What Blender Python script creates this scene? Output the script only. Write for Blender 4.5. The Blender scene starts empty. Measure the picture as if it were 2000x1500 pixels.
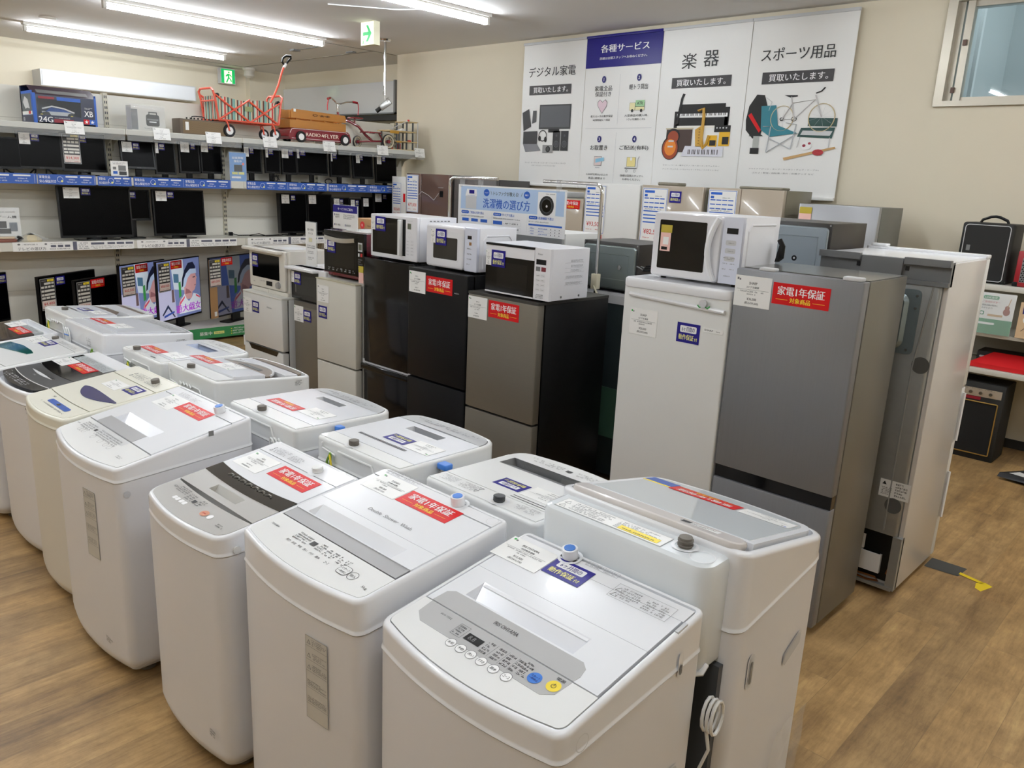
import bpy, math, random
from mathutils import Matrix, Vector
random.seed(7)
C = bpy.context.scene.collection
S = bpy.context.scene
PI = math.pi
def R(a): return math.radians(a)
# ---------------------------------------------------------------- camera
cam = bpy.data.cameras.new('camera')
camo = bpy.data.objects.new('camera', cam); C.objects.link(camo); S.camera = camo
cam.sensor_width = 36; cam.lens = 1544.4/2000*36; cam.clip_end = 200
yaw, pit, rol = R(43.085), R(14.441), R(2.687)
fv = Vector((-math.sin(yaw)*math.cos(pit), math.cos(yaw)*math.cos(pit), -math.sin(pit)))
rv = Vector((math.cos(yaw), math.sin(yaw), 0)); uv = rv.cross(fv)
r2 = rv*math.cos(rol)+uv*math.sin(rol); u2 = r2.cross(fv)
m4 = Matrix((r2, u2, -fv)).transposed().to_4x4(); m4.translation = (0, 0, 1.85)
camo.matrix_world = m4
# ---------------------------------------------------------------- world and exposure
w = bpy.data.worlds.new('world'); S.world = w; w.use_nodes = True
bg = w.node_tree.nodes['Background']; bg.inputs[0].default_value = (.90, .96, 1, 1); bg.inputs[1].default_value = 2.6
S.view_settings.view_transform = 'Standard'; S.view_settings.look = 'None'
S.view_settings.exposure = 0.2; S.view_settings.gamma = 1; S.view_settings.use_curve_mapping = False
LAMP = 68.0
try:
    S.cycles.use_denoising = True; S.cycles.max_bounces = 8; S.cycles.diffuse_bounces = 4; S.cycles.glossy_bounces = 3
    S.cycles.transparent_max_bounces = 8; S.cycles.sample_clamp_indirect = 6; S.cycles.caustics_reflective = False; S.cycles.caustics_refractive = False
except Exception: pass
# ---------------------------------------------------------------- materials
def lin(c): return tuple((x/12.92 if x <= .04045 else ((x+.055)/1.055)**2.4) for x in c)
_m = {}
def mat(name, rgb, rough=.5, metal=0, em=0, coat=0, alpha=1, trans=0, noise=0, nscale=8, bump=0, bscale=200, stretch=None, spec=.5):
    if name in _m: return _m[name]
    m = bpy.data.materials.new(name); m.use_nodes = True; _m[name] = m
    nt = m.node_tree; b = nt.nodes['Principled BSDF']
    col = lin([x/255 for x in rgb])+(1,)
    b.inputs['Base Color'].default_value = col
    b.inputs['Roughness'].default_value = rough; b.inputs['Metallic'].default_value = metal
    b.inputs['Specular IOR Level'].default_value = spec
    if coat: b.inputs['Coat Weight'].default_value = coat; b.inputs['Coat Roughness'].default_value = .04
    if em: b.inputs['Emission Color'].default_value = col; b.inputs['Emission Strength'].default_value = em
    if alpha < 1: b.inputs['Alpha'].default_value = alpha
    if trans: b.inputs['Transmission Weight'].default_value = trans
    tc = None
    if noise or bump:
        tc = nt.nodes.new('ShaderNodeTexCoord'); mp = nt.nodes.new('ShaderNodeMapping')
        nt.links.new(tc.outputs['Object'], mp.inputs[0])
        if stretch: mp.inputs['Scale'].default_value = stretch
    if noise:
        n = nt.nodes.new('ShaderNodeTexNoise'); n.inputs['Scale'].default_value = nscale; n.inputs['Detail'].default_value = 4
        nt.links.new(mp.outputs[0], n.inputs[0])
        mx = nt.nodes.new('ShaderNodeMix'); mx.data_type = 'RGBA'
        mx.inputs[6].default_value = tuple(c*(1-noise) for c in col[:3])+(1,); mx.inputs[7].default_value = tuple(min(1, c*(1+noise)) for c in col[:3])+(1,)
        nt.links.new(n.outputs[0], mx.inputs[0]); nt.links.new(mx.outputs[2], b.inputs['Base Color'])
    if bump:
        n = nt.nodes.new('ShaderNodeTexNoise'); n.inputs['Scale'].default_value = bscale
        nt.links.new(mp.outputs[0], n.inputs[0])
        bp = nt.nodes.new('ShaderNodeBump'); bp.inputs['Strength'].default_value = bump; bp.inputs['Distance'].default_value = .002
        nt.links.new(n.outputs[0], bp.inputs['Height']); nt.links.new(bp.outputs[0], b.inputs['Normal'])
    return m
def floor_material():
    m = bpy.data.materials.new('oak_plank_vinyl'); m.use_nodes = True; nt = m.node_tree; N = nt.nodes; L = nt.links
    b = N['Principled BSDF']; tc = N.new('ShaderNodeTexCoord'); mp = N.new('ShaderNodeMapping')
    mp.inputs['Rotation'].default_value = (0, 0, R(90)); L.new(tc.outputs['Object'], mp.inputs[0])
    br = N.new('ShaderNodeTexBrick'); br.inputs['Scale'].default_value = 1; br.inputs['Brick Width'].default_value = 1.22
    br.inputs['Row Height'].default_value = .184; br.inputs['Mortar Size'].default_value = .0011; br.offset = .37; br.inputs['Mortar Smooth'].default_value = .2
    br.inputs['Color1'].default_value = (0, 0, 0, 1); br.inputs['Color2'].default_value = (1, 1, 1, 1); br.inputs['Mortar'].default_value = (.5, .5, .5, 1); br.inputs['Bias'].default_value = 0
    L.new(mp.outputs[0], br.inputs[0])
    m2 = N.new('ShaderNodeMapping'); m2.inputs['Scale'].default_value = (7, .85, 1); L.new(tc.outputs['Object'], m2.inputs[0])
    sc = N.new('ShaderNodeVectorMath'); sc.operation = 'SCALE'; L.new(br.outputs['Color'], sc.inputs[0]); sc.inputs['Scale'].default_value = 13.0
    ad = N.new('ShaderNodeVectorMath'); ad.operation = 'ADD'; L.new(m2.outputs[0], ad.inputs[0]); L.new(sc.outputs[0], ad.inputs[1])
    n1 = N.new('ShaderNodeTexNoise'); n1.inputs['Scale'].default_value = 1.3; n1.inputs['Detail'].default_value = 10; n1.inputs['Roughness'].default_value = .68; n1.inputs['Distortion'].default_value = .35; L.new(ad.outputs[0], n1.inputs[0])
    n2 = N.new('ShaderNodeTexNoise'); n2.inputs['Scale'].default_value = 13; n2.inputs['Detail'].default_value = 9; n2.inputs['Roughness'].default_value = .7; L.new(ad.outputs[0], n2.inputs[0])
    cr = N.new('ShaderNodeValToRGB'); e = cr.color_ramp.elements
    e[0].position = .30; e[0].color = lin((.50, .40, .285))+(1,); e[1].position = .74; e[1].color = lin((.78, .67, .48))+(1,)
    k = cr.color_ramp.elements.new(.44); k.color = lin((.635, .52, .36))+(1,); k = cr.color_ramp.elements.new(.57); k.color = lin((.71, .59, .415))+(1,)
    L.new(n1.outputs[0], cr.inputs[0])
    mx = N.new('ShaderNodeMix'); mx.data_type = 'RGBA'; mx.blend_type = 'MULTIPLY'; mx.inputs[0].default_value = .55
    c2 = N.new('ShaderNodeValToRGB'); c2.color_ramp.elements[0].position = .33; c2.color_ramp.elements[0].color = (.60, .56, .51, 1); c2.color_ramp.elements[1].position = .55; c2.color_ramp.elements[1].color = (1, 1, 1, 1)
    L.new(n2.outputs[0], c2.inputs[0]); L.new(cr.outputs[0], mx.inputs[6]); L.new(c2.outputs[0], mx.inputs[7])
    m3 = N.new('ShaderNodeMix'); m3.data_type = 'RGBA'; m3.blend_type = 'MULTIPLY'; m3.inputs[0].default_value = 1
    c3 = N.new('ShaderNodeValToRGB'); c3.color_ramp.elements[0].color = (.80, .79, .79, 1); c3.color_ramp.elements[1].color = (1.03, 1.0, .94, 1)
    L.new(br.outputs['Color'], c3.inputs[0]); L.new(mx.outputs[2], m3.inputs[6]); L.new(c3.outputs[0], m3.inputs[7])
    m5 = N.new('ShaderNodeMix'); m5.data_type = 'RGBA'; m5.blend_type = 'MIX'; m5.inputs[7].default_value = (.12, .08, .05, 1)
    mm = N.new('ShaderNodeMath'); mm.operation = 'MULTIPLY'; mm.inputs[1].default_value = .3; L.new(br.outputs['Fac'], mm.inputs[0]); L.new(mm.outputs[0], m5.inputs[0])
    n4 = N.new('ShaderNodeTexNoise'); n4.inputs['Scale'].default_value = 5.5; n4.inputs['Detail'].default_value = 7; n4.inputs['Roughness'].default_value = .7; L.new(tc.outputs['Object'], n4.inputs[0])
    c4 = N.new('ShaderNodeValToRGB'); c4.color_ramp.elements[0].position = .36; c4.color_ramp.elements[0].color = (.74, .70, .66, 1); c4.color_ramp.elements[1].position = .62; c4.color_ramp.elements[1].color = (1.12, 1.1, 1.06, 1); L.new(n4.outputs[0], c4.inputs[0])
    m6 = N.new('ShaderNodeMix'); m6.data_type = 'RGBA'; m6.blend_type = 'MULTIPLY'; m6.inputs[0].default_value = .85; L.new(m3.outputs[2], m6.inputs[6]); L.new(c4.outputs[0], m6.inputs[7])
    L.new(m6.outputs[2], m5.inputs[6]); L.new(m5.outputs[2], b.inputs['Base Color'])
    b.inputs['Roughness'].default_value = .38; b.inputs['Specular IOR Level'].default_value = .4
    bp = N.new('ShaderNodeBump'); bp.inputs['Strength'].default_value = .12; bp.inputs['Distance'].default_value = .002; L.new(n2.outputs[0], bp.inputs['Height']); L.new(bp.outputs[0], b.inputs['Normal'])
    return m
WH = mat('white_plastic', (236, 237, 240), .22, coat=.3)
WHB = mat('white_enamel_body', (228, 228, 231), .33, noise=.012, nscale=3)
WH2 = mat('warm_white_plastic', (234, 235, 234), .25, coat=.25)
CREAM = mat('cream_plastic', (230, 228, 214), .28, coat=.2)
CREAMB = mat('cream_enamel_body', (222, 219, 210), .35, noise=.012, nscale=3)
LGREY = mat('light_grey_plastic', (205, 206, 208), .4)
SILV = mat('silver_paint', (172, 172, 173), .35, metal=.35)
SILV2 = mat('satin_silver', (188, 186, 180), .32, metal=.25)
DGREY = mat('dark_grey_plastic', (62, 64, 66), .4)
MGREY = mat('mid_grey_plastic', (120, 121, 122), .45)
BLK = mat('black_plastic', (12, 12, 13), .4, spec=.3)
BLKG = mat('black_gloss', (6, 6, 7), .08, spec=.4)
BLKM = mat('matte_black', (16, 16, 16), .6)
SCREEN = mat('switched_off_screen', (3, 3, 4), .25, spec=.07)
RED = mat('red_sticker_print', (205, 22, 28), .3, spec=.25)
NAVY = mat('navy_sticker_print', (34, 28, 124), .3, spec=.22)
NAVYD = mat('navy_print', (38, 36, 110), .6)
YEL = mat('yellow_print', (250, 225, 60), .35)
YELP = mat('pale_yellow_print', (235, 232, 140), .35)
PAPER = mat('white_card_paper', (243, 243, 241), .3)
PRW = mat('white_print', (245, 245, 245), .35)
INK = mat('black_ink', (38, 38, 40), .5)
INKG = mat('grey_ink', (120, 120, 122), .5)
INKR = mat('red_ink', (196, 44, 44), .5)
GRN = mat('green_print', (60, 170, 80), .4)
BLUEP = mat('blue_print', (30, 92, 190), .4)
STRIPB = mat('blue_strip_print', (52, 92, 176), .3)
SKYB = mat('pale_blue_print', (184, 208, 238), .35)
CHROME = mat('chrome', (215, 215, 215), .12, metal=1)
STEEL = mat('brushed_steel', (160, 160, 158), .3, metal=.9)
GALV = mat('galvanised_sheet', (152, 154, 153), .38, metal=.4, noise=.08, nscale=30)
RUB = mat('grey_rubber', (110, 105, 98), .6)
BLUECAP = mat('blue_plastic_cap', (60, 120, 205), .35)
SHELF = mat('shelf_enamel', (214, 212, 202), .35)
SHELFB = mat('shelf_back_panel', (226, 223, 213), .5)
UPR = mat('upright_enamel', (208, 202, 182), .45)
CLEAR = mat('clear_plastic', (235, 240, 242), .08, alpha=.16)
# ---------------------------------------------------------------- mesh building
class MB:
    def __init__(s, m=None): s.V = []; s.F = []; s.I = []; s.S = []; s.mats = []; s.M = None; s.c = 0; s.use(m or WH)
    def use(s, m, M=None):
        if m not in s.mats: s.mats.append(m)
        s.c = s.mats.index(m)
        if M is not None: s.M = M
        return s
    def at(s, M): s.M = M; return s
    def add(s, vs, fs, smooth=False):
        o = len(s.V); M = s.M
        s.V += [tuple(M @ Vector(v)) for v in vs] if M is not None else [tuple(v) for v in vs]
        for f in fs: s.F.append([o+i for i in f]); s.I.append(s.c); s.S.append(smooth)
    def box(s, x0, x1, y0, y1, z0, z1):
        s.add([(x0,y0,z0),(x1,y0,z0),(x1,y1,z0),(x0,y1,z0),(x0,y0,z1),(x1,y0,z1),(x1,y1,z1),(x0,y1,z1)],
              [(3,2,1,0),(4,5,6,7),(0,1,5,4),(1,2,6,5),(2,3,7,6),(3,0,4,7)])
    def rect(s, x0, x1, y0, y1, z=0): s.add([(x0,y0,z),(x1,y0,z),(x1,y1,z),(x0,y1,z)], [(0,1,2,3)])
    def poly(s, pts, z=0): s.add([(p[0],p[1],z) for p in pts], [tuple(range(len(pts)))])
    def disc(s, x, y, r, z=0, n=18, ry=None): s.poly([(x+r*math.cos(2*PI*i/n), y+(ry or r)*math.sin(2*PI*i/n)) for i in range(n)], z)
    def ring(s, x, y, r, t, z=0, n=20):
        v = []; f = []
        for i in range(n):
            a = 2*PI*i/n; v += [(x+r*math.cos(a), y+r*math.sin(a), z), (x+(r-t)*math.cos(a), y+(r-t)*math.sin(a), z)]
        for i in range(n): j = (i+1) % n; f.append((2*i, 2*j, 2*j+1, 2*i+1))
        s.add(v, f)
    def frame(s, x0, x1, y0, y1, t, z=0): s.rect(x0,x1,y0,y0+t,z); s.rect(x0,x1,y1-t,y1,z); s.rect(x0,x0+t,y0+t,y1-t,z); s.rect(x1-t,x1,y0+t,y1-t,z)
    def loft(s, rings, cap0=True, cap1=True, smooth=True):
        n = len(rings[0]); v = [p for r in rings for p in r]; f = []
        for k in range(len(rings)-1):
            for i in range(n): j = (i+1) % n; f.append((k*n+i, k*n+j, (k+1)*n+j, (k+1)*n+i))
        s.add(v, f, smooth)
        if cap0: s.add(rings[0], [tuple(range(n-1, -1, -1))])
        if cap1: s.add(rings[-1], [tuple(range(n))])
    def prism(s, pts, z0, z1, smooth=False): s.loft([[(p[0],p[1],z0) for p in pts], [(p[0],p[1],z1) for p in pts]], smooth=smooth)
    def rbox(s, x0, x1, y0, y1, z0, z1, r=.01, c=.004, n=4, c0=None):
        c0 = c if c0 is None else c0
        rg = []
        def rr(i, z): return [(p[0], p[1], z) for p in rrect(x0+i, x1-i, y0+i, y1-i, max(r-i, .0005), n)]
        if c0: rg += [rr(c0, z0), rr(c0*.3, z0+c0*.3), rr(0, z0+c0)]
        else: rg += [rr(0, z0)]
        if c: rg += [rr(0, z1-c), rr(c*.3, z1-c*.3), rr(c, z1)]
        else: rg += [rr(0, z1)]
        s.loft(rg)
    def cyl(s, p, q, r, n=14, r2=None, cap=True, smooth=True):
        p = Vector(p); q = Vector(q); r2 = r if r2 is None else r2; d = (q-p).normalized()
        a = d.orthogonal().normalized(); b = d.cross(a)
        R0 = [tuple(p+(a*math.cos(2*PI*i/n)+b*math.sin(2*PI*i/n))*r) for i in range(n)]
        R1 = [tuple(q+(a*math.cos(2*PI*i/n)+b*math.sin(2*PI*i/n))*r2) for i in range(n)]
        s.loft([R0, R1], cap, cap, smooth)
    def tube(s, pts, r, n=8, closed=False):
        P = [Vector(p) for p in pts]; rings = []; a = None
        for i, p in enumerate(P):
            if closed: d = (P[(i+1) % len(P)]-P[i-1])
            else: d = P[min(i+1, len(P)-1)]-P[max(i-1, 0)]
            d.normalize()
            a = d.orthogonal().normalized() if a is None else (a-d*a.dot(d)).normalized()
            b = d.cross(a); rings.append([tuple(p+(a*math.cos(2*PI*k/n)+b*math.sin(2*PI*k/n))*r) for k in range(n)])
        if closed: rings.append(rings[0])
        s.loft(rings, not closed, not closed)
    def lathe(s, prof, c=(0,0,0), axis='z', n=20, cap=True):
        rg = []
        for r, h in prof:
            ring = []
            for i in range(n):
                a = 2*PI*i/n; x, y = max(r, .0002)*math.cos(a), max(r, .0002)*math.sin(a)
                ring.append((c[0]+x, c[1]+y, c[2]+h) if axis == 'z' else ((c[0]+x, c[1]-h, c[2]+y) if axis == 'y' else (c[0]+h, c[1]+x, c[2]+y)))
            rg.append(ring)
        s.loft(rg, cap, cap)
    def slab(s, x0, x1, y0, y1, z0, z1, hole):
        a, b, c, d = hole
        s.box(x0,x1,y0,c,z0,z1); s.box(x0,x1,d,y1,z0,z1); s.box(x0,a,c,d,z0,z1); s.box(b,x1,c,d,z0,z1)
    def T(s, t, x0, x1, y0, y1, z=.0006, bold=0):
        vs, fs, bb = glyphs(t, bold)
        kx = (x1-x0)/(bb[1]-bb[0]); ky = (y1-y0)/(bb[3]-bb[2])
        e = .017*bold*kx*(bb[1]-bb[0])/max(len(t), 1) if bold else 0
        for q, dx in enumerate((-e, e, 0) if bold > 1 else ((-e, e) if bold else (0,))): s.add([(x0+(v[0]-bb[0])*kx+dx, y0+(v[1]-bb[2])*ky, z+q*.00004) for v in vs], fs)
    def TH(s, t, x0, yc, h, z=.0006, bold=0, align='l', k=1.0):
        vs, fs, bb = glyphs(t, bold); sc = h/(bb[3]-bb[2]); wd = (bb[1]-bb[0])*sc*k
        if align == 'c': x0 -= wd/2
        if align == 'r': x0 -= wd
        s.T(t, x0, x0+wd, yc-h/2, yc+h/2, z, bold)
    def dash(s, x0, x1, y0, y1, rows, z=.0006, seed=1, dens=.8):
        # rows of tiny illegible characters built from strokes
        rn = random.Random(seed); h = (y1-y0)/rows; c = h*.62; t = c*.17
        for i in range(rows):
            x = x0; yy = y1-h*(i+.85); end = x1-(x1-x0)*rn.choice((0, 0, .1, .3))
            while x+c*.8 < end:
                if rn.random() < dens+.12:
                    wd = min(c*.85, end-x)
                    for q in range(3):
                        if rn.random() < .72: yq = yy+c*(.08+.36*q); s.rect(x, x+wd, yq, yq+t, z)
                    k = rn.random()
                    if k < .7: xx = x+wd*rn.choice((.05, .42, .78)); s.rect(xx, xx+t, yy, yy+c, z)
                    if k > .4: xx = x+wd*rn.choice((.2, .6, .85)); s.rect(xx, xx+t, yy+c*.1, yy+c*.6, z)
                x += c*1.04
    def build(s, name, parent=None, label=None, kind=None, loc=None):
        me = bpy.data.meshes.new(name); me.from_pydata(s.V, [], s.F)
        for m in s.mats: me.materials.append(m)
        me.polygons.foreach_set('material_index', s.I); me.polygons.foreach_set('use_smooth', s.S)
        me.update()
        if any(s.S): me.set_sharp_from_angle(angle=R(38))
        o = bpy.data.objects.new(name, me); C.objects.link(o)
        if parent: o.parent = parent
        if label: o['label'] = label
        if kind: o['kind'] = kind
        if loc: o.location = loc
        return o
_g = {}
def glyphs(t, bold=0):
    k = t
    if k not in _g:
        cu = bpy.data.curves.new('glyphs', 'FONT'); cu.body = t; cu.resolution_u = 2; cu.space_character = 1.0
        o = bpy.data.objects.new('glyphs', cu); me = o.to_mesh()
        vs = [tuple(v.co) for v in me.vertices]; fs = [tuple(p.vertices) for p in me.polygons]
        o.to_mesh_clear(); bpy.data.objects.remove(o); bpy.data.curves.remove(cu)
        if not vs: vs = [(0,0,0),(1,0,0),(1,1,0),(0,1,0)]; fs = [(0,1,2,3)]
        xs = [v[0] for v in vs]; ys = [v[1] for v in vs]
        _g[k] = (vs, fs, (min(xs), max(xs), min(ys), max(ys)))
    return _g[k]
def rrect(x0, x1, y0, y1, r, n=4):
    o = []
    for cx, cy, a0 in ((x1-r, y0+r, -90), (x1-r, y1-r, 0), (x0+r, y1-r, 90), (x0+r, y0+r, 180)):
        for i in range(n+1): a = R(a0+90*i/n); o.append((cx+r*math.cos(a), cy+r*math.sin(a)))
    return o
def FRONT(y=0, x=0, z=0): return Matrix(((1,0,0,x),(0,0,-1,y),(0,1,0,z),(0,0,0,1)))
def BACK(y=0, x=0, z=0): return Matrix(((-1,0,0,x),(0,0,1,y),(0,1,0,z),(0,0,0,1)))
def RIGHT(x=0, y=0, z=0): return Matrix(((0,0,1,x),(1,0,0,y),(0,1,0,z),(0,0,0,1)))
def LEFT(x=0, y=0, z=0): return Matrix(((0,0,-1,x),(-1,0,0,y),(0,1,0,z),(0,0,0,1)))
def MV(x=0, y=0, z=0, rz=0): return Matrix.Translation((x, y, z)) @ Matrix.Rotation(R(rz), 4, 'Z')
LABELS = {}
def tag(o, label, cat, group=None, kind=None):
    o['label'] = label; o['category'] = cat
    if group: o['group'] = group
    if kind: o['kind'] = kind
    return o
def thing(name, label, cat, loc=(0,0,0), rz=0, group=None):
    o = bpy.data.objects.new(name, None); C.objects.link(o); o.empty_display_size = .1
    o.location = loc; o.rotation_euler = (0, 0, R(rz)); return tag(o, label, cat, group)
def struct(mb, name, label=None):
    o = mb.build(name, kind='structure')
    if label: o['label'] = label
    return o
# ---------------------------------------------------------------- stickers (parts of the thing they stick to); M: frame at the sticker's lower left corner
def card(parent, M, wd=.15, h=.115, brand='', kindt='', price='', tax='', seed=1, logo=GRN):
    b = MB(PAPER); b.at(M); b.box(0, wd, 0, h, 0, .0008)
    b.use(logo); b.rect(wd*.05, wd*.1, h*.86, h*.93, .0012); b.use(INKG); b.rect(wd*.11, wd*.15, h*.84, h*.9, .0012)
    b.use(INK)
    if brand: b.TH(brand, wd*.5, h*.77, h*.085, .0012, 1, 'c', .8)
    else: b.dash(wd*.38, wd*.62, h*.73, h*.81, 1, .0012, seed)
    if kindt: b.TH(kindt, wd*.5, h*.64, h*.075, .0012, 1, 'c')
    else: b.dash(wd*.4, wd*.6, h*.6, h*.67, 1, .0012, seed+1)
    b.rect(wd*.06, wd*.94, h*.555, h*.562, .0012); b.use(INKG); b.dash(wd*.12, wd*.9, h*.46, h*.54, 1, .0012, seed+2); b.dash(wd*.35, wd*.62, h*.38, h*.45, 1, .0012, seed+3)
    b.use(INK)
    if price: b.TH(price, wd*.5, h*.25, h*.095, .0012, 1, 'c', .9); b.TH(tax, wd*.5, h*.12, h*.1, .0012, 1, 'c', .9)
    else: b.dash(wd*.36, wd*.62, h*.2, h*.28, 1, .0012, seed+4, 1); b.dash(wd*.3, wd*.7, h*.07, h*.16, 1, .0012, seed+5, 1)
    return b.build('price_card', parent, 'white price card')
def red(parent, M, wd=.22, h=.072):
    b = MB(RED); b.at(M); b.box(0, wd, 0, h, 0, .0008)
    b.use(PRW); b.T('家電1年保証', wd*.09, wd*.91, h*.44, h*.86, .0013, 1.6)
    b.use(YEL); b.T('対象商品', wd*.32, wd*.68, h*.12, h*.36, .0013, 1.4); b.rect(wd*.07, wd*.28, h*.23, h*.245, .0013); b.rect(wd*.72, wd*.93, h*.23, h*.245, .0013)
    return b.build('warranty_sticker', parent, 'red warranty sticker')
def blue(parent, M, wd=.12, h=.074):
    b = MB(NAVY); b.at(M); b.box(0, wd, 0, h, 0, .0008)
    b.use(PRW); b.poly(rrect(wd*.14, wd*.86, h*.52, h*.86, h*.06, 3), .0012)
    b.use(NAVYD); b.T('6ヶ月間の', wd*.22, wd*.78, h*.57, h*.81, .0016, 1)
    b.use(YELP); b.T('動作保証', wd*.1, wd*.76, h*.14, h*.42, .0013, 1.4); b.T('付', wd*.79, wd*.92, h*.14, h*.32, .0013, 1)
    return b.build('warranty_sticker', parent, 'navy warranty sticker')
def speccard(parent, M, wd=.16, h=.27, price='', tone='k', name='spec_card'):
    k = dict(k=(mat('dark_card_print', (52, 50, 50), .3), YEL, mat('cell_print', (222, 220, 212), .35), mat('price_panel_print', (228, 214, 206), .35)), b=(PAPER, BLUEP, PRW, PAPER))[tone]
    b = MB(k[0]); b.at(M); b.box(0, wd, 0, h, 0, .001)
    b.use(LGREY if tone == 'k' else BLUEP); b.frame(wd*.02, wd*.98, h*.01, h*.99, wd*.015, .0014)
    if tone == 'k':
        b.use(k[1]); b.rect(wd*.5, wd*.92, h*.89, h*.96, .0014); b.use(INK); b.dash(wd*.6, wd*.8, h*.905, h*.945, 1, .0018, 3, 1)
        b.use(LGREY); b.dash(wd*.12, wd*.4, h*.905, h*.94, 1, .0018, 3, 1)
        b.use(k[2])
        for row, cells in ((.80, ((.28, .72), (.76, .93))), (.69, ((.07, .25), (.3, .47), (.52, .69), (.74, .92))), (.57, ((.07, .24), (.27, .93))), (.45, ((.07, .24), (.27, .93))), (.35, ((.07, .3), (.35, .6), (.65, .93)))):
            for a, c in cells: b.rect(wd*a, wd*c, h*row, h*(row+.065), .0014)
        b.use(k[3]); b.rect(wd*.06, wd*.94, h*.05, h*.3, .0014)
    else:
        b.use(k[1]); b.rect(wd*.08, wd*.48, h*.91, h*.955, .0014); b.rect(wd*.08, wd*.2, h*.84, h*.885, .0014)
        for row in (.80, .72, .64): 
            for q in range(4): b.rect(wd*(.08+.21*q), wd*(.26+.21*q), h*row, h*(row+.02), .0014)
        for row in (.565, .49, .43, .36): b.rect(wd*.08, wd*.92, h*row, h*(row+.022), .0014)
        b.use(INKG); b.dash(wd*.5, wd*.8, h*.84, h*.87, 1, .0014, 3); b.dash(wd*.1, wd*.9, h*.6, h*.63, 1, .0014, 5)
    b.use(INKR)
    if price: b.T(price, wd*.14, wd*.86, h*.14, h*.245, .0019, 1)
    else: b.dash(wd*.14, wd*.86, h*.14, h*.245, 1, .0019, 4, 1)
    b.dash(wd*.12, wd*.42, h*.07, h*.1, 1, .0019, 4, 1); b.dash(wd*.58, wd*.86, h*.07, h*.1, 1, .0019, 6, 1)
    return b.build(name, parent)
def warn(parent, M, wd, h, rows=10, frame=True, name='warning_label', base=None, seed=2, tri=True):
    b = MB(base or PAPER); b.at(M)
    if base is not None: b.box(0, wd, 0, h, 0, .0006)
    b.use(INKG)
    if frame: b.frame(0, wd, 0, h, .0008, .001)
    if wd > h:
        b.dash(wd*.12, wd*.5, h*.1, h*.9, rows, .001, seed, .7); b.dash(wd*.56, wd*.95, h*.1, h*.85, rows, .001, seed+3, .7)
        if tri:
            for q in (.52, .12): b.tube([(wd*.03, h*q, .0008), (wd*.03+h*.3, h*q, .0008), (wd*.03+h*.15, h*(q+.26), .0008)], h*.012, 4, True)
    else:
        if tri:
            for yy in (.91, .75, .61): b.tube([(wd*.07, h*yy, .0008), (wd*.23, h*yy, .0008), (wd*.15, h*yy+wd*.13, .0008)], wd*.007, 4, True)
        for i, yy in enumerate((.9, .74, .6, .4, .2)):
            b.dash(wd*.3 if i < 3 else wd*.06, wd*.95, h*yy, h*(yy+.08), 4, .001, seed+i, .75); b.rect(0, wd, h*(yy-.02), h*(yy-.017), .001)
    return b.build(name, parent)
# ---------------------------------------------------------------- room
WALL = mat('cream_wallpaper', (226, 217, 196), .85, noise=.02, nscale=2, bump=.25, bscale=260)
CEIL = mat('ceiling_board', (228, 227, 226), .9, noise=.015, nscale=3, bump=.3, bscale=180)
FL = floor_material()
CZ = 3.383
b = MB(FL); b.box(-13, 3.2, -4, 7.7, -.1, 0); struct(b, 'floor', 'oak plank vinyl floor')
b = MB(CEIL); b.box(-13, 3.2, -4, 7.7, CZ, CZ+.1)
struct(b, 'ceiling', 'flat grey white ceiling')
b = MB(WALL); WX0, WX1, WZ0, WZ1 = -2.13, -.2, 2.575, 3.33
b.box(-8.9, WX0, 7.0, 7.15, 0, CZ); b.box(WX1, 3.2, 7.0, 7.15, 0, CZ); b.box(WX0, WX1, 7.0, 7.15, 0, WZ0); b.box(WX0, WX1, 7.0, 7.15, WZ1, CZ); b.box(-8.9, -8.75, 7.15, 7.7, 0, CZ)
struct(b, 'wall_back', 'cream wall behind the banners')
b = MB(WALL); b.box(-13, -8.9, 7.55, 7.7, 0, CZ); struct(b, 'wall_recess', 'recessed cream wall behind the whiteboard')
b = MB(WALL); b.box(-12.9, -12.75, -4, 7.55, 0, CZ); struct(b, 'wall_left')
b = MB(WALL); b.box(3.05, 3.2, -4, 7, 0, CZ); struct(b, 'wall_right')
b = MB(WALL); b.box(-12.75, 3.05, -4, -3.85, 0, CZ); struct(b, 'wall_front')
b = MB(WALL); b.box(-12.75, -12.62, 6.9, 7.55, 0, CZ); struct(b, 'pillar_corner', 'slim pillar in the far corner')
b = MB(mat('dark_vinyl_skirting', (40, 38, 36), .5)); b.box(-8.9, 3.05, 6.985, 7.0, 0, .07); struct(b, 'baseboard_back')
b = MB(mat('ceiling_access_trim', (150, 147, 140), .6))
for x0, x1, y0, y1 in ((-12.3, -8.95, 6.62, 6.65), (-12.3, -12.27, 5.4, 6.65), (-8.95, -8.92, 5.4, 7.0)): b.box(x0, x1, y0, y1, CZ-.004, CZ)
struct(b, 'trim_1', 'thin joint line in the ceiling')
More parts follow.
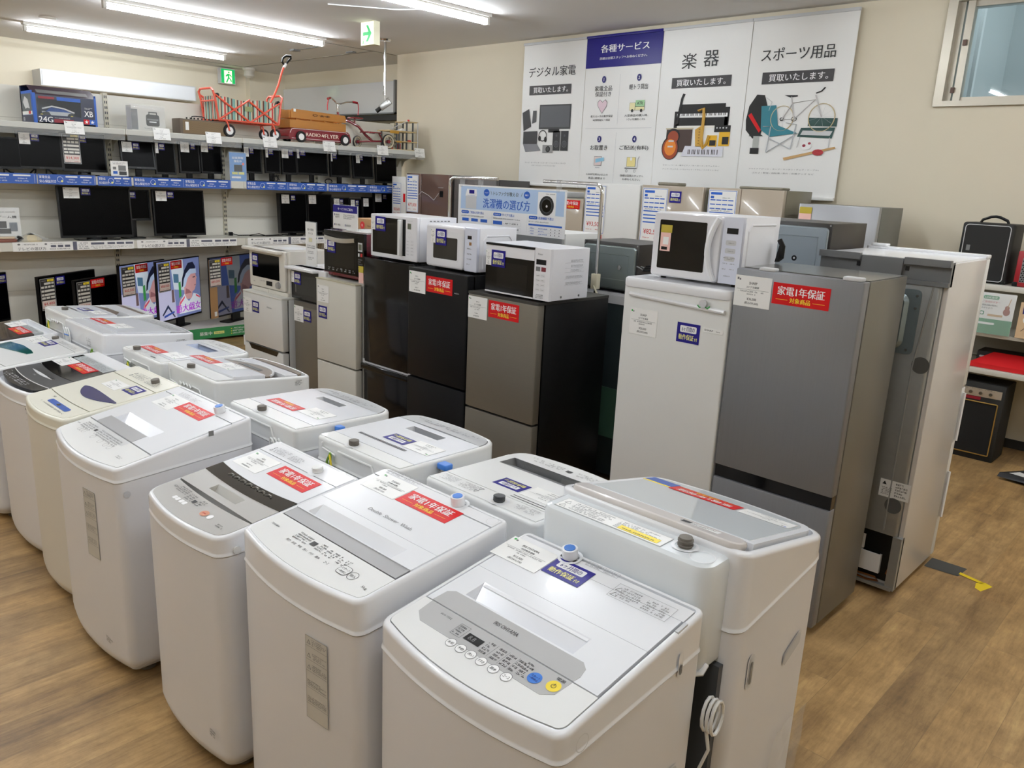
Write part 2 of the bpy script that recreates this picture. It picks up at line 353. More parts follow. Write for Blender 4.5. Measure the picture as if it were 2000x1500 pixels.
# window high in the back wall, looking into a grey porch
AL = mat('aluminium_frame', (196, 190, 176), .35, metal=.5)
b = MB(AL)
b.box(WX0-.035, WX0+.03, 6.97, 7.12, WZ0-.02, WZ1+.03); b.box(WX1-.03, WX1+.035, 6.97, 7.12, WZ0-.02, WZ1+.03)
b.box(WX0+.03, WX1-.03, 6.97, 7.12, WZ0-.02, WZ0+.02); b.box(WX0+.03, WX1-.03, 6.97, 7.12, WZ1-.02, WZ1+.03)
b.box(WX0+.03, WX0+.07, 7.03, 7.10, WZ0+.02, WZ1-.02); b.box(WX0+.09, WX0+.14, 7.01, 7.09, WZ0+.02, WZ1-.02); b.box(WX0+.14, WX1-.03, 7.03, 7.07, WZ0+.02, WZ0+.05); b.box(WX0+.14, WX1-.03, 7.03, 7.07, WZ1-.06, WZ1-.02)
b.use(mat('window_latch_brown', (95, 70, 60), .5)); b.box(WX0+.07, WX0+.095, 6.99, 7.02, WZ0+.08, WZ0+.12); b.box(WX0+.1, WX0+.125, 6.99, 7.02, WZ0+.42, WZ0+.46)
wf = struct(b, 'window_1', 'aluminium framed high window')
b = MB(mat('window_glass', (235, 242, 242), .02, trans=1, spec=.6)); b.box(WX0+.14, WX1-.03, 7.045, 7.051, WZ0+.05, WZ1-.06); b.build('glass', wf)
PC = mat('porch_panel', (186, 196, 198), .7); b = MB(PC)
b.box(-3.0, -2.3, 7.16, 9.6, 2.2, 4.6); b.box(-2.3, .6, 9.4, 9.6, 2.2, 4.6); b.box(-2.3, .2, 7.16, 9.4, 4.3, 4.4); b.box(-2.3, 1.5, 7.16, 9.4, 2.2, 2.3)
b.use(mat('porch_batten', (215, 222, 224), .6)); b.box(-2.3, -2.27, 8.3, 8.36, 2.3, 4.3); b.box(-1.6, -1.54, 9.36, 9.4, 2.3, 4.3); b.box(-.9, -.84, 9.36, 9.4, 2.3, 4.3); b.box(-2.3, .6, 9.37, 9.4, 3.9, 3.95); b.box(-2.3, -2.27, 7.16, 9.4, 3.9, 3.94)
o = struct(b, 'porch_outside', 'grey porch seen through the window')
# ---------------------------------------------------------------- ceiling lamps
TUBE = mat('lit_tube', (243, 249, 255), .5, em=LAMP)
def lamp(x, y0, label, ends=1):
    t = thing('ceiling_lamp', label, 'ceiling lamp', (x, y0, CZ), 0, 'fluorescent ceiling lamps'); L_ = 2.43
    b = MB(mat('lamp_enamel', (226, 224, 218), .4)); b.box(-.045, .045, -.04, L_+.04, -.03, 0); b.box(-.03, .03, -.02, L_+.02, -.045, -.03); b.build('housing', t)
    for yy in (-.03, L_): 
        b = MB(mat('lamp_enamel', (226, 224, 218), .4)); b.box(-.025, .025, yy, yy+.03, -.1, -.03); b.build('socket', t)
    b = MB(TUBE); b.cyl((0, 0, -.08), (0, L_, -.08), .019, 12); b.build('tube', t)
lamp(-11.1, 3.25, 'lit tube ceiling lamp closest to the whiteboard wall corner, above the car box shelf')
lamp(-8.66, 3.25, 'lit tube ceiling lamp between the exit runner sign and the green arrow sign')
lamp(-5.92, 3.29, 'lit tube ceiling lamp at the top edge, above the banners end')
for i, (x, y) in enumerate([(-3.2, 3.29), (-.5, 3.29), (2.2, 3.29)]+[(x, y) for x in (-8.66, -5.92, -3.2, -.5) for y in (-.8, )]+[(x, -3.7) for x in (-4.5,)]):
    lamp(x, y, 'lit tube ceiling lamp outside the photographed part of the shop')
b = MB(WH); b.tube([(-6.9, 4.6, CZ-.01), (-6.5, 5.1, CZ-.012), (-6.2, 5.25, CZ-.012), (-6.0, 5.2, CZ-.012), (-5.95, 4.9, CZ-.012)], .006, 6)
tag(b.build('ceiling_cable'), 'thin white cable running along the ceiling beside the topmost lamp', 'cable')
# exit signs
LG = mat('exit_green', (20, 160, 84), .4, em=.9); LW = mat('exit_cream', (240, 245, 205), .4, em=1.0)
def runner(b, s):
    P = lambda pts: b.poly([(x*s, y*s) for x, y in pts], .003)
    b.disc(.06*s, .78*s, .07*s, .003, 12)
    P([(-.08,.66),(.06,.70),(.10,.42),(-.02,.40)]); P([(-.08,.66),(-.22,.5),(-.14,.44),(-.02,.58)]); P([(.05,.68),(.24,.6),(.3,.46),(.24,.44),(.17,.55),(.05,.58)])
    P([(-.02,.42),(.10,.42),(-.1,.02),(-.2,.06)]); P([(.0,.44),(.10,.42),(.26,.26),(.3,.12),(.2,.12),(.16,.22)])
t = thing('exit_sign', 'green emergency exit sign with a running figure on the far wall', 'exit sign', (-12.7, 6.52, 3.13))
b = MB(LGREY); b.box(0, .10, -.125, .125, 0, .23); b.build('housing', t)
b = MB(LG); b.at(RIGHT(.101, -.115, .01)); b.rect(0, .23, 0, .21); b.use(LW); b.rect(.05, .18, .0, .19, .001); b.use(LG, RIGHT(.101, 0, .01)); runner(b, .21); b.build('sign_face', t)
t = thing('arrow_sign', 'cream hanging sign box with a green arrow below the ceiling', 'exit sign', (-7.32, 5.36, CZ-.23))
b = MB(mat('sign_box_cream', (225, 222, 196), .5)); b.box(-.115, .115, 0, .075, 0, .23); b.build('housing', t)
b = MB(mat('arrow_cream', (246, 246, 214), .4, em=1.0)); b.at(FRONT(-.001, -.11, .005)); b.rect(0, .22, 0, .22)
b.use(LG); b.rect(.035, .14, .09, .125, .001); b.poly([(.09, .19), (.125, .19), (.185, .107), (.125, .03), (.085, .03), (.14, .107)], .001); b.frame(.015, .06, .015, .06, .005, .001); b.rect(.03, .045, .02, .045, .001)
b.build('sign_face', t)
# camera on a ceiling pole
t = thing('security_camera', 'silver security camera hanging from a thin ceiling pole', 'camera', (-8.05, 6.15, CZ))
b = MB(CHROME); b.cyl((0,0,0), (0,0,-.62), .014, 10); b.lathe([(.0,0),(.075,-.001),(.06,-.018),(.015,-.02)]); b.build('pole', t)
b = MB(SILV2); b.tube([(0,0,-.56),(-.05,0,-.6),(0,.02,-.66),(.05,.02,-.64),(.05,0,-.7)], .005, 6); b.cyl((0,0,-.62),(0.01,0,-.70),.012,8); b.build('bracket', t)
b = MB(STEEL); b.at(Matrix.Translation((.0,0,-.73)) @ Matrix.Rotation(R(-38), 4, 'Z') @ Matrix.Rotation(R(38), 4, 'X')); b.rbox(-.035,.035,-.07,.08,-.035,.035,.01,.004); b.build('camera_body', t)
b = MB(BLK); b.at(Matrix.Translation((.0,0,-.73)) @ Matrix.Rotation(R(-38), 4, 'Z') @ Matrix.Rotation(R(38), 4, 'X')); b.cyl((0,-.07,0),(0,-.13,0),.026,14); b.build('lens', t)
b = MB(mat('speaker_cream', (214, 210, 200), .5)); b.lathe([(.10,0),(.10,-.03),(.075,-.05),(.085,-.12),(.05,-.15),(0,-.155)], (-12.35, 6.75, CZ)); tag(b.build('ceiling_speaker'), 'round cream ceiling speaker in the far corner beside the exit sign', 'speaker')
b = MB(mat('speaker_cream', (214, 210, 200), .5)); b.lathe([(.09,0),(.085,-.012),(.05,-.016),(0,-.018)], (-10.5, 3.3, CZ)); tag(b.build('smoke_detector'), 'flat round detector on the ceiling between two lit tubes', 'detector')
b = MB(MGREY); b.box(-9.9, -9.8, 6.0, 6.1, CZ-.02, CZ); b.box(-9.35, -9.2, 6.5, 6.56, CZ-.015, CZ); b.box(-9.8, -9.3, 6.05, 6.07, CZ-.006, CZ); tag(b.build('ceiling_vent'), 'small grey slotted fitting in the ceiling right of the wagon handle', 'vent')
# wall boards
t = thing('wall_lightbox', 'long blank white lightbox high on the far cream wall', 'lightbox', (-12.75, 3.75, 2.80))
b = MB(LGREY); b.box(0, .33, 0, 2.14, 0, .21); b.build('housing', t); b = MB(mat('lightbox_face', (226, 229, 233), .35)); b.box(.33, .338, .02, 2.12, .008, .195); b.build('face', t)
t = thing('whiteboard', 'large glossy whiteboard on the recessed wall behind the tricycle', 'whiteboard', (-12.6, 7.5, 2.7))
b = MB(mat('whiteboard_gloss', (216, 218, 220), .12, coat=.5)); b.box(0, 3.02, 0, .03, .02, .45); b.build('board', t)
b = MB(MGREY); b.box(3.02, 3.06, -.03, .03, 0, .46); b.box(0, 3.06, -.03, .03, 0, .02); b.build('frame', t)
t = thing('dark_counter', 'dark shutter box below the whiteboard, mostly hidden by the shelf top', 'shutter', (-12.6, 7.1, 2.2))
b = MB(BLKM); b.box(0, 3.65, .25, .43, .40, .47); b.build('top_rail', t); b = MB(mat('olive_shutter', (98, 92, 70), .6)); b.box(0, 3.65, .3, .43, 0, .4); b.box(0,3.65,.28,.3,.25,.27); b.build('shutter', t)
# ---------------------------------------------------------------- washing machines
def wout(w, d, i=0, bow=.03, rf=.05, rb=.02, n=5):
    hw = w/2-i; y0 = i; y1 = d-i; rf = max(rf-i*.6, .006); rb = max(rb-i*.6, .004); o = []
    fy = lambda x: y0-bow*(1-(x/hw)**2)
    for k in range(13):
        x = -hw+rf+(2*hw-2*rf)*k/12; o.append((x, fy(x)))
    sx, sy = o[-1]
    for k in range(1, n+1):
        a = R(90*k/n); o.append((sx+rf*math.sin(a), sy+(y0+rf-sy+bow*.0)*(1-math.cos(a))))
    for k in range(n+1): a = R(90*k/n); o.append((hw-rb+rb*math.cos(a), y1-rb+rb*math.sin(a)))
    for k in range(n+1): a = R(90+90*k/n); o.append((-hw+rb+rb*math.cos(a), y1-rb+rb*math.sin(a)))
    for k in range(n, 0, -1):
        a = R(90*k/n); o.append((-sx-rf*math.sin(a), sy+(y0+rf-sy)*(1-math.cos(a))))
    return o
def pan(b, w, i, v0, v1, h0, h1, bow0=0, bow1=0, rf=0, wx=None):
    hw = (w/2-i) if wx is None else wx
    N = 14; P = []
    if rf and wx is None and v0 < .06:
        o = wout(WP[0], WP[1], i, WP[2], WP[3], WP[4]); n = 5
        P = o[-n:]+o[:13+n]
        if v0 > i+.006: P = [(x, y+v0-i) for x, y in P]
        for k in range(N, -1, -1):
            x = -hw+2*hw*k/N; P.append((x, v1-bow1*(1-(x/hw)**2)))
        b.prism(P, h0, h1); return
    for k in range(N+1):
        x = -hw+2*hw*k/N
        y = v0-bow0*(1-(x/hw)**2); e = abs(x)-(hw-rf)
        if rf and e > 0: y += rf*(1-math.sqrt(max(0, 1-(e/rf)**2)))
        P.append((x, y))
    for k in range(N, -1, -1):
        x = -hw+2*hw*k/N; P.append((x, v1-bow1*(1-(x/hw)**2)))
    b.prism(P, h0, h1)
def washer(x0, x1, y0, y1, zs, zsb, zt, ztb, label, face=-1, bow=.028, rf=.028, tp=.006, bm=WHB, cm=WH, rb=.02, base=.05, foot=RUB):
    global WP
    w = x1-x0; d = y1-y0; cx = (x0+x1)/2; WP = (w, d, bow, rf, rb)
    t = thing('washing_machine', label, 'washing machine', (cx, y0 if face < 0 else y1, 0), 0 if face < 0 else 180, 'top loading washing machines')
    dz = zsb-zs; dt = ztb-zt
    zz = lambda o, z, k: [(p[0], p[1], z+k*p[1]/d) for p in o]
    W = lambda i: wout(w, d, i, bow, rf, rb)
    b = MB(bm); b.loft([zz(W(.010), base, 0), zz(W(.003), base+.012, 0), zz(W(0), base+.03, 0), zz(W(0), base+.04, 0), zz(W(0), zs, dz)]); b.build('cabinet', t)
    b = MB(LGREY); b.loft([zz(W(.022), base-.018, 0), zz(W(.014), base-.01, 0), zz(W(.012), base+.002, 0)]); b.build('base_skirt', t)
    b = MB(cm); b.loft([zz(W(.002), zs, dz), zz(W(-.001), zs+.002, dz), zz(W(-.0028), zs+.005, dz), zz(W(-.0018), zs+.009, dz), zz(W(-.0002), zs+.012, dz), zz(W(0), zs+.016, dz), zz(W(0), zt-.014, dt), zz(W(0), zt-.010, dt), zz(W(tp*.15), zt-.006, dt), zz(W(tp*.5), zt-.0025, dt), zz(W(tp), zt-.0006, dt), zz(W(tp+.005), zt, dt), zz(W(tp+.008), zt-.001, dt), zz(W(tp+.009), zt-.03, dt)]); b.build('top_cover', t)
    for fx in (-w/2+.07, w/2-.07):
        for fy in (.08, d-.07):
            b = MB(foot); b.lathe([(.026, 0), (.03, .003), (.03, .014), (.022, .018), (.022, base-.01)], (fx, fy, 0), n=14); b.build('foot', t)
    return t, Matrix.Translation((0, 0, zt)) @ Matrix.Rotation(math.atan2(dt, d), 4, 'X'), w, d
def at(MT, u, v, h=.002, a=0): return MT @ Matrix.Translation((u, v, h)) @ Matrix.Rotation(R(a), 4, 'Z')
def inlet(t, MT, u, v, cap=True, col=None):
    b = MB(col or RUB); b.at(MT); b.cyl((u, v, -.02), (u, v, .022), .017, 14)
    for k in range(3): b.cyl((u, v, .006+k*.006), (u, v, .009+k*.006), .019, 14)
    b.use(WH); b.ring(u, v, .034, .008, .0035, 20)
    if cap: b.use(WH); b.cyl((u, v, .004), (u, v, .03), .021, 14); b.use(BLUECAP); b.cyl((u, v, .026), (u, v, .032), .015, 14)
    b.build('water_inlet', t)
def trough(b, x0, x1, v0, v1, dep, h, m1=None):
    # opening in a lid whose floor falls towards the front edge
    b.add([(x0, v1, h), (x1, v1, h), (x1-.01, v0, h-dep), (x0+.01, v0, h-dep)], [(3, 2, 1, 0)])
    b.add([(x0, v1, h), (x0+.01, v0, h-dep), (x0, v0, h)], [(0, 1, 2)]); b.add([(x1, v1, h), (x1-.01, v0, h-dep), (x1, v0, h)], [(0, 2, 1)])
    b.add([(x0, v0, h), (x1, v0, h), (x1-.01, v0, h-dep), (x0+.01, v0, h-dep)], [(0, 1, 2, 3)])
LID = mat('lid_white', (235, 237, 241), .2, coat=.35)
LIDT = mat('lid_translucent_white', (234, 236, 241), .2, coat=.3)
PANELG = mat('panel_grey', (178, 178, 178), .38)
# 1: the near machine with the grey fascia
t, MT, w, d = washer(-1.345, -.78, 1.02, 1.53, .765, .80, .835, .907, 'white washing machine with a grey fascia, round white buttons and a yellow power button', bow=.035)
b = MB(WH2); b.at(MT); pan(b, w, .016, .018, .128, -.03, .0005, .033, 0, .04)
b.use(PANELG); pts = rrect(-.235, .198, .058, .128, .0, 1); b.prism([(-.205, .058), (.17, .058), (.195, .078), (.2, .128), (-.24, .128), (-.235, .08)], .0, .0012)
LB = ('水位', '予約', '洗い', 'すすぎ', '脱水', 'コース')
for u, s_ in zip((-.088, -.056, -.024, .009, .046, .084), LB):
    b.use(INKG); b.ring(u, .051, .0135, .0012, .0016, 20); b.use(PRW); b.disc(u, .051, .0122, .0014); b.use(INK); b.T(s_, u-.0085, u+.0085, .047, .055, .0019, .6)
b.use(BLUECAP); b.disc(.132, .087, .0165, .002); b.use(NAVYD); b.T('スタート', .120, .144, .088, .094, .0024, .5); b.T('一時停止', .120, .144, .08, .086, .0024, .5)
b.use(mat('power_button_yellow', (240, 214, 62), .4)); b.disc(.178, .094, .0165, .002); b.use(INK); b.ring(.178, .094, .006, .0012, .0024, 14); b.rect(.1774, .1786, .094, .102, .0026); b.T('電源', .168, .19, .113, .122, .0016, 1)
b.use(BLK); b.rect(-.079, -.03, .078, .101, .0018); b.use(INKG); b.T('8.8', -.07, -.05, .083, .096, .0022)
b.use(INK)
b.frame(-.118, -.086, .073, .113, .0007, .0016); b.dash(-.115, -.09, .076, .11, 4, .0016, 3)
for k, u in enumerate((-.022, .012, .042, .07)): b.dash(u, u+.024, .068, .112, 4, .0016, 5+k, .9); b.rect(u+.026, u+.0265, .068, .112, .0016)
b.dash(.09, .118, .07, .118, 5, .0016, 12, 1); b.TH('IAW-T502', -.185, .108, .006, .0016)
b.build('control_panel', t)
b = MB(LID); b.at(MT); hole = (-.195, .145, .196, .262)
b.slab(-w/2+.02, w/2-.02, .131, .305, -.03, .001, hole)
b.slab(-w/2+.02, w/2-.02, .306, .44, -.03, .001, (-.01, .0, .40, .401)); b.use(LIDT); b.at(MT); trough(b, *hole, .028, .001)
b.use(LID); b.box(-.19, .14, .25, .262, -.012, -.0005)
b.use(PANELG); b.prism([(-.243, .131), (.2, .131), (.203, .15), (.197, .176), (.18, .19), (-.222, .19), (-.24, .176)], .001, .0018)
b.use(INK); b.T('IRIS OHYAMA', -.062, .012, .158, .170, .0024, 1)
b.build('lid', t)
b = MB(WH); b.at(MT); b.slab(-w/2+.016, w/2-.016, .441, d-.02, -.03, .0012, (-.13, -.07, .472, .485)); b.use(LGREY); b.box(w/2-.012, w/2-.003, .40, .44, -.02, .003); b.build('rear_deck', t)
inlet(t, MT, -.101, .482)
card(t, at(MT, -.285, .368), .16, .10, 'IRIS OHYAMA', '全自動洗濯機', '¥15,000', '(税込¥16,500)', 4)
blue(t, at(MT, -.122, .39), .12, .074)
warn(t, at(MT, .07, .412), .165, .058, 5)
warn(t, at(MT, -.05, .480), .1, .02, 3, name='small_warning_label')
b = MB(WHB)
b.at(RIGHT(w/2, 0, 0)); b.poly(rrect(.36, .45, .50, .53, .012, 3), .003); b.use(LGREY); b.poly(rrect(.366, .444, .505, .525, .01, 3), .004); b.build('side_handle', t)
b = MB(WH); b.at(RIGHT(w/2, 0, 0)); b.poly(rrect(.40, .42, .78, .84, .009, 3), .004); b.use(MGREY); b.poly(rrect(.405, .415, .785, .81, .004, 3), .006); b.build('side_clip', t)
b = MB(LGREY); b.at(RIGHT(w/2, 0, 0)); b.ring(.055, .80, .02, .002, .006, 20); b.build('side_cap', t)
b = MB(WH2); [b.tube([(.30+.012*q, .545+.028*math.cos(k*PI/6), .62+.045*math.sin(k*PI/6)) for k in range(12)], .0045, 6, True) for q in range(3)]; b.tube([(.30, .545, .575), (.31, .55, .52), (.29, .55, .45)], .0045, 6); b.build('power_cord', t)
# 2: double shower wash machine
t, MT, w, d = washer(-1.94, -1.385, .99, 1.50, .775, .815, .87, .93, 'white washing machine engraved Double Shower Wash with a thin silver band', bow=.032)
b = MB(WH2); b.at(MT); pan(b, w, .014, .016, .118, -.03, .0005, .03, .0, .03)
b.use(INK); b.T('TOSHIBA', -.235, -.195, .066, .073, .0014, .6); b.rect(-.05, -.028, .072, .09, .0016)
for k, (u, s_) in enumerate(zip((-.112, -.085, -.058, -.03, -.002, .028, .068), ('残り', '水位', '予約', '洗い', 'すすぎ', '脱水', 'コース'))): b.T(s_, u-.009, u+.009, .044, .053, .0014, .6)
b.dash(-.12, -.055, .062, .098, 4, .0014, 4); b.dash(-.02, .015, .066, .1, 4, .0014, 5)
for k in range(4): b.dash(.02+k*.028, .04+k*.028, .064, .096, 4, .0014, 7+k, .6)
b.poly(rrect(.112, .154, .041, .077, .012, 4), .0014); b.ring(.171, .058, .016, .0013, .0014, 20); b.T('切/入', .160, .182, .053, .063, .0014, .6); b.T('5kg', .225, .245, .04, .05, .0014)
b.use(WH2); b.poly(rrect(.1135, .1525, .0425, .0755, .011, 4), .0017); b.use(INK); b.T('スタート', .117, .149, .06, .069, .002, .5); b.T('一時停止', .117, .149, .048, .056, .002, .4)
b.build('control_panel', t)
b = MB(SILV); b.at(MT); b.box(-w/2+.018, w/2-.018, .122, .168, -.03, .0005)
b.use(LID); b.slab(-w/2+.014, w/2-.014, .168, .255, -.03, .003, (-.21, .18, .172, .225)); b.box(-w/2+.014, w/2-.014, .256, .447, -.03, .003); trough(b, -.21, .18, .172, .225, .024, .003)
b.use(INKG); b.T('Double  Shower  Wash', -.085, .108, .292, .306, .004)
b.build('lid', t)
b = MB(WH); b.at(MT); b.box(-w/2+.012, w/2-.012, .452, d-.018, -.03, .003); b.use(LGREY); b.ring(.245, .475, .018, .0015, .004, 20); b.build('rear_deck', t)
inlet(t, MT, .097, .482)
card(t, at(MT, -.235, .375, .0035), .16, .10, 'TOSHIBA', '全自動洗濯機', '¥25,000', '(税込¥27,500)', 8)
red(t, at(MT, -.07, .38, .0035), .222, .073)
warn(t, at(MT, -.24, .478, .004), .15, .03, 3)
b = MB(mat('label_grey_film', (205, 203, 196), .4)); 
warn(t, Matrix.Translation((.09, -.0300, .475)) @ Matrix.Rotation(math.atan(.095), 4, 'Z') @ FRONT(), .085, .24, name='front_warning_label', base=mat('label_grey_film', (222, 220, 215), .4), seed=9)
# 3: silver and smoked window machine
t, MT, w, d = washer(-2.50, -2.00, .95, 1.44, .755, .78, .82, .885, 'washing machine with a silver fascia and a smoked dark window across its lid', bow=.03, rf=.045)
SP = mat('champagne_silver', (186, 184, 180), .3, metal=.3)
b = MB(SP); b.at(MT); pan(b, w, .012, .012, .105, -.03, .001, .028, .012, .045)
b.use(INK); b.T('AQUA', -.2, -.175, .068, .078, .0018, 1); b.rect(-.042, -.024, .053, .068, .002); b.dash(-.17, -.1, .062, .09, 4, .0018, 3, .8); b.dash(-.09, -.045, .05, .085, 4, .0018, 4, .7); b.dash(-.018, .02, .05, .085, 4, .0018, 7, .7); b.dash(.16, .2, .03, .045, 2, .0018, 9)
b.use(PRW)
for u in (-.115, -.095, -.07, -.05): b.poly(rrect(u-.009, u+.009, .028, .044, .004, 3), .002)
b.disc(.102, .046, .011, .002); b.use(mat('copper_button', (206, 140, 112), .35, metal=.4)); b.disc(.066, .046, .019, .002, ry=.014); b.use(INKR); b.dash(.055, .078, .042, .05, 1, .0025, 3, 1)
b.build('control_panel', t)
b = MB(SP); b.at(MT); hole = (-.085, .088, .135, .170)
b.slab(-w/2+.012, w/2-.012, .11, .198, -.03, .002, hole); b.use(SILV2); trough(b, *hole, .028, .002); b.build('lid_handle', t)
b = MB(mat('smoked_window', (48, 47, 44), .08, coat=.6)); b.at(MT); pan(b, w, .012, .198, .262, -.03, .003, .012, .018)
b.use(mat('smoked_relief', (92, 90, 84), .3))
for k in range(7): b.tube([(-.13+.04*k, .226, .003), (-.12+.04*k, .233, .005), (-.105+.04*k, .233, .005), (-.098+.04*k, .226, .003)], .0035, 5)
b.build('lid_window', t)
b = MB(LID); b.at(MT); pan(b, w, .012, .263, .40, -.03, .003, .018, 0); b.build('lid', t)
b = MB(WH); b.at(MT); b.box(-w/2+.012, w/2-.012, .404, d-.015, -.03, .003); b.build('rear_deck', t)
inlet(t, MT, .096, .43, False, WH2)
card(t, at(MT, -.215, .285, .0035), .155, .10, 'AQUA', '全自動洗濯機', '', '', 11)
red(t, at(MT, -.03, .31, .0035), .22, .073)
warn(t, at(MT, -.2, .412, .004), .22, .045, 5, name='printed_instructions', frame=False)
b = MB(WH2); b.at(RIGHT(w/2+.001, 0, 0)); b.cyl((.05, .775, 0), (.05, .775, .006), .012, 14); b.build('side_cap', t)
b = MB(INKG); b.at(FRONT(-.018, .12, .13)); b.dash(0, .08, 0, .03, 3, 0, 4); b.build('small_label', t)
# 4: silver handle machine
t, MT, w, d = washer(-3.31, -2.70, .93, 1.44, .775, .81, .83, .924, 'white washing machine with a flat silver handle plate and glossy lid', bow=.04, rf=.028)
b = MB(WH2); b.at(MT); pan(b, w, .014, .016, .125, -.03, .001, .042, 0, .035)
b.use(mat('silver_shade', (198, 199, 200), .35)); b.rect(-.2, .12, .09, .125, .0014)
b.use(INK); b.T('SHARP', -.28, -.255, .075, .081, .0016); b.rect(-.132, -.112, .083, .097, .002); b.use(INKG); b.dash(-.24, -.14, .07, .11, 4, .0018, 3); b.dash(-.1, .1, .07, .11, 4, .0018, 4); b.dash(.19, .23, .04, .055, 2, .0018, 4)
for u in (-.2, -.18, -.16, -.07, 0, .053, .09): b.ring(u, .06, .012, .001, .0018, 14)
b.build('control_panel', t)
b = MB(SILV); b.at(MT); b.box(-.218, .122, .13, .185, -.02, .004); b.build('lid_handle', t)
b = MB(LID); b.at(MT); hole = (-.185, .14, .188, .245)
b.slab(-w/2+.014, w/2-.014, .129, .435, -.03, .003, hole); b.use(LIDT); trough(b, *hole, .028, .003); b.build('lid', t)
b = MB(WH); b.at(MT); b.box(-w/2+.014, w/2-.014, .44, d-.015, -.03, .003); b.build('rear_deck', t)
inlet(t, MT, .15, .465)
card(t, at(MT, -.215, .345, .0035), .15, .10, '', '', '', '', 15)
red(t, at(MT, -.065, .372, .0035), .222, .068)
warn(t, at(MT, -.2, .45, .004), .2, .03, 3, frame=False)
b = MB(MGREY); b.at(RIGHT(w/2+.001, 0, 0)); b.rect(.33, .35, .885, .905, .004); b.use(LGREY); b.disc(.03, .735, .012, .002); b.build('side_hatch', t)
warn(t, Matrix.Translation((.08, -.0388, .45)) @ Matrix.Rotation(math.atan(.108), 4, 'Z') @ FRONT(), .085, .26, name='front_warning_label', base=mat('label_grey_film', (222, 220, 215), .4), seed=19)
b = MB(INKG); b.at(FRONT(-.03, .14, .12)); b.dash(0, .08, 0, .025, 3, 0, 4); b.build('small_label', t)
# 5: cream machine with blue window
t, MT, w, d = washer(-3.82, -3.335, .97, 1.46, .79, .82, .845, .91, 'cream washing machine with a dark blue oval window in its lid', bow=.035, rf=.035, bm=CREAMB, cm=CREAM)
b = MB(CREAM); b.at(MT); pan(b, w, .012, .014, .10, -.03, .001, .03, .01, .04)
b.use(mat('blue_display_strip', (58, 94, 176), .25)); b.poly(rrect(-.075, .15, .035, .062, .012, 4), .002); b.use(BLK); b.rect(.02, .045, .042, .056, .0025)
b.use(INK); b.T('SHARP', -.11, -.085, .07, .08, .002, 1); b.use(INKG); b.dash(-.1, .17, .015, .028, 1, .002, 4, .6)
b.build('control_panel', t)
b = MB(CREAM); b.at(MT); pan(b, w, .012, .103, .37, -.03, .003, .01, 0); b.build('lid', t)
b = MB(mat('deep_blue_window', (42, 50, 112), .06, coat=.7)); b.at(MT)
pts = [(-.125+.35*k/14, .212+.012*math.sin(PI*(k/14)**.5)) for k in range(15)]+[(.225-.35*k/14, .205-.052*math.sin(PI*(1-k/14)**.8)) for k in range(15)]
b.prism(pts, .0, .006); b.build('lid_window', t)
b = MB(CREAM); b.at(MT); b.box(-w/2+.012, w/2-.012, .375, d-.015, -.03, .003); b.use(RUB); b.cyl((.1, .43, 0), (.1, .43, .02), .018, 14); b.build('rear_deck', t)
card(t, at(MT, -.1, .268, .0035), .15, .07, '', '', '', '', 21)
blue(t, at(MT, .07, .292, .0035), .11, .065)
warn(t, at(MT, -.12, .39, .004), .3, .06, 5, frame=False)
# 6: black lid machine
t, MT, w, d = washer(-4.42, -3.86, 1.0, 1.49, .765, .79, .83, .865, 'white washing machine with a glossy black lid and black control panel', bow=.035, rf=.05)
b = MB(mat('panel_black', (24, 24, 26), .2, coat=.4)); b.at(MT); pan(b, w, .03, .02, .082, -.03, .003, .03, .02, .03)
b.use(LGREY); b.dash(-.2, .15, .012, .05, 3, .0035, 5, .5); b.dash(-.22, -.19, .056, .062, 1, .0035, 5, 1); b.build('control_panel', t)
b = MB(mat('charcoal_plastic', (62, 63, 66), .32, coat=.2)); b.at(MT); pan(b, w, .028, .086, .20, -.03, .004, .02, .02)
b.use(WH2); pan(b, w, .03, .082, .086, -.02, .0045, .02, .02)
b.use(mat('charcoal_dark', (34, 34, 37), .3)); b.prism([(-.16+.28*k/12, .15+.022*math.sin(PI*k/12)) for k in range(13)]+[(.12-.28*k/12, .15-.012*math.sin(PI*k/12)) for k in range(13)], .0, .0055)
b.use(LGREY); b.prism([(-.16+.28*k/12, .137-.012*math.sin(PI*k/12)) for k in range(13)]+[(.12-.28*k/12, .137+.004*math.sin(PI*k/12)) for k in range(13)], .0, .006); b.T('ZAB', -.05, -.02, .105, .112, .006, 1)
b.build('lid_handle', t)
b = MB(mat('lid_black_gloss', (22, 20, 19), .07, coat=.6)); b.at(MT); pan(b, w, .028, .202, .40, -.03, .005, .02, 0); b.build('lid', t)
b = MB(WH); b.at(MT); b.box(-w/2+.02, w/2-.02, .403, d-.015, -.03, .006); b.build('rear_deck', t)
card(t, at(MT, -.25, .25, .0055), .15, .09, '', '', '', '', 25)
red(t, at(MT, -.09, .272, .0055), .22, .072)
warn(t, at(MT, -.22, .345, .0055), .4, .06, 5, frame=False, base=mat('silver_label', (176, 182, 184), .35), name='printed_instructions')
b = MB(BLK); b.at(FRONT(-.012, .19, .70)); b.rect(0, .05, .05, .06, 0); b.use(INKG); b.dash(0, .05, 0, .04, 4, 0, 5); b.build('small_label', t)
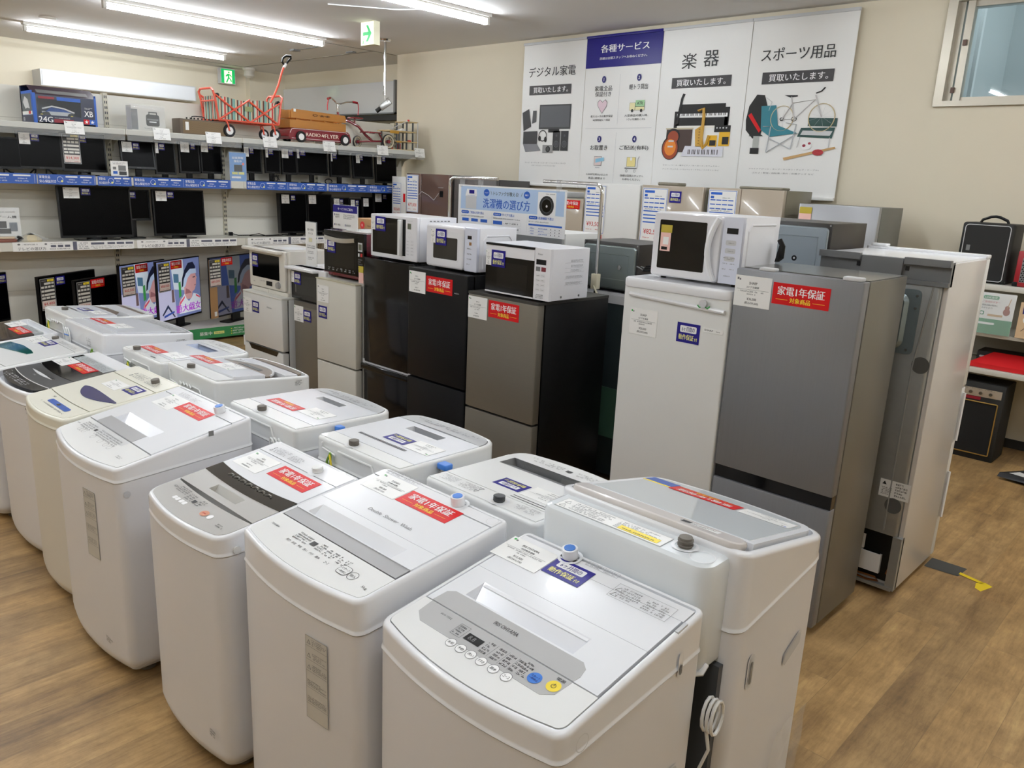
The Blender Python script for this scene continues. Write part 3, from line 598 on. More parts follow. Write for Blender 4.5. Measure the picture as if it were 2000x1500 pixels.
# 7: green window machine
t, MT, w, d = washer(-5.07, -4.50, .97, 1.465, .75, .79, .81, .86, 'white washing machine with a dark green curved window in its lid', bow=.035, rf=.06, cm=WH2)
b = MB(WH2); b.at(MT); pan(b, w, .012, .014, .10, -.03, .001, .03, .01, .04); b.use(INKG); b.dash(-.2, .2, .03, .07, 3, .002, 5, .5); b.build('control_panel', t)
b = MB(WH2); b.at(MT); pan(b, w, .012, .103, .43, -.03, .003, .01, 0); b.build('lid', t)
b = MB(mat('deep_green_window', (14, 92, 82), .07, coat=.6)); b.at(MT); b.prism([(-.25, .265), (-.1, .29), (.06, .285), (.12, .275), (.11, .245), (0, .225), (-.12, .2), (-.24, .17)], 0, .006); b.build('lid_window', t)
b = MB(WH2); b.at(MT); b.box(-w/2+.012, w/2-.012, .433, d-.012, -.03, .003); b.use(RUB); b.cyl((-.12, .46, 0), (-.12, .46, .016), .018, 14); b.build('rear_deck', t)
card(t, at(MT, -.25, .34, .0035), .15, .09, '', '', '', '', 31); blue(t, at(MT, -.1, .36, .0035), .12, .072)
warn(t, at(MT, -.02, .438, .004), .26, .035, 4, frame=False)
# 8: brown tinted lid machine
t, MT, w, d = washer(-5.63, -5.08, .98, 1.50, .76, .79, .82, .86, 'white washing machine with a tinted brown lid at the photo edge', bow=.03, rf=.06)
b = MB(mat('tinted_brown_lid', (74, 64, 58), .1, coat=.5)); b.at(MT); pan(b, w, .04, .14, .40, -.03, .006, 0, 0); b.build('lid', t)
b = MB(WH2); b.at(MT); pan(b, w, .02, .02, .135, -.03, .003, .02, 0); b.build('control_panel', t)
b = MB(mat('silver_label', (176, 182, 184), .35)); b.at(MT); b.box(-w/2+.04, w/2-.04, .40, .45, -.03, .006); b.use(INKG); b.dash(-w/2+.05, w/2-.05, .405, .445, 4, .0065, 5); b.build('rear_deck', t)
card(t, at(MT, -.2, .36, .0065), .15, .09, '', '', '', '', 35); red(t, at(MT, -.03, .335, .0065), .22, .072)
# ---------------------------------------------------------------- second row: machines turned round, backs to the first row
def relief(t, w, d, z0, z1, zig=True):
    # moulded lines on the rear of the cover
    b = MB(WH2); b.at(BACK(d+.004, 0, 0))
    x0, x1 = -w/2+.05, w/2-.06
    b.tube([(x0, z1-.01, .002), (x0, z0+.06, .002), (x0+.08, z0+.05, .002)], .004, 6)
    b.tube([(x0+.1, z0+.07, .002)]+([(x0+.12+.016*k, z0+(.072 if k % 2 else .060), .002) for k in range(8)] if zig else [])+[(x0+.30, z0+.07, .002), (x0+.32, z0+.03, .002), (x1, z0+.0, .002)], .004, 6)
    b.build('rear_moulding', t)
    b = MB(mat('earth_wire_green', (120, 160, 60), .5)); b.at(BACK(d+.012, 0, 0)); b.tube([(x0+.06, z0+.055, 0), (x0+.045, z0+.02, .006), (x0+.05, z0-.01, 0), (x0+.065, z0+.02, .004), (x0+.06, z0+.05, 0)], .005, 6)
    b.use(YEL); b.tube([(x0+.06, z0+.05, .003), (x0+.075, z0+.0, .006), (x0+.06, z0-.01, .002)], .004, 6); b.build('earth_wire', t)
def coil(t, d, x, z, k=1):
    b = MB(WH2)
    for q in range(3): b.at(Matrix.Translation((x+.01*q, d+.012+.006*q, z)) @ Matrix.Rotation(R(8*q), 4, 'Y')); b.tube([(.022*math.cos(a*PI/6), 0, .06*math.sin(a*PI/6)) for a in range(12)], .004, 6, True)
    b.use(BLUECAP, Matrix.Translation((x+.01, d+.018, z))); b.tube([(-.03, 0, .02), (0, .012, .025), (.03, 0, .02)], .003, 6); b.build('power_cord', t)
# 1: tall machine, its rear housing stands up behind the near machine
x0, x1, y1 = -1.335, -.745, 2.13; t = None
t, MT, w, d = washer(x0, x1, 1.64, y1, .862, .80, .925, 1.02, 'tall white washing machine seen from the rear with a yellow caution strip', face=1, bow=.04, rf=.07, tp=.012, rb=.04)
b = MB(LID); b.at(MT); pan(b, w, .03, .03, .415, -.03, .008, .03, 0, .03); b.use(mat('lid_glass_grey', (208, 214, 217), .1, coat=.5)); pan(b, w, .05, .05, .40, .0, .0095, .03, 0, .03); b.build('lid', t)
b = MB(mat('pale_pink_grey', (206, 201, 198), .25, coat=.3)); b.at(MT); b.rbox(-.262, .262, .42, .492, -.01, .014, .03, .008); b.build('hinge_cover', t)
b = MB(PAPER); b.at(at(MT, .03, .455, .0145) @ Matrix.Rotation(PI, 4, 'Z')); b.rect(.11, .22, -.01, .012, 0); b.use(INK); b.rect(.112, .14, -.008, .01, .0004); b.dash(.145, .215, -.006, .008, 2, .0005, 4); b.build('hinge_label', t)
HZ = 1.0
b = MB(mat('rear_housing_white', (224, 229, 232), .25, coat=.3)); b.rbox(-w/2+.045, w/2-.02, d-.05, d+.105, .72, HZ, .045, .018, 6, .01); b.build('rear_housing', t)
MH = Matrix.Translation((0, d+.0, HZ)) @ Matrix.Rotation(PI, 4, 'Z')
warn(t, MH @ Matrix.Translation((-.235, -.085, .001)), .34, .062, 6, base=PAPER)
b = MB(YEL); b.at(MH @ Matrix.Translation((-.03, -.078, .0022))); b.box(0, .12, 0, .022, 0, .0006); b.use(INK); b.dash(.01, .11, .003, .012, 1, .001, 4); b.build('caution_strip', t)
b = MB(RUB); b.at(MH); b.cyl((.145, -.035, -.01), (.145, -.035, .026), .017, 14); b.cyl((.145, -.035, .005), (.145, -.035, .009), .02, 14); b.cyl((.145, -.035, .016), (.145, -.035, .02), .02, 14)
b.use(WH); b.ring(.145, -.035, .034, .008, .002); b.ring(.205, -.055, .032, .002, .002); b.build('water_inlet', t)
b = MB(WH); b.tube([(-.20, d+.09, .72), (-.235, d+.09, .715), (-.25, d+.08, .72), (-.25, d+.06, .735)], .008, 6); b.build('cord_hook', t)
b = MB(DGREY); b.box(-w/2+.03, w/2-.035, d, d+.02, .1, .715); b.build('rear_panel', t)
b = MB(WH); b.at(LEFT(-w/2, 0, 0)); b.poly(rrect(-.42, -.385, .62, .72, .017, 4), .003); b.use(LGREY); b.poly(rrect(-.413, -.392, .628, .712, .01, 4), .0045); b.use(MGREY); b.poly(rrect(-.409, -.396, .635, .70, .006, 4), .0055); b.build('side_slot', t)
b = MB(WH); b.at(LEFT(-w/2, 0, 0)); b.poly([(-.20, .60), (-.185, .59), (-.10, .625), (-.10, .665), (-.115, .668), (-.20, .63)], .003); b.use(LGREY); b.poly([(-.196, .603), (-.185, .597), (-.106, .628), (-.106, .66), (-.115, .662), (-.196, .626)], .0045); b.build('side_handle', t)
FILM = mat('wrapping_film', (240, 244, 246), .12, alpha=.22)
b = MB(FILM); rnd = random.Random(4)
g = [[None]*9 for _ in range(7)]; vs = []; fs = []
for i in range(7):
    for j in range(9): vs.append((-w/2-.006-.010*rnd.random(), .0+.30*i/6*(1-.35*j/8)+.01*rnd.random(), .02+.36*j/8+.012*rnd.random()))
for i in range(6):
    for j in range(8): a = i*9+j; fs.append((a, a+1, a+10, a+9))
b.add(vs, fs); b.build('wrapping_film', t, 'crumpled clear film', 'stuff')
M1 = MT @ Matrix.Rotation(PI, 4, 'Z')
red(t, at(MT, -.07, .075, .0105), .22, .066); card(t, at(MT, -.235, .075, .0105), .155, .07, '', '', '', '', 41, logo=BLUEP)
b = MB(STRIPB); b.at(MT); b.box(.155, .25, .06, .12, .0095, .0103); b.use(YEL); b.box(.155, .25, .12, .13, .0095, .0103); b.build('energy_label', t)
# 2: beige hinged machine with the dark handle pocket
t, MT, w, d = washer(-1.885, -1.385, 1.61, 2.08, .78, .78, .872, .885, 'washing machine seen from the rear with two black lines and a wide dark handle pocket', face=1, rf=.07, cm=WH2)
b = MB(WH2); b.at(MT); pan(b, w, .014, .014, .075, -.03, .001, .03, .01, .05); b.use(INK); b.rect(-.03, -.006, .03, .048, .002); b.use(INKG); b.dash(-.17, -.04, .02, .055, 3, .002, 5, .6); b.dash(.01, .16, .02, .055, 3, .002, 7, .5); b.ring(.06, .045, .01, .001, .002, 12); b.build('control_panel', t)
b = MB(WH2); b.at(MT); hole = (-.165, .20, .085, .165); b.slab(-w/2+.012, w/2-.012, .076, .38, -.03, .003, hole); b.use(MGREY); trough(b, *hole, .03, .003)
b.use(INK); b.rect(-.20, -.05, .352, .356, .0035); b.rect(-.20, -.05, .366, .37, .0035); b.build('lid', t)
b = MB(WH2); b.at(MT); b.box(-w/2+.012, w/2-.012, .384, d-.012, -.03, .003); b.build('rear_deck', t)
inlet(t, MT, -.06, .43, False, DGREY)
blue(t, at(MT, -.045, .262, .0035), .115, .068); card(t, at(MT, -.21, .245, .0035), .155, .09, '', '', '', '', 45)
warn(t, at(MT, .03, .392, .004), .2, .06, 6, frame=False); warn(t, at(MT, -.22, .392, .004), .11, .05, 5, frame=False, tri=False)
# 3: louvre machine
t, MT, w, d = washer(-2.45, -1.955, 1.56, 2.03, .80, .80, .893, .895, 'washing machine seen from the rear with a fine black louvre line and navy sticker', face=1, rf=.07, cm=WH2)
b = MB(mat('panel_silver_grey', (176, 177, 178), .35, metal=.2)); b.at(MT); pan(b, w, .016, .012, .085, -.03, .002, .03, .01, .05); b.use(INKG); b.dash(-.18, .18, .02, .05, 2, .003, 5, .5); b.build('control_panel', t)
b = MB(LIDT); b.at(MT); hole = (-.09, .10, .12, .165); b.slab(-w/2+.012, w/2-.012, .088, .395, -.03, .003, hole); b.use(LGREY); trough(b, *hole, .028, .003)
b.use(INK); [b.rect(-.11+.009*k, -.105+.009*k, .325, .34, .004) for k in range(31)]
b.use(LID); b.frame(-w/2+.03, w/2-.03, .095, .19, .006, .0036); b.build('lid', t)
b = MB(WH2); b.at(MT); b.box(-w/2+.012, w/2-.012, .398, d-.012, -.03, .003); b.build('rear_deck', t); inlet(t, MT, .057, .435, False)
blue(t, at(MT, -.055, .235, .004), .12, .065); card(t, at(MT, -.2, .22, .004), .14, .09, '', '', '', '', 49)
relief(t, w, d, .80, .89, False)
b = MB(mat('hose_grey', (170, 166, 160), .5)); b.at(MV(-w/2-.028, .29, 0))
for k in range(5): b.cyl((0, 0, .76+.022*k), (0, 0, .773+.022*k), .02, 12); b.cyl((0, 0, .773+.022*k), (0, 0, .782+.022*k), .016, 12)
b.use(BLUECAP); b.rbox(-.022, .024, -.02, .02, .868, .888, .008, .004); b.build('drain_hose', t)
# 4: pale panel machine
t, MT, w, d = washer(-3.05, -2.535, 1.52, 1.99, .80, .80, .885, .895, 'washing machine seen from the rear with a red sticker and coiled white cord beside it', face=1, rf=.07, cm=WH2)
b = MB(mat('panel_silver_grey', (176, 177, 178), .35, metal=.2)); b.at(MT); pan(b, w, .016, .012, .07, -.03, .002, .03, .01, .05); b.use(INKG); b.dash(-.18, .18, .02, .05, 2, .003, 5, .5); b.build('control_panel', t)
b = MB(LIDT); b.at(MT); hole = (-.08, .10, .11, .15); b.slab(-w/2+.012, w/2-.012, .073, .38, -.03, .003, hole); b.use(LGREY); trough(b, *hole, .028, .003); b.use(LID); b.frame(-w/2+.03, w/2-.03, .08, .175, .006, .0036); b.build('lid', t)
b = MB(WH2); b.at(MT); b.box(-w/2+.012, w/2-.012, .384, d-.012, -.03, .003); b.build('rear_deck', t); inlet(t, MT, .054, .43, False)
red(t, at(MT, -.03, .28, .004), .21, .06); card(t, at(MT, -.19, .235, .004), .15, .09, '', '', '', '', 53)
relief(t, w, d, .80, .88, False)
coil(t, d, -.16, .78)
b = MB(BLUECAP); b.at(MV(-w/2-.026, .285, 0)); b.rbox(-.018, .018, -.016, .016, .862, .885, .008, .004); b.use(mat('hose_grey', (170, 166, 160), .5)); b.cyl((0, 0, .70), (0, 0, .862), .015, 10); b.build('drain_hose', t)
# 5: brown handle machine
t, MT, w, d = washer(-3.72, -3.225, 1.55, 2.03, .80, .80, .895, .935, 'washing machine seen from the rear with a brown curved lid handle', face=1, rf=.04, cm=WH2)
BRN = mat('taupe_metallic', (118, 104, 90), .3, metal=.3)
b = MB(BRN); b.at(MT); pan(b, w, .03, .02, .05, -.03, .003, .02, .01, .02); b.build('control_panel', t)
b = MB(WH); b.at(MT); pan(b, w, .03, .055, .12, -.03, .002, .01, 0); b.build('front_deck', t)
b = MB(LIDT); b.at(MT); pan(b, w, .03, .225, .38, -.03, .012, 0, 0); b.build('lid', t)
b = MB(BRN); b.at(MT); b.prism([(.22-.44*k/14, .222) for k in range(15)]+[(-.22+.44*k/14, .20-.085*math.sin(PI*(k/14)**.8)) for k in range(15)], -.03, .004)
b.use(LGREY); b.tube([(-.22+.44*k/14, .20-.085*math.sin(PI*(k/14)**.8), .005) for k in range(15)], .006, 6); b.use(DGREY); b.prism([(.1, .19), (-.1, .19), (-.08, .16), (.08, .16)], 0, .0055); b.build('lid_handle', t)
b = MB(WH2); b.at(MT); b.box(-w/2+.02, w/2-.02, .384, d-.012, -.03, .004); b.build('rear_deck', t); inlet(t, MT, .065, .445, False)
red(t, at(MT, .09, .275, .0128), .21, .07); card(t, at(MT, -.07, .235, .0128), .155, .1, '', '', '', '', 57)
relief(t, w, d, .80, .92)
b = MB(INK); b.at(LEFT(-w/2-.001, 0, 0)); b.dash(-.09, -.05, .86, .885, 4, .004, 5, 1); b.build('side_print', t)
# 6
t, MT, w, d = washer(-4.27, -3.80, 1.55, 2.03, .80, .80, .90, .91, 'washing machine seen from the rear with printed text on its upper back deck', face=1, rf=.06, cm=WH2)
b = MB(WH2); b.at(MT); pan(b, w, .016, .012, .09, -.03, .002, .03, .01, .05); b.use(INKG); b.dash(-.18, .18, .02, .06, 2, .003, 5, .5); b.build('control_panel', t)
b = MB(LIDT); b.at(MT); hole = (-.12, .12, .12, .19); b.slab(-w/2+.012, w/2-.012, .093, .41, -.03, .003, hole); b.use(mat('pale_blue_pocket', (182, 192, 214), .3)); trough(b, *hole, .028, .003); b.build('lid', t)
b = MB(WH2); b.at(MT); b.box(-w/2+.012, w/2-.012, .414, d-.012, -.03, .003); b.use(INK); b.rect(-.13, -.07, .45, .458, .004); b.build('rear_deck', t); inlet(t, MT, .114, .448, False)
red(t, at(MT, -.03, .345, .004), .21, .065); card(t, at(MT, -.19, .31, .004), .155, .08, '', '', '', '', 61)
warn(t, at(MT, -.12, .42, .0045), .2, .04, 4, frame=False, tri=False); relief(t, w, d, .80, .88, False)
b = MB(INK); b.at(BACK(d+.003, 0, 0)); b.dash(-.15, -.05, .80, .85, 5, 0, 4, 1); b.build('rear_print', t)
# 7
t, MT, w, d = washer(-4.97, -4.39, 1.50, 2.0, .84, .84, .915, .958, 'wide washing machine seen from the rear with a grey slatted front strip', face=1, rf=.04, cm=WH)
b = MB(mat('panel_silver_grey', (176, 177, 178), .35, metal=.2)); b.at(MT); pan(b, w, .03, .02, .12, -.03, .003, .02, .01, .02); b.use(INKG); b.dash(-.22, .22, .04, .09, 3, .0035, 5, .5); b.build('control_panel', t)
b = MB(LIDT); b.at(MT); pan(b, w, .03, .125, .41, -.03, .008, .01, 0); b.build('lid', t)
b = MB(WH); b.at(MT); b.box(-w/2+.02, w/2-.02, .414, d-.012, -.03, .004); b.build('rear_deck', t)
red(t, at(MT, .03, .31, .009), .21, .07); card(t, at(MT, -.13, .27, .009), .155, .1, '', '', '', '', 65)
b = MB(INK); b.at(LEFT(-w/2-.001, 0, 0)); b.dash(-.11, -.05, .87, .89, 3, .004, 5, 1); b.build('side_print', t); coil(t, d, .20, .86)
b = MB(mat('earth_wire_green', (120, 160, 60), .5)); b.at(BACK(d+.012, 0, 0)); b.tube([(.16, .86, 0), (.14, .81, .006), (.17, .80, 0), (.17, .85, .004)], .006, 6); b.build('earth_wire', t)
b = MB(INKG); b.at(BACK(d+.003, 0, 0)); b.dash(.06, .13, .86, .91, 4, 0, 4, .6); b.build('rear_print', t)
# 8
t, MT, w, d = washer(-5.53, -5.02, 1.56, 2.04, .82, .82, .92, .945, 'washing machine seen from the rear with moulded lines and a long dark handle slot', face=1, rf=.05, cm=WH2)
b = MB(WH); b.at(MT); pan(b, w, .02, .015, .15, -.03, .003, .02, .01, .02); b.use(BRN); b.prism([(-.2, .06), (-.18, .03), (.2, .03), (.22, .06)], 0, .004); b.build('control_panel', t)
b = MB(LIDT); b.at(MT); pan(b, w, .03, .22, .36, -.03, .006, .01, 0); b.use(BRN); b.prism([(.2, .215), (-.2, .215), (-.1, .16), (.1, .16)], 0, .005); b.use(INK); b.rect(.02, .22, .362, .37, .004); b.build('lid', t)
b = MB(WH2); b.at(MT); b.box(-w/2+.02, w/2-.02, .374, d-.012, -.03, .004); b.build('rear_deck', t); inlet(t, MT, .06, .42, False)
blue(t, at(MT, -.02, .28, .007), .12, .06); card(t, at(MT, -.17, .25, .007), .14, .07, '', '', '', '', 69); relief(t, w, d, .82, .92)
# ---------------------------------------------------------------- refrigerators
def fridge(x0, x1, y0, y1, h, splits, label, dm, sm, dth=.055, doors=None, gap=.012, rr=.008, z0=.05, gapm=BLK, topm=None, cap=None, rz=0, seam=.01):
    """front faces -y; splits: heights of the joints between doors"""
    w = x1-x0; d = y1-y0
    t = thing('refrigerator', label, 'refrigerator', ((x0+x1)/2, y0 if rz == 0 else y1, 0), rz, 'refrigerators for sale')
    b = MB(sm); b.rbox(-w/2, w/2, dth+.008, d, z0, h, .006, .003, 2); b.use(gapm); b.box(-w/2+.01, w/2-.01, dth, dth+.012, z0+.01, h-.01); b.build('cabinet', t)
    zs = [z0]+list(splits)+[h-.0]
    ds = []
    for k in range(len(zs)-1):
        a = zs[k]+(gap/2 if k else 0); c = zs[k+1]-(gap/2 if k < len(zs)-2 else 0)
        b = MB(dm); b.rbox(-w/2, w/2, 0, dth, a, c, rr, .004, 3); o = b.build('door', t); ds.append(o)
    for fx in (-w/2+.06, w/2-.06):
        b = MB(BLK); b.cyl((fx, .06, 0), (fx, .06, z0+.01), .02, 10); b.build('foot', t); b = MB(BLK); b.cyl((fx, d-.05, 0), (fx, d-.05, z0+.01), .02, 10); b.build('foot', t)
    return t, ds, w, d
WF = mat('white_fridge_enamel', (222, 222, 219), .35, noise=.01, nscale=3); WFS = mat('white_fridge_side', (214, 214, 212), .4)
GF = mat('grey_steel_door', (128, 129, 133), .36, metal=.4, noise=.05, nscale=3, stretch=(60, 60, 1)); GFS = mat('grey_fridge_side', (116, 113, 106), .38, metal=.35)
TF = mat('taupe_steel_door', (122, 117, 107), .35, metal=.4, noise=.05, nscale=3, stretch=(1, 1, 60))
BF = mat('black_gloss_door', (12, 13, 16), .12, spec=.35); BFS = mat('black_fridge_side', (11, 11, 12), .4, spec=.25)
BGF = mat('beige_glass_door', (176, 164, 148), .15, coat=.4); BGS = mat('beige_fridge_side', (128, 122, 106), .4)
# front row, from the grey one
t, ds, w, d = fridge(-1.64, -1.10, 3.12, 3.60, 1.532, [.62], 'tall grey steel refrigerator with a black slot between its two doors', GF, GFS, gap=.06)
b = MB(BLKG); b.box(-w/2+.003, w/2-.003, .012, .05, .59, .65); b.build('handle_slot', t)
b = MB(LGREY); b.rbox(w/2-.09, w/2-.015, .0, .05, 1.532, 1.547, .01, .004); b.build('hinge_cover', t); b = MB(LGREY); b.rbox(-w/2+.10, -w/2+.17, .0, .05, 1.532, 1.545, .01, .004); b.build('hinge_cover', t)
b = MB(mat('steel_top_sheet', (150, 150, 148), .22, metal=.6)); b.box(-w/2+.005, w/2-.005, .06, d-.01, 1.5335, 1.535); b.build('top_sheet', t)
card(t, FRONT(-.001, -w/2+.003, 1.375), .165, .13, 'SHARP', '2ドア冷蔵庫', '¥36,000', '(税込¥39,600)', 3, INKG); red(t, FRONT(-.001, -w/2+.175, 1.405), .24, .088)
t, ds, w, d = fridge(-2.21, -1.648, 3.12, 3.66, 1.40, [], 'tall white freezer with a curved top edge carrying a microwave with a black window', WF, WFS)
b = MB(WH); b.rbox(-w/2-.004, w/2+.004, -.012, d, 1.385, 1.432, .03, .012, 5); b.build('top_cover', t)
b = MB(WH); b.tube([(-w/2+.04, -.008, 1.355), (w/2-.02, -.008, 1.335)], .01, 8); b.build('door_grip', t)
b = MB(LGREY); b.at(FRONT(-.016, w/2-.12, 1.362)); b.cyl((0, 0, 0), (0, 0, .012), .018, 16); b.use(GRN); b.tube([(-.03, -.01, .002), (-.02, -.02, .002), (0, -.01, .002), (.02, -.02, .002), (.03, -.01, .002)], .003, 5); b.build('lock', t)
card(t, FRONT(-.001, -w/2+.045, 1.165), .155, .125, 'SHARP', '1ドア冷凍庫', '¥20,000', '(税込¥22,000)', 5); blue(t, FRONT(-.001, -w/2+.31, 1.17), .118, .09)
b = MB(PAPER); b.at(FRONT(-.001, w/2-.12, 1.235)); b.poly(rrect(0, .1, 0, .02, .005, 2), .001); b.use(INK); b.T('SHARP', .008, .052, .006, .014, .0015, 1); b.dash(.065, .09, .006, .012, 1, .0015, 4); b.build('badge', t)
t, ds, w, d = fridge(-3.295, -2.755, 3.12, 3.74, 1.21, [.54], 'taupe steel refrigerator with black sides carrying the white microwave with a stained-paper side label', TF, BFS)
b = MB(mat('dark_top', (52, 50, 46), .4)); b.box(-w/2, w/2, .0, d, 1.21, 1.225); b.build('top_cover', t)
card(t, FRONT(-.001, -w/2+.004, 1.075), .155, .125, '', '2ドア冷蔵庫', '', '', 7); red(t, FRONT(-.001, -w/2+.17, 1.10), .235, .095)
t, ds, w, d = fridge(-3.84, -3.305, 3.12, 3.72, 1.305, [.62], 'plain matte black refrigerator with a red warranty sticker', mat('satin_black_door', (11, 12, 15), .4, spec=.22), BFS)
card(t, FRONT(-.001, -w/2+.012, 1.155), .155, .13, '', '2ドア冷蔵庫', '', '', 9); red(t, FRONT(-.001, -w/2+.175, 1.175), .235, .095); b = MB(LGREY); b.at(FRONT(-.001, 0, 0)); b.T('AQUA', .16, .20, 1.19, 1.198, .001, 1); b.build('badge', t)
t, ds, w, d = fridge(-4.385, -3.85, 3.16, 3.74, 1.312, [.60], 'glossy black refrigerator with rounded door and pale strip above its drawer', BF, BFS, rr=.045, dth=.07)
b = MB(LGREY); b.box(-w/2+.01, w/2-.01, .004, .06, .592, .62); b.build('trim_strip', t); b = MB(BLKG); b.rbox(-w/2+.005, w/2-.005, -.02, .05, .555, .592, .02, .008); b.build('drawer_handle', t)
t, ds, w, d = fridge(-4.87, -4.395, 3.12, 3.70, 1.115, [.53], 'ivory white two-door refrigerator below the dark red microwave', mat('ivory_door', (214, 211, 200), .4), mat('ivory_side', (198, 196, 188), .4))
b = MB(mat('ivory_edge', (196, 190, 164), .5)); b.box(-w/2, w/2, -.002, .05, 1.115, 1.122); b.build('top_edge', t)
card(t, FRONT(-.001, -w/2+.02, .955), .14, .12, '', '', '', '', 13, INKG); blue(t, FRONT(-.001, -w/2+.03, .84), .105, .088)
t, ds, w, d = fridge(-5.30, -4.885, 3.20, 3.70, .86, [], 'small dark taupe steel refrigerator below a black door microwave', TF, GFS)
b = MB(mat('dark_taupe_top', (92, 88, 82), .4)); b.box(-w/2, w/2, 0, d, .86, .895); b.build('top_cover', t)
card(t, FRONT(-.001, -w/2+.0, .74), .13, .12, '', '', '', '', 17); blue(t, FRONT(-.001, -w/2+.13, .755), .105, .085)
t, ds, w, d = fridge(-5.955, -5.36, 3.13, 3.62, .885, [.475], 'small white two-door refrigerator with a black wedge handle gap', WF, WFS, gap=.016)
b = MB(mat('white_fridge_top', (222, 222, 216), .4)); b.rbox(-w/2, w/2, -.002, d, .885, .90, .01, .004); b.build('top_cover', t)
b = MB(BLKG); b.at(FRONT(-.001, 0, 0)); b.prism([(-w/2+.08, .475), (w/2-.06, .475), (w/2-.09, .435), (-w/2+.12, .435)], 0, .002); b.build('handle_slot', t)
b = MB(WH); b.cyl((-w/2-.012, .02, .44), (-w/2-.012, .02, .52), .018, 12); b.build('door_handle', t)
card(t, FRONT(-.001, -w/2+.01, .725), .13, .12, '', '', '', '', 19); blue(t, FRONT(-.001, -w/2+.15, .74), .105, .09); b = MB(INKG); b.at(FRONT(-.001, 0, 0)); b.T('Hisense', .08, .15, .80, .812, .001, 1); b.build('badge', t)
# second row with rear towards the camera
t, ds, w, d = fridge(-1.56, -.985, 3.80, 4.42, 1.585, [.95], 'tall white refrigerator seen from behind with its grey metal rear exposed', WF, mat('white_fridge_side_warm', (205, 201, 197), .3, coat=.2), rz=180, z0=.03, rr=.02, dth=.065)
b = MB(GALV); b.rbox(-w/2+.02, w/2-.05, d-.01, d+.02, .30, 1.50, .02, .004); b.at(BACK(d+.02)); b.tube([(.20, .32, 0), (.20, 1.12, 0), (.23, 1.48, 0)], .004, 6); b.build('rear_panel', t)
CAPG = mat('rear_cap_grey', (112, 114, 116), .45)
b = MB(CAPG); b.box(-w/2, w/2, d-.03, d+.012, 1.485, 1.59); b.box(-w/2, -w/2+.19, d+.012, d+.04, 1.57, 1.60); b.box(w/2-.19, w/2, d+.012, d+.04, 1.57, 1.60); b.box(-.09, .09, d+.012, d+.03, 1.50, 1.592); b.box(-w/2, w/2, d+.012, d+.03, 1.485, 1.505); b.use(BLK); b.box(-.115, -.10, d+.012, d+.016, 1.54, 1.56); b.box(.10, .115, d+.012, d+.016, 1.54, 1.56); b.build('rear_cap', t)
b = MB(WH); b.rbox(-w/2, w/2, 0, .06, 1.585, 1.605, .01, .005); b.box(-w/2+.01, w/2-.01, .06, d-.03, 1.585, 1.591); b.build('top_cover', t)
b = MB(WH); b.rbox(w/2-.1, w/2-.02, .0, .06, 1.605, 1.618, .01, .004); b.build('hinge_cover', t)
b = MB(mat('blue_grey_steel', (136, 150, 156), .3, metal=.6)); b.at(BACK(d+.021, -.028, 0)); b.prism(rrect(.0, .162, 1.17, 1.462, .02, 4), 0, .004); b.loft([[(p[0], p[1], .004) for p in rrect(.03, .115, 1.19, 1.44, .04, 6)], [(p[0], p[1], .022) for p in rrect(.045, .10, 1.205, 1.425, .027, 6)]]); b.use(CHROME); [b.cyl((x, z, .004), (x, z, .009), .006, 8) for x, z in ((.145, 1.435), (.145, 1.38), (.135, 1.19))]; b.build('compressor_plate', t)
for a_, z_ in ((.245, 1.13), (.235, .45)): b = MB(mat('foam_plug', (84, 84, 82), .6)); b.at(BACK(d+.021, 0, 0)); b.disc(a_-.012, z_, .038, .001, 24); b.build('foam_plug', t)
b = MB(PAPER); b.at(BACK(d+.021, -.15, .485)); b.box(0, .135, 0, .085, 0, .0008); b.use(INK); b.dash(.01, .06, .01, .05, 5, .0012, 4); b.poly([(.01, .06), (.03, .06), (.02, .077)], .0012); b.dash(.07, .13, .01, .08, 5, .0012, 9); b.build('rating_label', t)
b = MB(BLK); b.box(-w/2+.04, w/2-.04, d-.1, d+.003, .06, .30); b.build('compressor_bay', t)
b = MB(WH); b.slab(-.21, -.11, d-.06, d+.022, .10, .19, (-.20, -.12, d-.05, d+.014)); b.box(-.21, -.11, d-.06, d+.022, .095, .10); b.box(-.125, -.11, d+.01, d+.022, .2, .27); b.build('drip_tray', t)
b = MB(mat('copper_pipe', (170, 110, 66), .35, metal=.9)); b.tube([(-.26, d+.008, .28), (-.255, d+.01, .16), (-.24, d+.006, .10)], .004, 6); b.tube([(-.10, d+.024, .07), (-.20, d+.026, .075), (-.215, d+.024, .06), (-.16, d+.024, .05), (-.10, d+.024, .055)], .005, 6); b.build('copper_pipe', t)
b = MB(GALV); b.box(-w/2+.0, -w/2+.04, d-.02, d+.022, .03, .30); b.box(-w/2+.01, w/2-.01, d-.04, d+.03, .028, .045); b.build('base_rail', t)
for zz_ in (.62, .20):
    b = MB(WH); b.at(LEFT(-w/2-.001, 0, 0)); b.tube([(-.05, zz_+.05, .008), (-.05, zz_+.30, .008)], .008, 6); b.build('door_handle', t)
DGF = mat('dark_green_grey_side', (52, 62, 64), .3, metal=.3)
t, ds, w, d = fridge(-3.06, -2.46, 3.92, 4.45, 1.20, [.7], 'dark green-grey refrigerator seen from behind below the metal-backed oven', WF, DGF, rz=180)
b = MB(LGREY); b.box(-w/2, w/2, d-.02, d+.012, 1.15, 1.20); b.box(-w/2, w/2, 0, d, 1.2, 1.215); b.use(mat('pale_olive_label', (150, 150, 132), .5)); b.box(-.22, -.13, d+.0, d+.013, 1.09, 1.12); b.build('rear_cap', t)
b = MB(mat('green_rear_panel', (60, 92, 76), .4)); b.box(-w/2+.05, w/2-.05, d, d+.008, .3, .62); b.use(WH); b.box(-.2, -.05, d, d+.03, .16, .28); b.build('rear_panel', t)
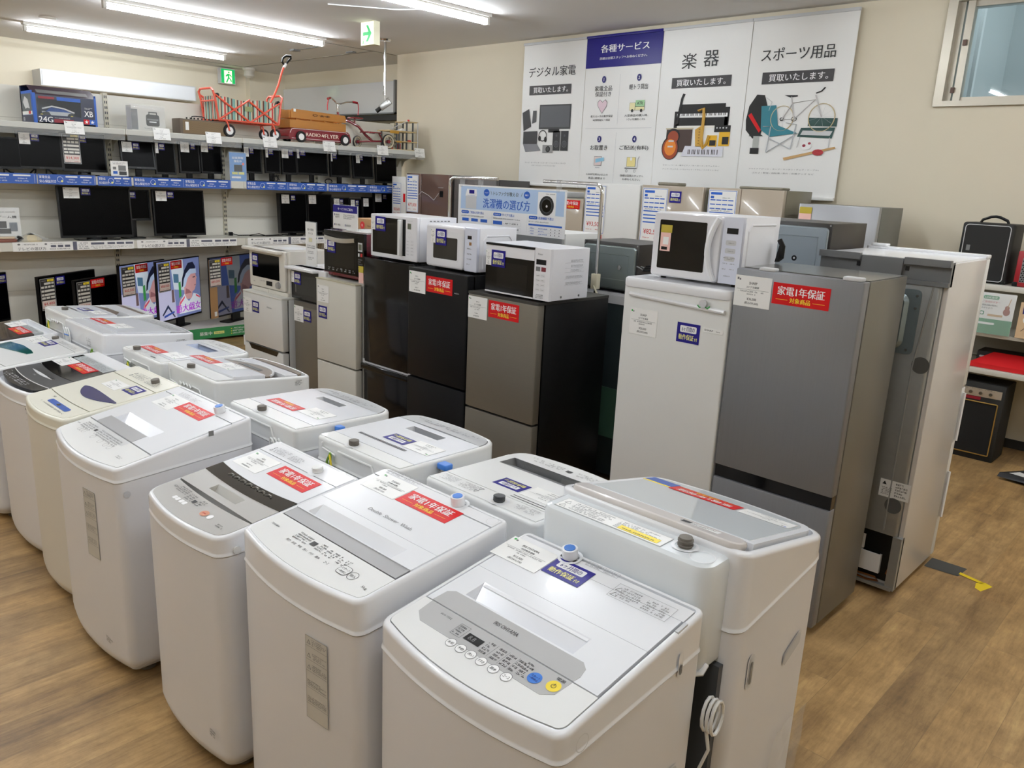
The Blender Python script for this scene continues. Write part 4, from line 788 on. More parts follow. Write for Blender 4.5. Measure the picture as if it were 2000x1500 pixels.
t, ds, w, d = fridge(-3.68, -3.10, 3.90, 4.45, 1.33, [.7], 'white refrigerator seen from behind below the wide white oven', WF, WFS, rz=180)
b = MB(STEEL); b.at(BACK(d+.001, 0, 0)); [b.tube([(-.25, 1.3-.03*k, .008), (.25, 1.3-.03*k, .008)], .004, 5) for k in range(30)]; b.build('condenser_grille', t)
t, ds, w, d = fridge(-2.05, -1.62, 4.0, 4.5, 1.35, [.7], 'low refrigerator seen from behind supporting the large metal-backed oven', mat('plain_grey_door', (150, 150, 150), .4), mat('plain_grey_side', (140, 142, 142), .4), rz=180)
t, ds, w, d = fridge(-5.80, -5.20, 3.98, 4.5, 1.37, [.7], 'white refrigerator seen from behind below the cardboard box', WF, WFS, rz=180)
# along the back wall
def sheet(t, x, z, price, tone='b', wd=.19, h=.36): return speccard(t, FRONT(-.004, x, z), wd, h, price, tone)
YB = 6.28
t, ds, w, d = fridge(-8.07, -7.80, YB, 6.85, 1.83, [.7], 'narrow white refrigerator beside the brown double-door one, with a 28,600 yen sheet', WF, WFS); sheet(t, -w/2+.02, 1.36, '¥28,600', 'b', .17, .40)
b = MB(RED); b.at(FRONT(-.001, .09, 1.53)); b.box(0, .04, 0, .1, 0, .001); b.build('warranty_sticker', t, 'red sticker')
BRD = mat('brown_glass_door', (96, 76, 68), .12, coat=.5)
t = thing('refrigerator', 'wide brown glass refrigerator with two upper doors and dark grey side', 'refrigerator', (-7.40, YB, 0), 0, 'refrigerators for sale'); w = .77
b = MB(mat('dark_grey_side', (66, 64, 64), .4)); b.box(-w/2, w/2, .07, .56, .03, 1.875); b.build('cabinet', t)
for a, c in ((-w/2, -.115), (-.105, w/2)):
    b = MB(BRD); b.rbox(a, c, 0, .06, .8, 1.875, .01, .004, 3); b.build('door', t)
for a, c in ((.42, .79), (.04, .41)):
    b = MB(BRD); b.rbox(-w/2, w/2, 0, .06, a, c, .01, .004, 3); b.build('drawer', t)
sheet(t, -w/2+.01, 1.42, '¥77,000', 'b', .22, .44); blue(t, FRONT(-.004, -w/2+.01, 1.31), .10, .085); b = MB(BLK); b.at(FRONT(-.001, .2, 1.6)); b.rect(.03, .09, .02, .09, .001); b.use(LGREY); b.dash(.0, .1, .12, .135, 1, .001, 3, 1); b.build('badge', t)
b = MB(mat('glare_film', (240, 240, 240), .15, alpha=.5)); b.at(FRONT(-.004, -w/2, 1.3)); b.tube([(.2, .30, 0), (.30, .37, .004), (.42, .33, 0), (.52, .28, .004), (.6, .36, 0)], .003, 5); b.build('clear_film_edge', t, None, 'stuff')
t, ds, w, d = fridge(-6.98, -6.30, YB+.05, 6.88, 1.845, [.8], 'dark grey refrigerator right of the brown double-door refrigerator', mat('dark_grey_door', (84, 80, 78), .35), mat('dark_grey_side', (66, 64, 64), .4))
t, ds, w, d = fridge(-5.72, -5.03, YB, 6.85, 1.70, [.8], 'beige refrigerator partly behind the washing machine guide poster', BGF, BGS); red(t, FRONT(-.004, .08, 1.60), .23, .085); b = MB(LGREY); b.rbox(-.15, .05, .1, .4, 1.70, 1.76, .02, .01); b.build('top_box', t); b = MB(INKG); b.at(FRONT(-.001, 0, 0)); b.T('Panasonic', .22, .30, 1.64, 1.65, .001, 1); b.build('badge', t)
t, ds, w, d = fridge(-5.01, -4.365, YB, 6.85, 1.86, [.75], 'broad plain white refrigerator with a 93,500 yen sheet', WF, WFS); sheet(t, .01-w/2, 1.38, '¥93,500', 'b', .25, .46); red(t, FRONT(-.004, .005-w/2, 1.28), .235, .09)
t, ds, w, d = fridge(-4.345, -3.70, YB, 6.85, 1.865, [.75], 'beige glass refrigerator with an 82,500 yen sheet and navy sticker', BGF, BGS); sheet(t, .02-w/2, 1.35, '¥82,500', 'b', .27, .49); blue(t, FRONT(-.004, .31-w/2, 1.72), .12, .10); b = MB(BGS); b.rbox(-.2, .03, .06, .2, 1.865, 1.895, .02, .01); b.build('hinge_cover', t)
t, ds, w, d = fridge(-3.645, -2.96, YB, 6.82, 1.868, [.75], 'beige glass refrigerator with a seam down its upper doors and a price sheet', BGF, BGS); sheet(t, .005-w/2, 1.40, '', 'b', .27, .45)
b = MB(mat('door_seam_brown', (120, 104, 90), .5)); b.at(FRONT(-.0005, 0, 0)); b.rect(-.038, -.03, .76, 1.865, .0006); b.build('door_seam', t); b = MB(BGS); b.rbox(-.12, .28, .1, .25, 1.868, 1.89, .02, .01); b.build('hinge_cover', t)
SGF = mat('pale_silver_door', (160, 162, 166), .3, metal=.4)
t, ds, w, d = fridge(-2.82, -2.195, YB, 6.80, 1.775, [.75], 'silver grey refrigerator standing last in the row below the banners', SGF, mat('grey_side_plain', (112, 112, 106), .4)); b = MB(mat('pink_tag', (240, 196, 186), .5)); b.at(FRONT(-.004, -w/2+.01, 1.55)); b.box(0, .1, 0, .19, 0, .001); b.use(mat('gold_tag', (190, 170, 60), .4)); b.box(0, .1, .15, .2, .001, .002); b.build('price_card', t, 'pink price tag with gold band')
# ---------------------------------------------------------------- microwaves and ovens
MWW = mat('microwave_white', (234, 234, 238), .28, coat=.2); WIN = mat('oven_window', (16, 16, 16), .08, spec=.5)
def feet(t, w, d, h=.012):
    for fx in (-w/2+.04, w/2-.04):
        for fy in (.05, d-.05): b = MB(BLK); b.cyl((fx, fy, 0), (fx, fy, h+.003), .014, 8); b.build('foot', t)
def microwave(x0, x1, y0, y1, z0, z1, label, rz=0, bm=None, r=.008):
    w = x1-x0; d = y1-y0; h = z1-z0
    t = thing('microwave_oven', label, 'microwave', ((x0+x1)/2, y0 if rz == 0 else y1, z0), rz, 'microwave ovens')
    b = MB(bm or MWW); b.rbox(-w/2, w/2, .02, d, .012, h, r, .003, 2); b.build('cabinet', t); feet(t, w, d); return t, w, d, h
def mwface(t, w, h, split, win, m, hz0=.012):
    b = MB(m); b.at(FRONT(.02)); b.rbox(-w/2, split, hz0, h, 0, .022, .012, .006, 4); b.use(WIN); b.prism(rrect(*win, .008, 3), .022, .0235); return b.build('door', t)
def keys(b, x, z, cols, rows, dx, dz, kw, kh, m1=None, m2=None):
    for i in range(cols):
        for j in range(rows):
            b.use(m1 or LGREY); b.frame(x+i*dx, x+i*dx+kw, z-j*dz, z-j*dz+kh, .001, .0008); b.use(m2 or INKG); b.dash(x+i*dx+.003, x+i*dx+kw-.003, z-j*dz+kh*.3, z-j*dz+kh*.7, 1, .0012, 3+i+j, 1)
# on the white freezer: curved handle, black window
t, w, d, h = microwave(-2.135, -1.68, 3.22, 3.57, 1.432, 1.74, 'white microwave with a curved white handle, black window and pink tag')
b = MB(MWW); b.at(FRONT(.02)); b.rbox(-w/2, .125, .012, h, 0, .03, .015, .008, 4); b.use(BLKG); b.prism(rrect(-w/2+.035, .055, .05, h-.035, .006, 3), .03, .0315); do = b.build('door', t)
b = MB(WH); b.at(FRONT(-.012)); b.tube([(.078+.034*((k-6)/6)**2, .02+(h-.032)*k/12, .016-.016*((k-6)/6)**2) for k in range(13)], .014, 8); b.build('handle', do)
b = MB(mat('bluish_white_panel', (222, 226, 240), .3)); b.at(FRONT(.0)); b.rect(.13, w/2-.002, .014, h-.004, .001); b.use(BLK); b.rect(.15, .205, h-.075, h-.05, .002)
for k in range(3): b.use(LGREY); b.poly(rrect(.15, .20, h-.125-.035*k, h-.103-.035*k, .006, 3), .0018); b.use(INKG); b.dash(.163, .19, h-.118-.035*k, h-.112-.035*k, 1, .0024, 3, 1)
b.use(INKG); [b.dash(.145+.035*i, .17+.035*i, .075+.025*j, .082+.025*j, 1, .002, i+j, .8) for i in range(2) for j in range(3)]; b.dash(.155, .19, .045, .052, 1, .002, 3, 1); b.build('control_panel', t)
b = MB(MWW); b.use(MWW, RIGHT(w/2, 0, 0)); b.poly(rrect(.05, .30, .04, h-.04, .03, 4), .0006); b.tube([(.05, .07, 0), (.05, h-.06, 0), (.075, h-.035, 0), (.30, h-.035, 0)], .005, 6); b.build('side_moulding', t)
b = MB(mat('pink_tag', (240, 196, 186), .5)); b.at(FRONT(-.0125, -w/2+.045, .13)); b.box(0, .055, 0, .10, 0, .001); b.use(mat('gold_tag', (190, 170, 60), .4)); b.box(0, .06, .085, .12, .001, .002); b.use(BLK); b.rect(.008, .04, .006, .02, .0015); b.use(PAPER); b.rect(.015, .045, .03, .065, .0015); b.build('price_tag', t, 'pink price tag with gold band')
b = MB(BLK); [b.tube([(-.42+.02*k, .16+.01*k, .02), (-.34, .10+.01*k, .012+.01*k), (-.26, .14+.02*k, .02+.01*k), (-.22, .2, .012)], .005, 6) for k in range(3)]; b.at(MV(.265, .28, .16)); b.tube([(0, 0, .05), (.02, 0, .02), (.015, .01, -.03), (0, 0, -.05), (.01, .01, .03)], .012, 6); b.build('power_cord', t)
# microwave on the taupe refrigerator
t, w, d, h = microwave(-3.19, -2.712, 3.15, 3.48, 1.225, 1.51, 'white microwave with a black top line, dark window and printed notes on its side')
b = MB(BLKG); b.at(FRONT(.02)); b.box(-w/2, .125, .014, h-.07, 0, .02); b.use(MWW); b.box(-w/2, .125, h-.07, h-.012, 0, .02); b.box(-w/2, .125, .012, .02, 0, .021); b.use(BLK); b.box(-w/2, .125, h-.012, h, 0, .024); b.use(WIN); b.rect(-w/2+.09, .08, .05, h-.1, .0205); b.build('door', t)
b = MB(MWW); b.at(FRONT(.02)); b.box(.128, w/2, .012, h, 0, .02); b.use(INKG); b.T('Haier', .15, .185, h-.035, h-.025, .0205); b.use(BLK); b.rect(.14, .21, h-.085, h-.058, .0205); b.use(MGREY); b.rect(.14, .17, h-.12, h-.097, .0205); b.use(mat('maroon_key', (120, 40, 50), .4)); b.rect(.178, .21, h-.12, h-.097, .0205)
b.at(FRONT(0)); keys(b, .143, .135, 2, 4, .035, .025, .028, .016); b.dash(.145, .205, .02, .045, 3, .001, 5); b.build('control_panel', t)
warn(t, RIGHT(w/2+.0, .12, .06), .16, .17, 12, False, 'side_label', tri=False)
card(t, FRONT(-.002, -w/2+.002, .16), .042, .085, '', '', '', '', 3); blue(t, FRONT(-.002, -w/2+.046, .155), .105, .092)
b = MB(STEEL); [b.cyl((w/2, y, .03), (w/2+.003, y, .03), .006, 8) for y in (.1, .25)]; b.build('side_screws', t, None)
# microwave on the matte black refrigerator
t, w, d, h = microwave(-3.757, -3.318, 3.20, 3.53, 1.308, 1.572, 'white microwave with a deep moulded window frame and small clear-edged window')
b = MB(MWW); b.at(FRONT(.02)); b.rbox(-w/2-.004, .11, .012, h, 0, .028, .02, .012, 5); b.use(WH); b.prism(rrect(-w/2+.05, .07, .055, h-.035, .012, 3), .028, .0285); b.use(mat('smoky_window', (48, 48, 46), .1, coat=.4)); b.prism(rrect(-w/2+.065, .06, .065, h-.07, .008, 3), .0285, .029); do = b.build('door', t)
b = MB(mat('bluish_white_panel', (222, 226, 240), .3)); b.at(FRONT(.02)); b.rbox(.115, w/2, .012, h, 0, .022, .006, .004, 3); b.use(BLK); b.rect(.14, .175, h-.065, h-.045, .023); b.use(mat('tan_key', (150, 110, 70), .4)); b.rect(.155, .175, h-.10, h-.082, .023); b.use(INKG); [b.dash(.138, .178, .05+.03*j, .06+.03*j, 1, .023, j, .9) for j in range(4)]; b.build('control_panel', t)
b = MB(MWW); b.at(RIGHT(w/2, 0, 0)); b.tube([(.05, .03, 0), (.05, h-.07, 0), (.075, h-.045, 0), (.26, h-.045, 0), (.285, h-.07, 0), (.285, .03, 0)], .006, 6); b.use(INKG); b.dash(.08, .25, h-.10, h-.075, 2, .002, 3, 1); b.build('side_moulding', t)
card(t, FRONT(-.011, -w/2+.045, .155), .042, .085, '', '', '', '', 6); blue(t, FRONT(-.0115, -w/2+.09, .145), .095, .095)
# microwave on the glossy black refrigerator
t, w, d, h = microwave(-4.332, -3.856, 3.20, 3.53, 1.312, 1.598, 'white microwave with a straight vertical handle, black door and keypad')
b = MB(MWW); b.at(FRONT(.02)); b.rbox(-w/2, w/2, .012, h, 0, .02, .008, .004, 3); b.use(BLKG); b.rect(-w/2+.02, .125, .04, h-.018, .0205); b.use(WIN); b.rect(-w/2+.07, .05, .07, h-.05, .021); do = b.build('door', t)
b = MB(WH2); b.at(FRONT(-.0)); b.rbox(.075, .10, .04, h-.02, .0, .03, .004, .006, 2); b.build('handle', do)
b = MB(MWW); b.at(FRONT(-.001)); b.rect(.13, w/2-.006, .02, h-.01, .0); b.use(mat('lcd_olive', (96, 100, 84), .4)); b.rect(.145, .18, h-.075, h-.04, .001); b.use(LGREY); b.ring(.165, h-.11, .018, .001, .001, 14); b.dash(.145, .2, h-.03, h-.02, 1, .001, 2); keys(b, .137, .13, 2, 5, .04, .02, .03, .012); b.build('control_panel', t)
b = MB(INKG); b.at(RIGHT(w/2+.001, 0, 0)); [b.rect(.10+.03*k, .118+.03*k, h-.025, h-.018, 0) for k in range(6)]; b.build('side_vents', t)
card(t, FRONT(-.002, -w/2+.006, .185), .045, .085, '', '', '', '', 9); blue(t, FRONT(-.0025, -w/2+.055, .18), .105, .092)
# dark red oven
DR = mat('dark_red_enamel', (92, 14, 28), .2, coat=.5)
t, w, d, h = microwave(-4.955, -4.475, 3.25, 3.62, 1.122, 1.448, 'dark red and black oven with a shiny curved handle and small screen', bm=DR)
b = MB(BLKG); b.at(FRONT(.02)); b.box(-w/2, .16, .03, h, 0, .022); b.use(WIN); b.rect(-w/2+.05, .13, .08, h-.09, .0225); b.use(DR); b.box(-w/2, .235, .012, .032, 0, .024); b.use(LGREY); [b.dash(-.19+.05*k, -.165+.05*k, .045, .07, 2, .0225, k+3, .7) for k in range(7)]; do = b.build('door', t)
b = MB(CHROME); b.at(FRONT(-.0)); b.prism([(-.21+.36*k/12, h-.035-.012*math.sin(PI*k/12)) for k in range(13)]+[(.15-.36*k/12, h-.062-.016*math.sin(PI*k/12)) for k in range(13)], .0, .02); b.build('handle', do)
b = MB(BLKG); b.at(FRONT(.02)); b.box(.162, w/2, .032, h, 0, .022); b.use(LGREY); b.rect(.172, .222, h-.12, h-.06, .0225); b.use(mat('lcd_olive', (96, 100, 84), .4)); b.rect(.178, .216, h-.11, h-.07, .023); b.use(LGREY); b.rect(.172, .19, h-.155, h-.132, .0225); b.use(INKR); b.rect(.2, .222, h-.155, h-.132, .0225); b.use(INKG); b.dash(.172, .225, .08, .16, 5, .0225, 3, .9); b.build('control_panel', t)
card(t, FRONT(-.004, -w/2+.004, .19), .04, .085, '', '', '', '', 3); blue(t, FRONT(-.0045, -w/2+.045, .17), .10, .092)
b = MB(mat('pink_tag', (240, 196, 186), .5)); b.at(FRONT(-.006, w/2-.055, -.03)); b.box(0, .055, 0, .10, 0, .001); b.use(mat('gold_tag', (190, 170, 60), .4)); b.box(0, .055, .095, .14, .0, .002); b.use(BLK); b.rect(.008, .04, .006, .02, .0015); b.build('price_tag', t, 'pink price tag with gold band')
b = MB(PAPER); b.box(-.1, .2, .06, .3, h+.001, h+.006); b.box(-.08, .22, .08, .32, h+.006, h+.009); tag_o = b.build('paper_sheets', None); tag_o.location = t.location; tag(tag_o, 'loose white papers lying on top of the dark red oven', 'papers')
# white oven
OW = mat('oven_off_white', (224, 220, 210), .3, coat=.2)
t, w, d, h = microwave(-5.95, -5.392, 3.20, 3.60, .90, 1.245, 'off-white oven with a dial, overhanging lid lip and black window', bm=OW, r=.03)
b = MB(OW); b.at(FRONT(.02)); b.rbox(-w/2, w/2-.02, .035, h, 0, .025, .02, .008, 4); b.use(BLKG); b.prism(rrect(-w/2+.05, w/2-.10, .115, h-.045, .006, 3), .025, .027); b.use(BLK); b.rect(-.02, .07, .06, .095, .026); b.use(INKG); b.dash(-.22, -.19, .07, .078, 1, .026, 3, 1); b.dash(-.11, -.04, .085, .095, 1, .026, 3, .5); do = b.build('door', t)
b = MB(SILV); b.at(FRONT(-.005)); b.cyl((.17, .08, 0), (.17, .08, .02), .024, 18); b.use(CHROME); b.ring(.17, .08, .026, .004, .004, 18); b.build('dial', do)
b = MB(OW); b.rbox(-w/2-.05, w/2-.05, -.05, .06, h-.025, h, .02, .008, 3); b.build('lid_lip', t)
b = MB(OW); b.rbox(-w/2+.01, w/2-.0, .0, .1, .0, .03, .008, .003, 3); b.box(-.02, -.0, -.004, .02, .0, .03); b.build('drip_tray', t)
b = MB(LGREY); b.rect(-.1, .15, .12, .3, h+.0005); b.build('top_label', t)
card(t, FRONT(-.006, -w/2+.012, .2), .035, .085, '', '', '', '', 3); blue(t, FRONT(-.008, -w/2+.05, .19), .095, .10)
# black door microwave
t, w, d, h = microwave(-5.362, -4.90, 3.22, 3.60, .895, 1.148, 'small microwave with a black door, white overhanging top and grey keypad column')
b = MB(BLKG); b.at(FRONT(.02)); b.box(-w/2, .13, .012, h-.02, 0, .02); b.use(WIN); b.rect(-w/2+.05, .10, .05, h-.06, .0205); b.use(CHROME); b.rect(-w/2+.06, -w/2+.064, .06, h-.06, .021); b.build('door', t)
b = MB(WH); b.rbox(-w/2-.02, .14, -.05, .1, h-.02, h, .008, .004, 3); b.build('lid_lip', t)
b = MB(WH); b.at(FRONT(.02)); b.rbox(.135, w/2, .012, h, 0, .02, .006, .004, 3); b.use(mat('lcd_olive', (96, 100, 84), .4)); b.rect(.155, .2, h-.10, h-.055, .021); b.use(INKG); b.dash(.15, .21, .03, .12, 5, .021, 3, .8); b.build('control_panel', t)
card(t, FRONT(-.001, -w/2+.005, .13), .038, .085, '', '', '', '', 3); blue(t, FRONT(-.002, -w/2+.045, .12), .09, .09)
# ovens of the rear row, backs to the camera
def backoven(x0, x1, y0, y1, z0, z1, label, side, m=GALV, kn=True):
    t, w, d, h = microwave(x0, x1, y0, y1, z0, z1, label, 180, side, .004)
    b = MB(m); b.at(BACK(d-.001)); b.rbox(-w/2+.012, w/2-.012, .02, h-.02, 0, .018, .02, .008, 4); b.tube([(-w/2+.07, .08, .018), (w/2-.06, .08, .018), (w/2-.06, h-.07, .018), (-w/2+.07, h-.07, .018)], .003, 5, True)
    b.build('rear_plate', t)
    if kn: b = MB(CHROME); b.at(BACK(d+.016)); b.cyl((w/2-.12, h*.52, 0), (w/2-.12, h*.52, .01), .014, 12); b.build('rear_knob', t)
    b = MB(STEEL); b.at(BACK(d)); [b.cyl((x, z, 0), (x, z, .006), .005, 6) for x in (-w/2+.01, w/2-.01) for z in (.05, h-.01)]; b.build('rear_screws', t)
    return t, w, d, h
DKS = mat('dark_brown_enamel', (38, 35, 33), .4)
t, w, d, h = backoven(-3.115, -2.70, 3.93, 4.35, 1.215, 1.515, 'dark oven seen from behind with a greenish metal rear, behind the chrome post', DKS, mat('greenish_steel', (140, 150, 148), .3, metal=.75))
b = MB(BLK); b.tube([(-w/2-.02, d-.1, .1), (-w/2-.03, d-.05, .03), (-w/2-.04, d-.0, .015)], .006, 6); b.box(-w/2-.06, -w/2-.03, d-.02, d, .005, .03); b.build('power_cord', t)
t, w, d, h = backoven(-2.10, -1.60, 3.98, 4.45, 1.35, 1.712, 'large black oven seen from behind with a bright metal rear and dotted side vents', DKS, mat('blue_grey_back', (150, 160, 166), .33, metal=.7), kn=False)
b = MB(BLK); b.at(BACK(d+.017)); b.disc(.08, .18, .014, .001); b.use(CHROME); b.disc(.08, .18, .005, .002); b.build('rear_grommet', t)
b = MB(mat('vent_light_grey', (120, 118, 112), .6)); b.at(LEFT(-w/2-.001)); [b.disc(-.34+.02*i, .13+.018*j, .006, .001, 8) for i in range(5) for j in range(5)]; b.build('side_vents', t)
t, w, d, h = backoven(-3.69, -3.26, 3.92, 4.30, 1.33, 1.535, 'white toaster-size oven seen from behind below the guide poster', WF, GALV, kn=False)
# signs and poster between the rows
t = thing('leaflet_stand', 'clear stand with a blue-headed service leaflet on the dark red oven', 'sign', (-4.81, 3.33, 1.4575))
b = MB(PAPER); b.at(FRONT(0, -.148)); b.box(0, .296, 0, .165, 0, .002); b.use(NAVY); b.rect(0, .296, .115, .165, .0024); b.use(PRW); b.T('サービスのご案内', .06, .24, .13, .148, .003, 1)
b.use(INK); b.T('家電全品', .03, .08, .092, .104, .003, .6); b.T('保証付き', .03, .08, .076, .088, .003, .6); b.T('軽トラ貸出', .03, .09, .02, .034, .003, .6); b.T('お取置き', .16, .22, .02, .034, .003, .6); b.use(INKG); b.dash(.13, .27, .07, .105, 3, .003, 4); b.use(NAVY); b.rect(.015, .022, .09, .106, .003); b.rect(.015, .022, .02, .035, .003); b.rect(.148, .155, .02, .035, .003); b.build('leaflet', t)
b = MB(CLEAR); b.box(-.15, .15, -.02, .06, -.003, 0); b.box(-.15, .15, .004, .007, 0, .17); b.build('acrylic_holder', t)
t = thing('leaflet_stand', 'narrow white leaflet stand on the black door microwave', 'sign', (-5.24, 3.32, 1.152), 0)
b = MB(PAPER); b.at(FRONT(0, -.07)); b.box(0, .14, 0, .325, 0, .002); b.use(INK); b.T('軽トラ貸出', .03, .11, .262, .28, .003, .8); b.T('サービス', .04, .10, .235, .251, .003, .8); b.use(mat('cream_print', (226, 220, 180), .5)); b.poly(rrect(.045, .09, .18, .21, .005, 2), .003); b.use(INKG); b.frame(.045, .09, .18, .21, .001, .0034); b.dash(.02, .125, .13, .16, 2, .003, 4); b.dash(.025, .115, .09, .115, 2, .003, 5); b.dash(.03, .11, .045, .07, 2, .003, 6); b.build('leaflet', t)
b = MB(CLEAR); b.box(-.075, .075, -.03, .05, -.003, 0); b.box(-.075, .075, .004, .007, 0, .33); b.build('acrylic_holder', t)
t = thing('cardboard_box', 'brown cardboard box with a red printed mark, behind the dark red oven', 'box', (-5.50, 4.10, 1.37))
b = MB(mat('cardboard', (170, 132, 90), .8, noise=.04)); b.rbox(-.28, .22, 0, .3, 0, .105, .004, .002, 2); b.use(mat('cardboard_dark', (150, 114, 76), .8)); b.rect(-.27, .21, .145, .155, .1055); b.use(INKR, FRONT(-.001)); b.disc(-.17, .05, .032, 0, 14); b.use(PAPER); b.T('R', -.178, -.162, .04, .06, .0006, 1); b.use(INK); b.dash(-.1, -.05, .04, .055, 1, 0, 4, 1); b.build('carton', t)
def stand(x, dirn, xe, label, clips):
    t = thing('sign_post', label, 'sign stand', (x, 3.80, 0)); b = MB(CHROME)
    k = dirn; b.tube([(0, 0, .0), (0, 0, 1.78), (0, 0, 1.81), (k*.012, 0, 1.835), (k*.04, 0, 1.85), (k*abs(xe), 0, 1.852)], .0105, 10); b.build('pole', t)
    b = MB(DGREY); b.lathe([(.0, 0), (.12, 0), (.12, .012), (.02, .02)]); b.build('base', t)
    for c in clips: b = MB(CLEAR); b.rbox(c-.014, c+.014, -.014, .012, 1.79, 1.865, .004, .002, 2); b.build('clip', t)
    return t
stand(-4.235, 1, .47, 'chrome post with an arm pointing right, holding the left end of the guide poster', (.13, .31))
t = stand(-2.905, -1, .46, 'chrome post with an arm pointing left, beside the taupe steel refrigerator', (-.33,))
b = MB(mat('tie_beige', (214, 206, 180), .5)); b.rbox(-.025, .02, -.02, .02, 1.24, 1.33, .006, .003, 2); b.tube([(0, -.02, 1.26), (.05, -.03, 1.2), (.06, -.02, 1.1), (.02, 0, 1.05)], .005, 6); b.build('cable_tie', t)
t = thing('hanging_poster', 'pale blue poster on how to choose a washing machine, hung between chrome posts', 'poster', (-4.13, 3.795, 1.512)); PW, PH = .965, .285+.01
b = MB(PRW); b.at(FRONT(0)); b.box(0, PW, 0, PH, 0, .006); b.use(SKYB); b.rect(.025, PW-.012, .135, PH-.01, .0065)
b.use(BLUEP); b.T('洗濯機の選び方', .245, .67, .150, .213, .007, 1.2); b.use(INK); b.T('トレファクが教える!', .34, .57, .235, .262, .007, 1); b.use(BLUEP); b.disc(.275, .25, .027, .007, 16, .023); b.disc(.64, .25, .027, .007, 16, .023); b.use(PRW); b.T('サイズで', .258, .292, .244, .255, .0075, 1); b.T('機能で', .625, .655, .244, .255, .0075, 1)
b.use(INK); b.tube([(.315, .262, .007), (.325, .238, .007)], .001, 4); b.tube([(.60, .262, .007), (.59, .238, .007)], .001, 4)
b.use(LGREY); b.rect(.075, .18, .138, .222, .007); b.use(PRW); b.poly([(.07, .222), (.185, .222), (.178, .268), (.085, .268)], .0072); b.use(NAVY); b.rect(.108, .158, .238, .262, .0076); b.use(BLUEP); b.dash(.09, .165, .223, .229, 1, .0077, 4, 1)
b.use(PRW); b.rect(.735, .885, .129, .275, .007); b.use(BLKM); b.disc(.81, .193, .060, .0076, 24, .060); b.use(DGREY); b.disc(.81, .193, .046, .008, 20); b.use(BLKG); b.disc(.81, .193, .04, .0084, 20); b.use(LGREY); b.disc(.812, .19, .008, .0088, 8); b.use(INK); b.dash(.8, .88, .26, .268, 1, .0077, 4, 1)
for k, (x, s_) in enumerate(((.035, 'ご家族の人数で選ぶ'), (.345, 'タイプで選ぶ'), (.665, '乾燥機能で選ぶ'))):
    b.use(BLUEP); b.poly(rrect(x, x+.075, .105, .125, .009, 3), .007); b.use(PRW); b.dash(x+.01, x+.065, .11, .12, 1, .0075, 4, 1); b.use(BLUEP); b.TH(s_, x+.082, .115, .017, .007, .8, 'l', .85 if k == 0 else 1); b.use(INKG); b.dash(x, x+.25, .085, .096, 1, .007, 7+k, 1)
b.use(BLUEP); [b.rect(.045+.09*k, .11+.09*k, .055, .075, .007) for k in range(3)]; b.rect(.345, .43, .05, .075, .007); b.use(LGREY); b.frame(.345, .60, .05, .075, .001, .0072); b.frame(.345, .60, .015, .04, .001, .0072); b.use(INK); b.dash(.44, .59, .055, .07, 1, .0075, 5, .7); b.dash(.44, .59, .02, .035, 1, .0075, 6, .7)
b.use(BLUEP); b.rect(.665, .945, .065, .076, .007)
for j in range(3): b.use(BLUEP); b.dash(.68, .72, .045-.017*j, .055-.017*j, 1, .0075, 3+j, 1); b.dash(.75, .83, .045-.017*j, .055-.017*j, 1, .0075, 8+j, 1); b.use(LGREY); b.rect(.665, .945, .042-.017*j, .043-.017*j, .007); b.use(INKG); [b.disc(.855+.035*q, .05-.017*j, .004, .0075, 6) for q in range(3)]
b.use(LGREY); b.rect(.33, .331, .01, .125, .007); b.rect(.65, .651, .01, .125, .007)
b.build('printed_panel', t)
# ---------------------------------------------------------------- shelving along the television side (faces +x, 1.2 m bays)
XF, XB = -8.2, -8.72
t = thing('shelving_unit', 'long cream steel shelving unit holding televisions, monitors and toys', 'shelving', (XF, .77, 0), 90)
L0 = 6.13   # local x runs along +y, local y runs back
bays = [(1.2*k, min(1.2*(k+1), L0)) for k in range(6)]; bays = [x for x in bays if x[1]-x[0] > .05]
for k in range(6):
    b = MB(UPR); x = 1.2*k; b.box(x-.02, x+.02, .44, .52, 0, 2.50); b.use(DGREY)
    for q in range(46): b.box(x-.013, x-.004, .4385, .44, .2+.05*q, .225+.05*q); b.box(x+.004, x+.013, .4385, .44, .2+.05*q, .225+.05*q)
    b.build('upright', t)
for a, c in bays:
    b = MB(SHELFB); b.box(a+.02, c-.02 if c < L0 else c, .46, .50, .02, 2.485)
    b.use(mat('panel_joint', (190, 186, 174), .6)); [b.box(a+.02, c-.02 if c < L0 else c, .458, .46, z, z+.004) for z in (.6, .9, 1.3, 1.55, 1.9, 2.2)]; b.build('back_panel', t)
    for z, th in ((2.155, .045), (1.705, .03), (1.10, .03)):
        b = MB(SHELF); b.rbox(a+.002, c-.002, 0, .445, z-th, z, .004, .003, 2); b.box(a+.002, c-.002, -.006, .004, z-.075 if z < 2 else z-.05, z-.003); b.build('shelf', t)
        for xx in (a+.03, c-.03 if c < L0 else c-.02):
            b = MB(UPR); b.at(Matrix(((0,0,1,xx),(1,0,0,0),(0,1,0,z-th),(0,0,0,1)))); b.prism([(.06, 0), (.06, -.015), (.2, -.025), (.38, -.09), (.42, -.16), (.44, -.16), (.44, 0)], -.0015, .0015); b.build('bracket', t)
    b = MB(SHELF); b.rbox(a+.002, c-.002, -.0, .445, .12, .145, .004, .003, 2); b.box(a+.002, c-.002, .004, .012, .03, .12); b.build('base_deck', t)
    b = MB(CLEAR); b.box(a+.01, c-.01, -.012, -.009, 2.05, 2.15); b.build('shelf_rail', t)
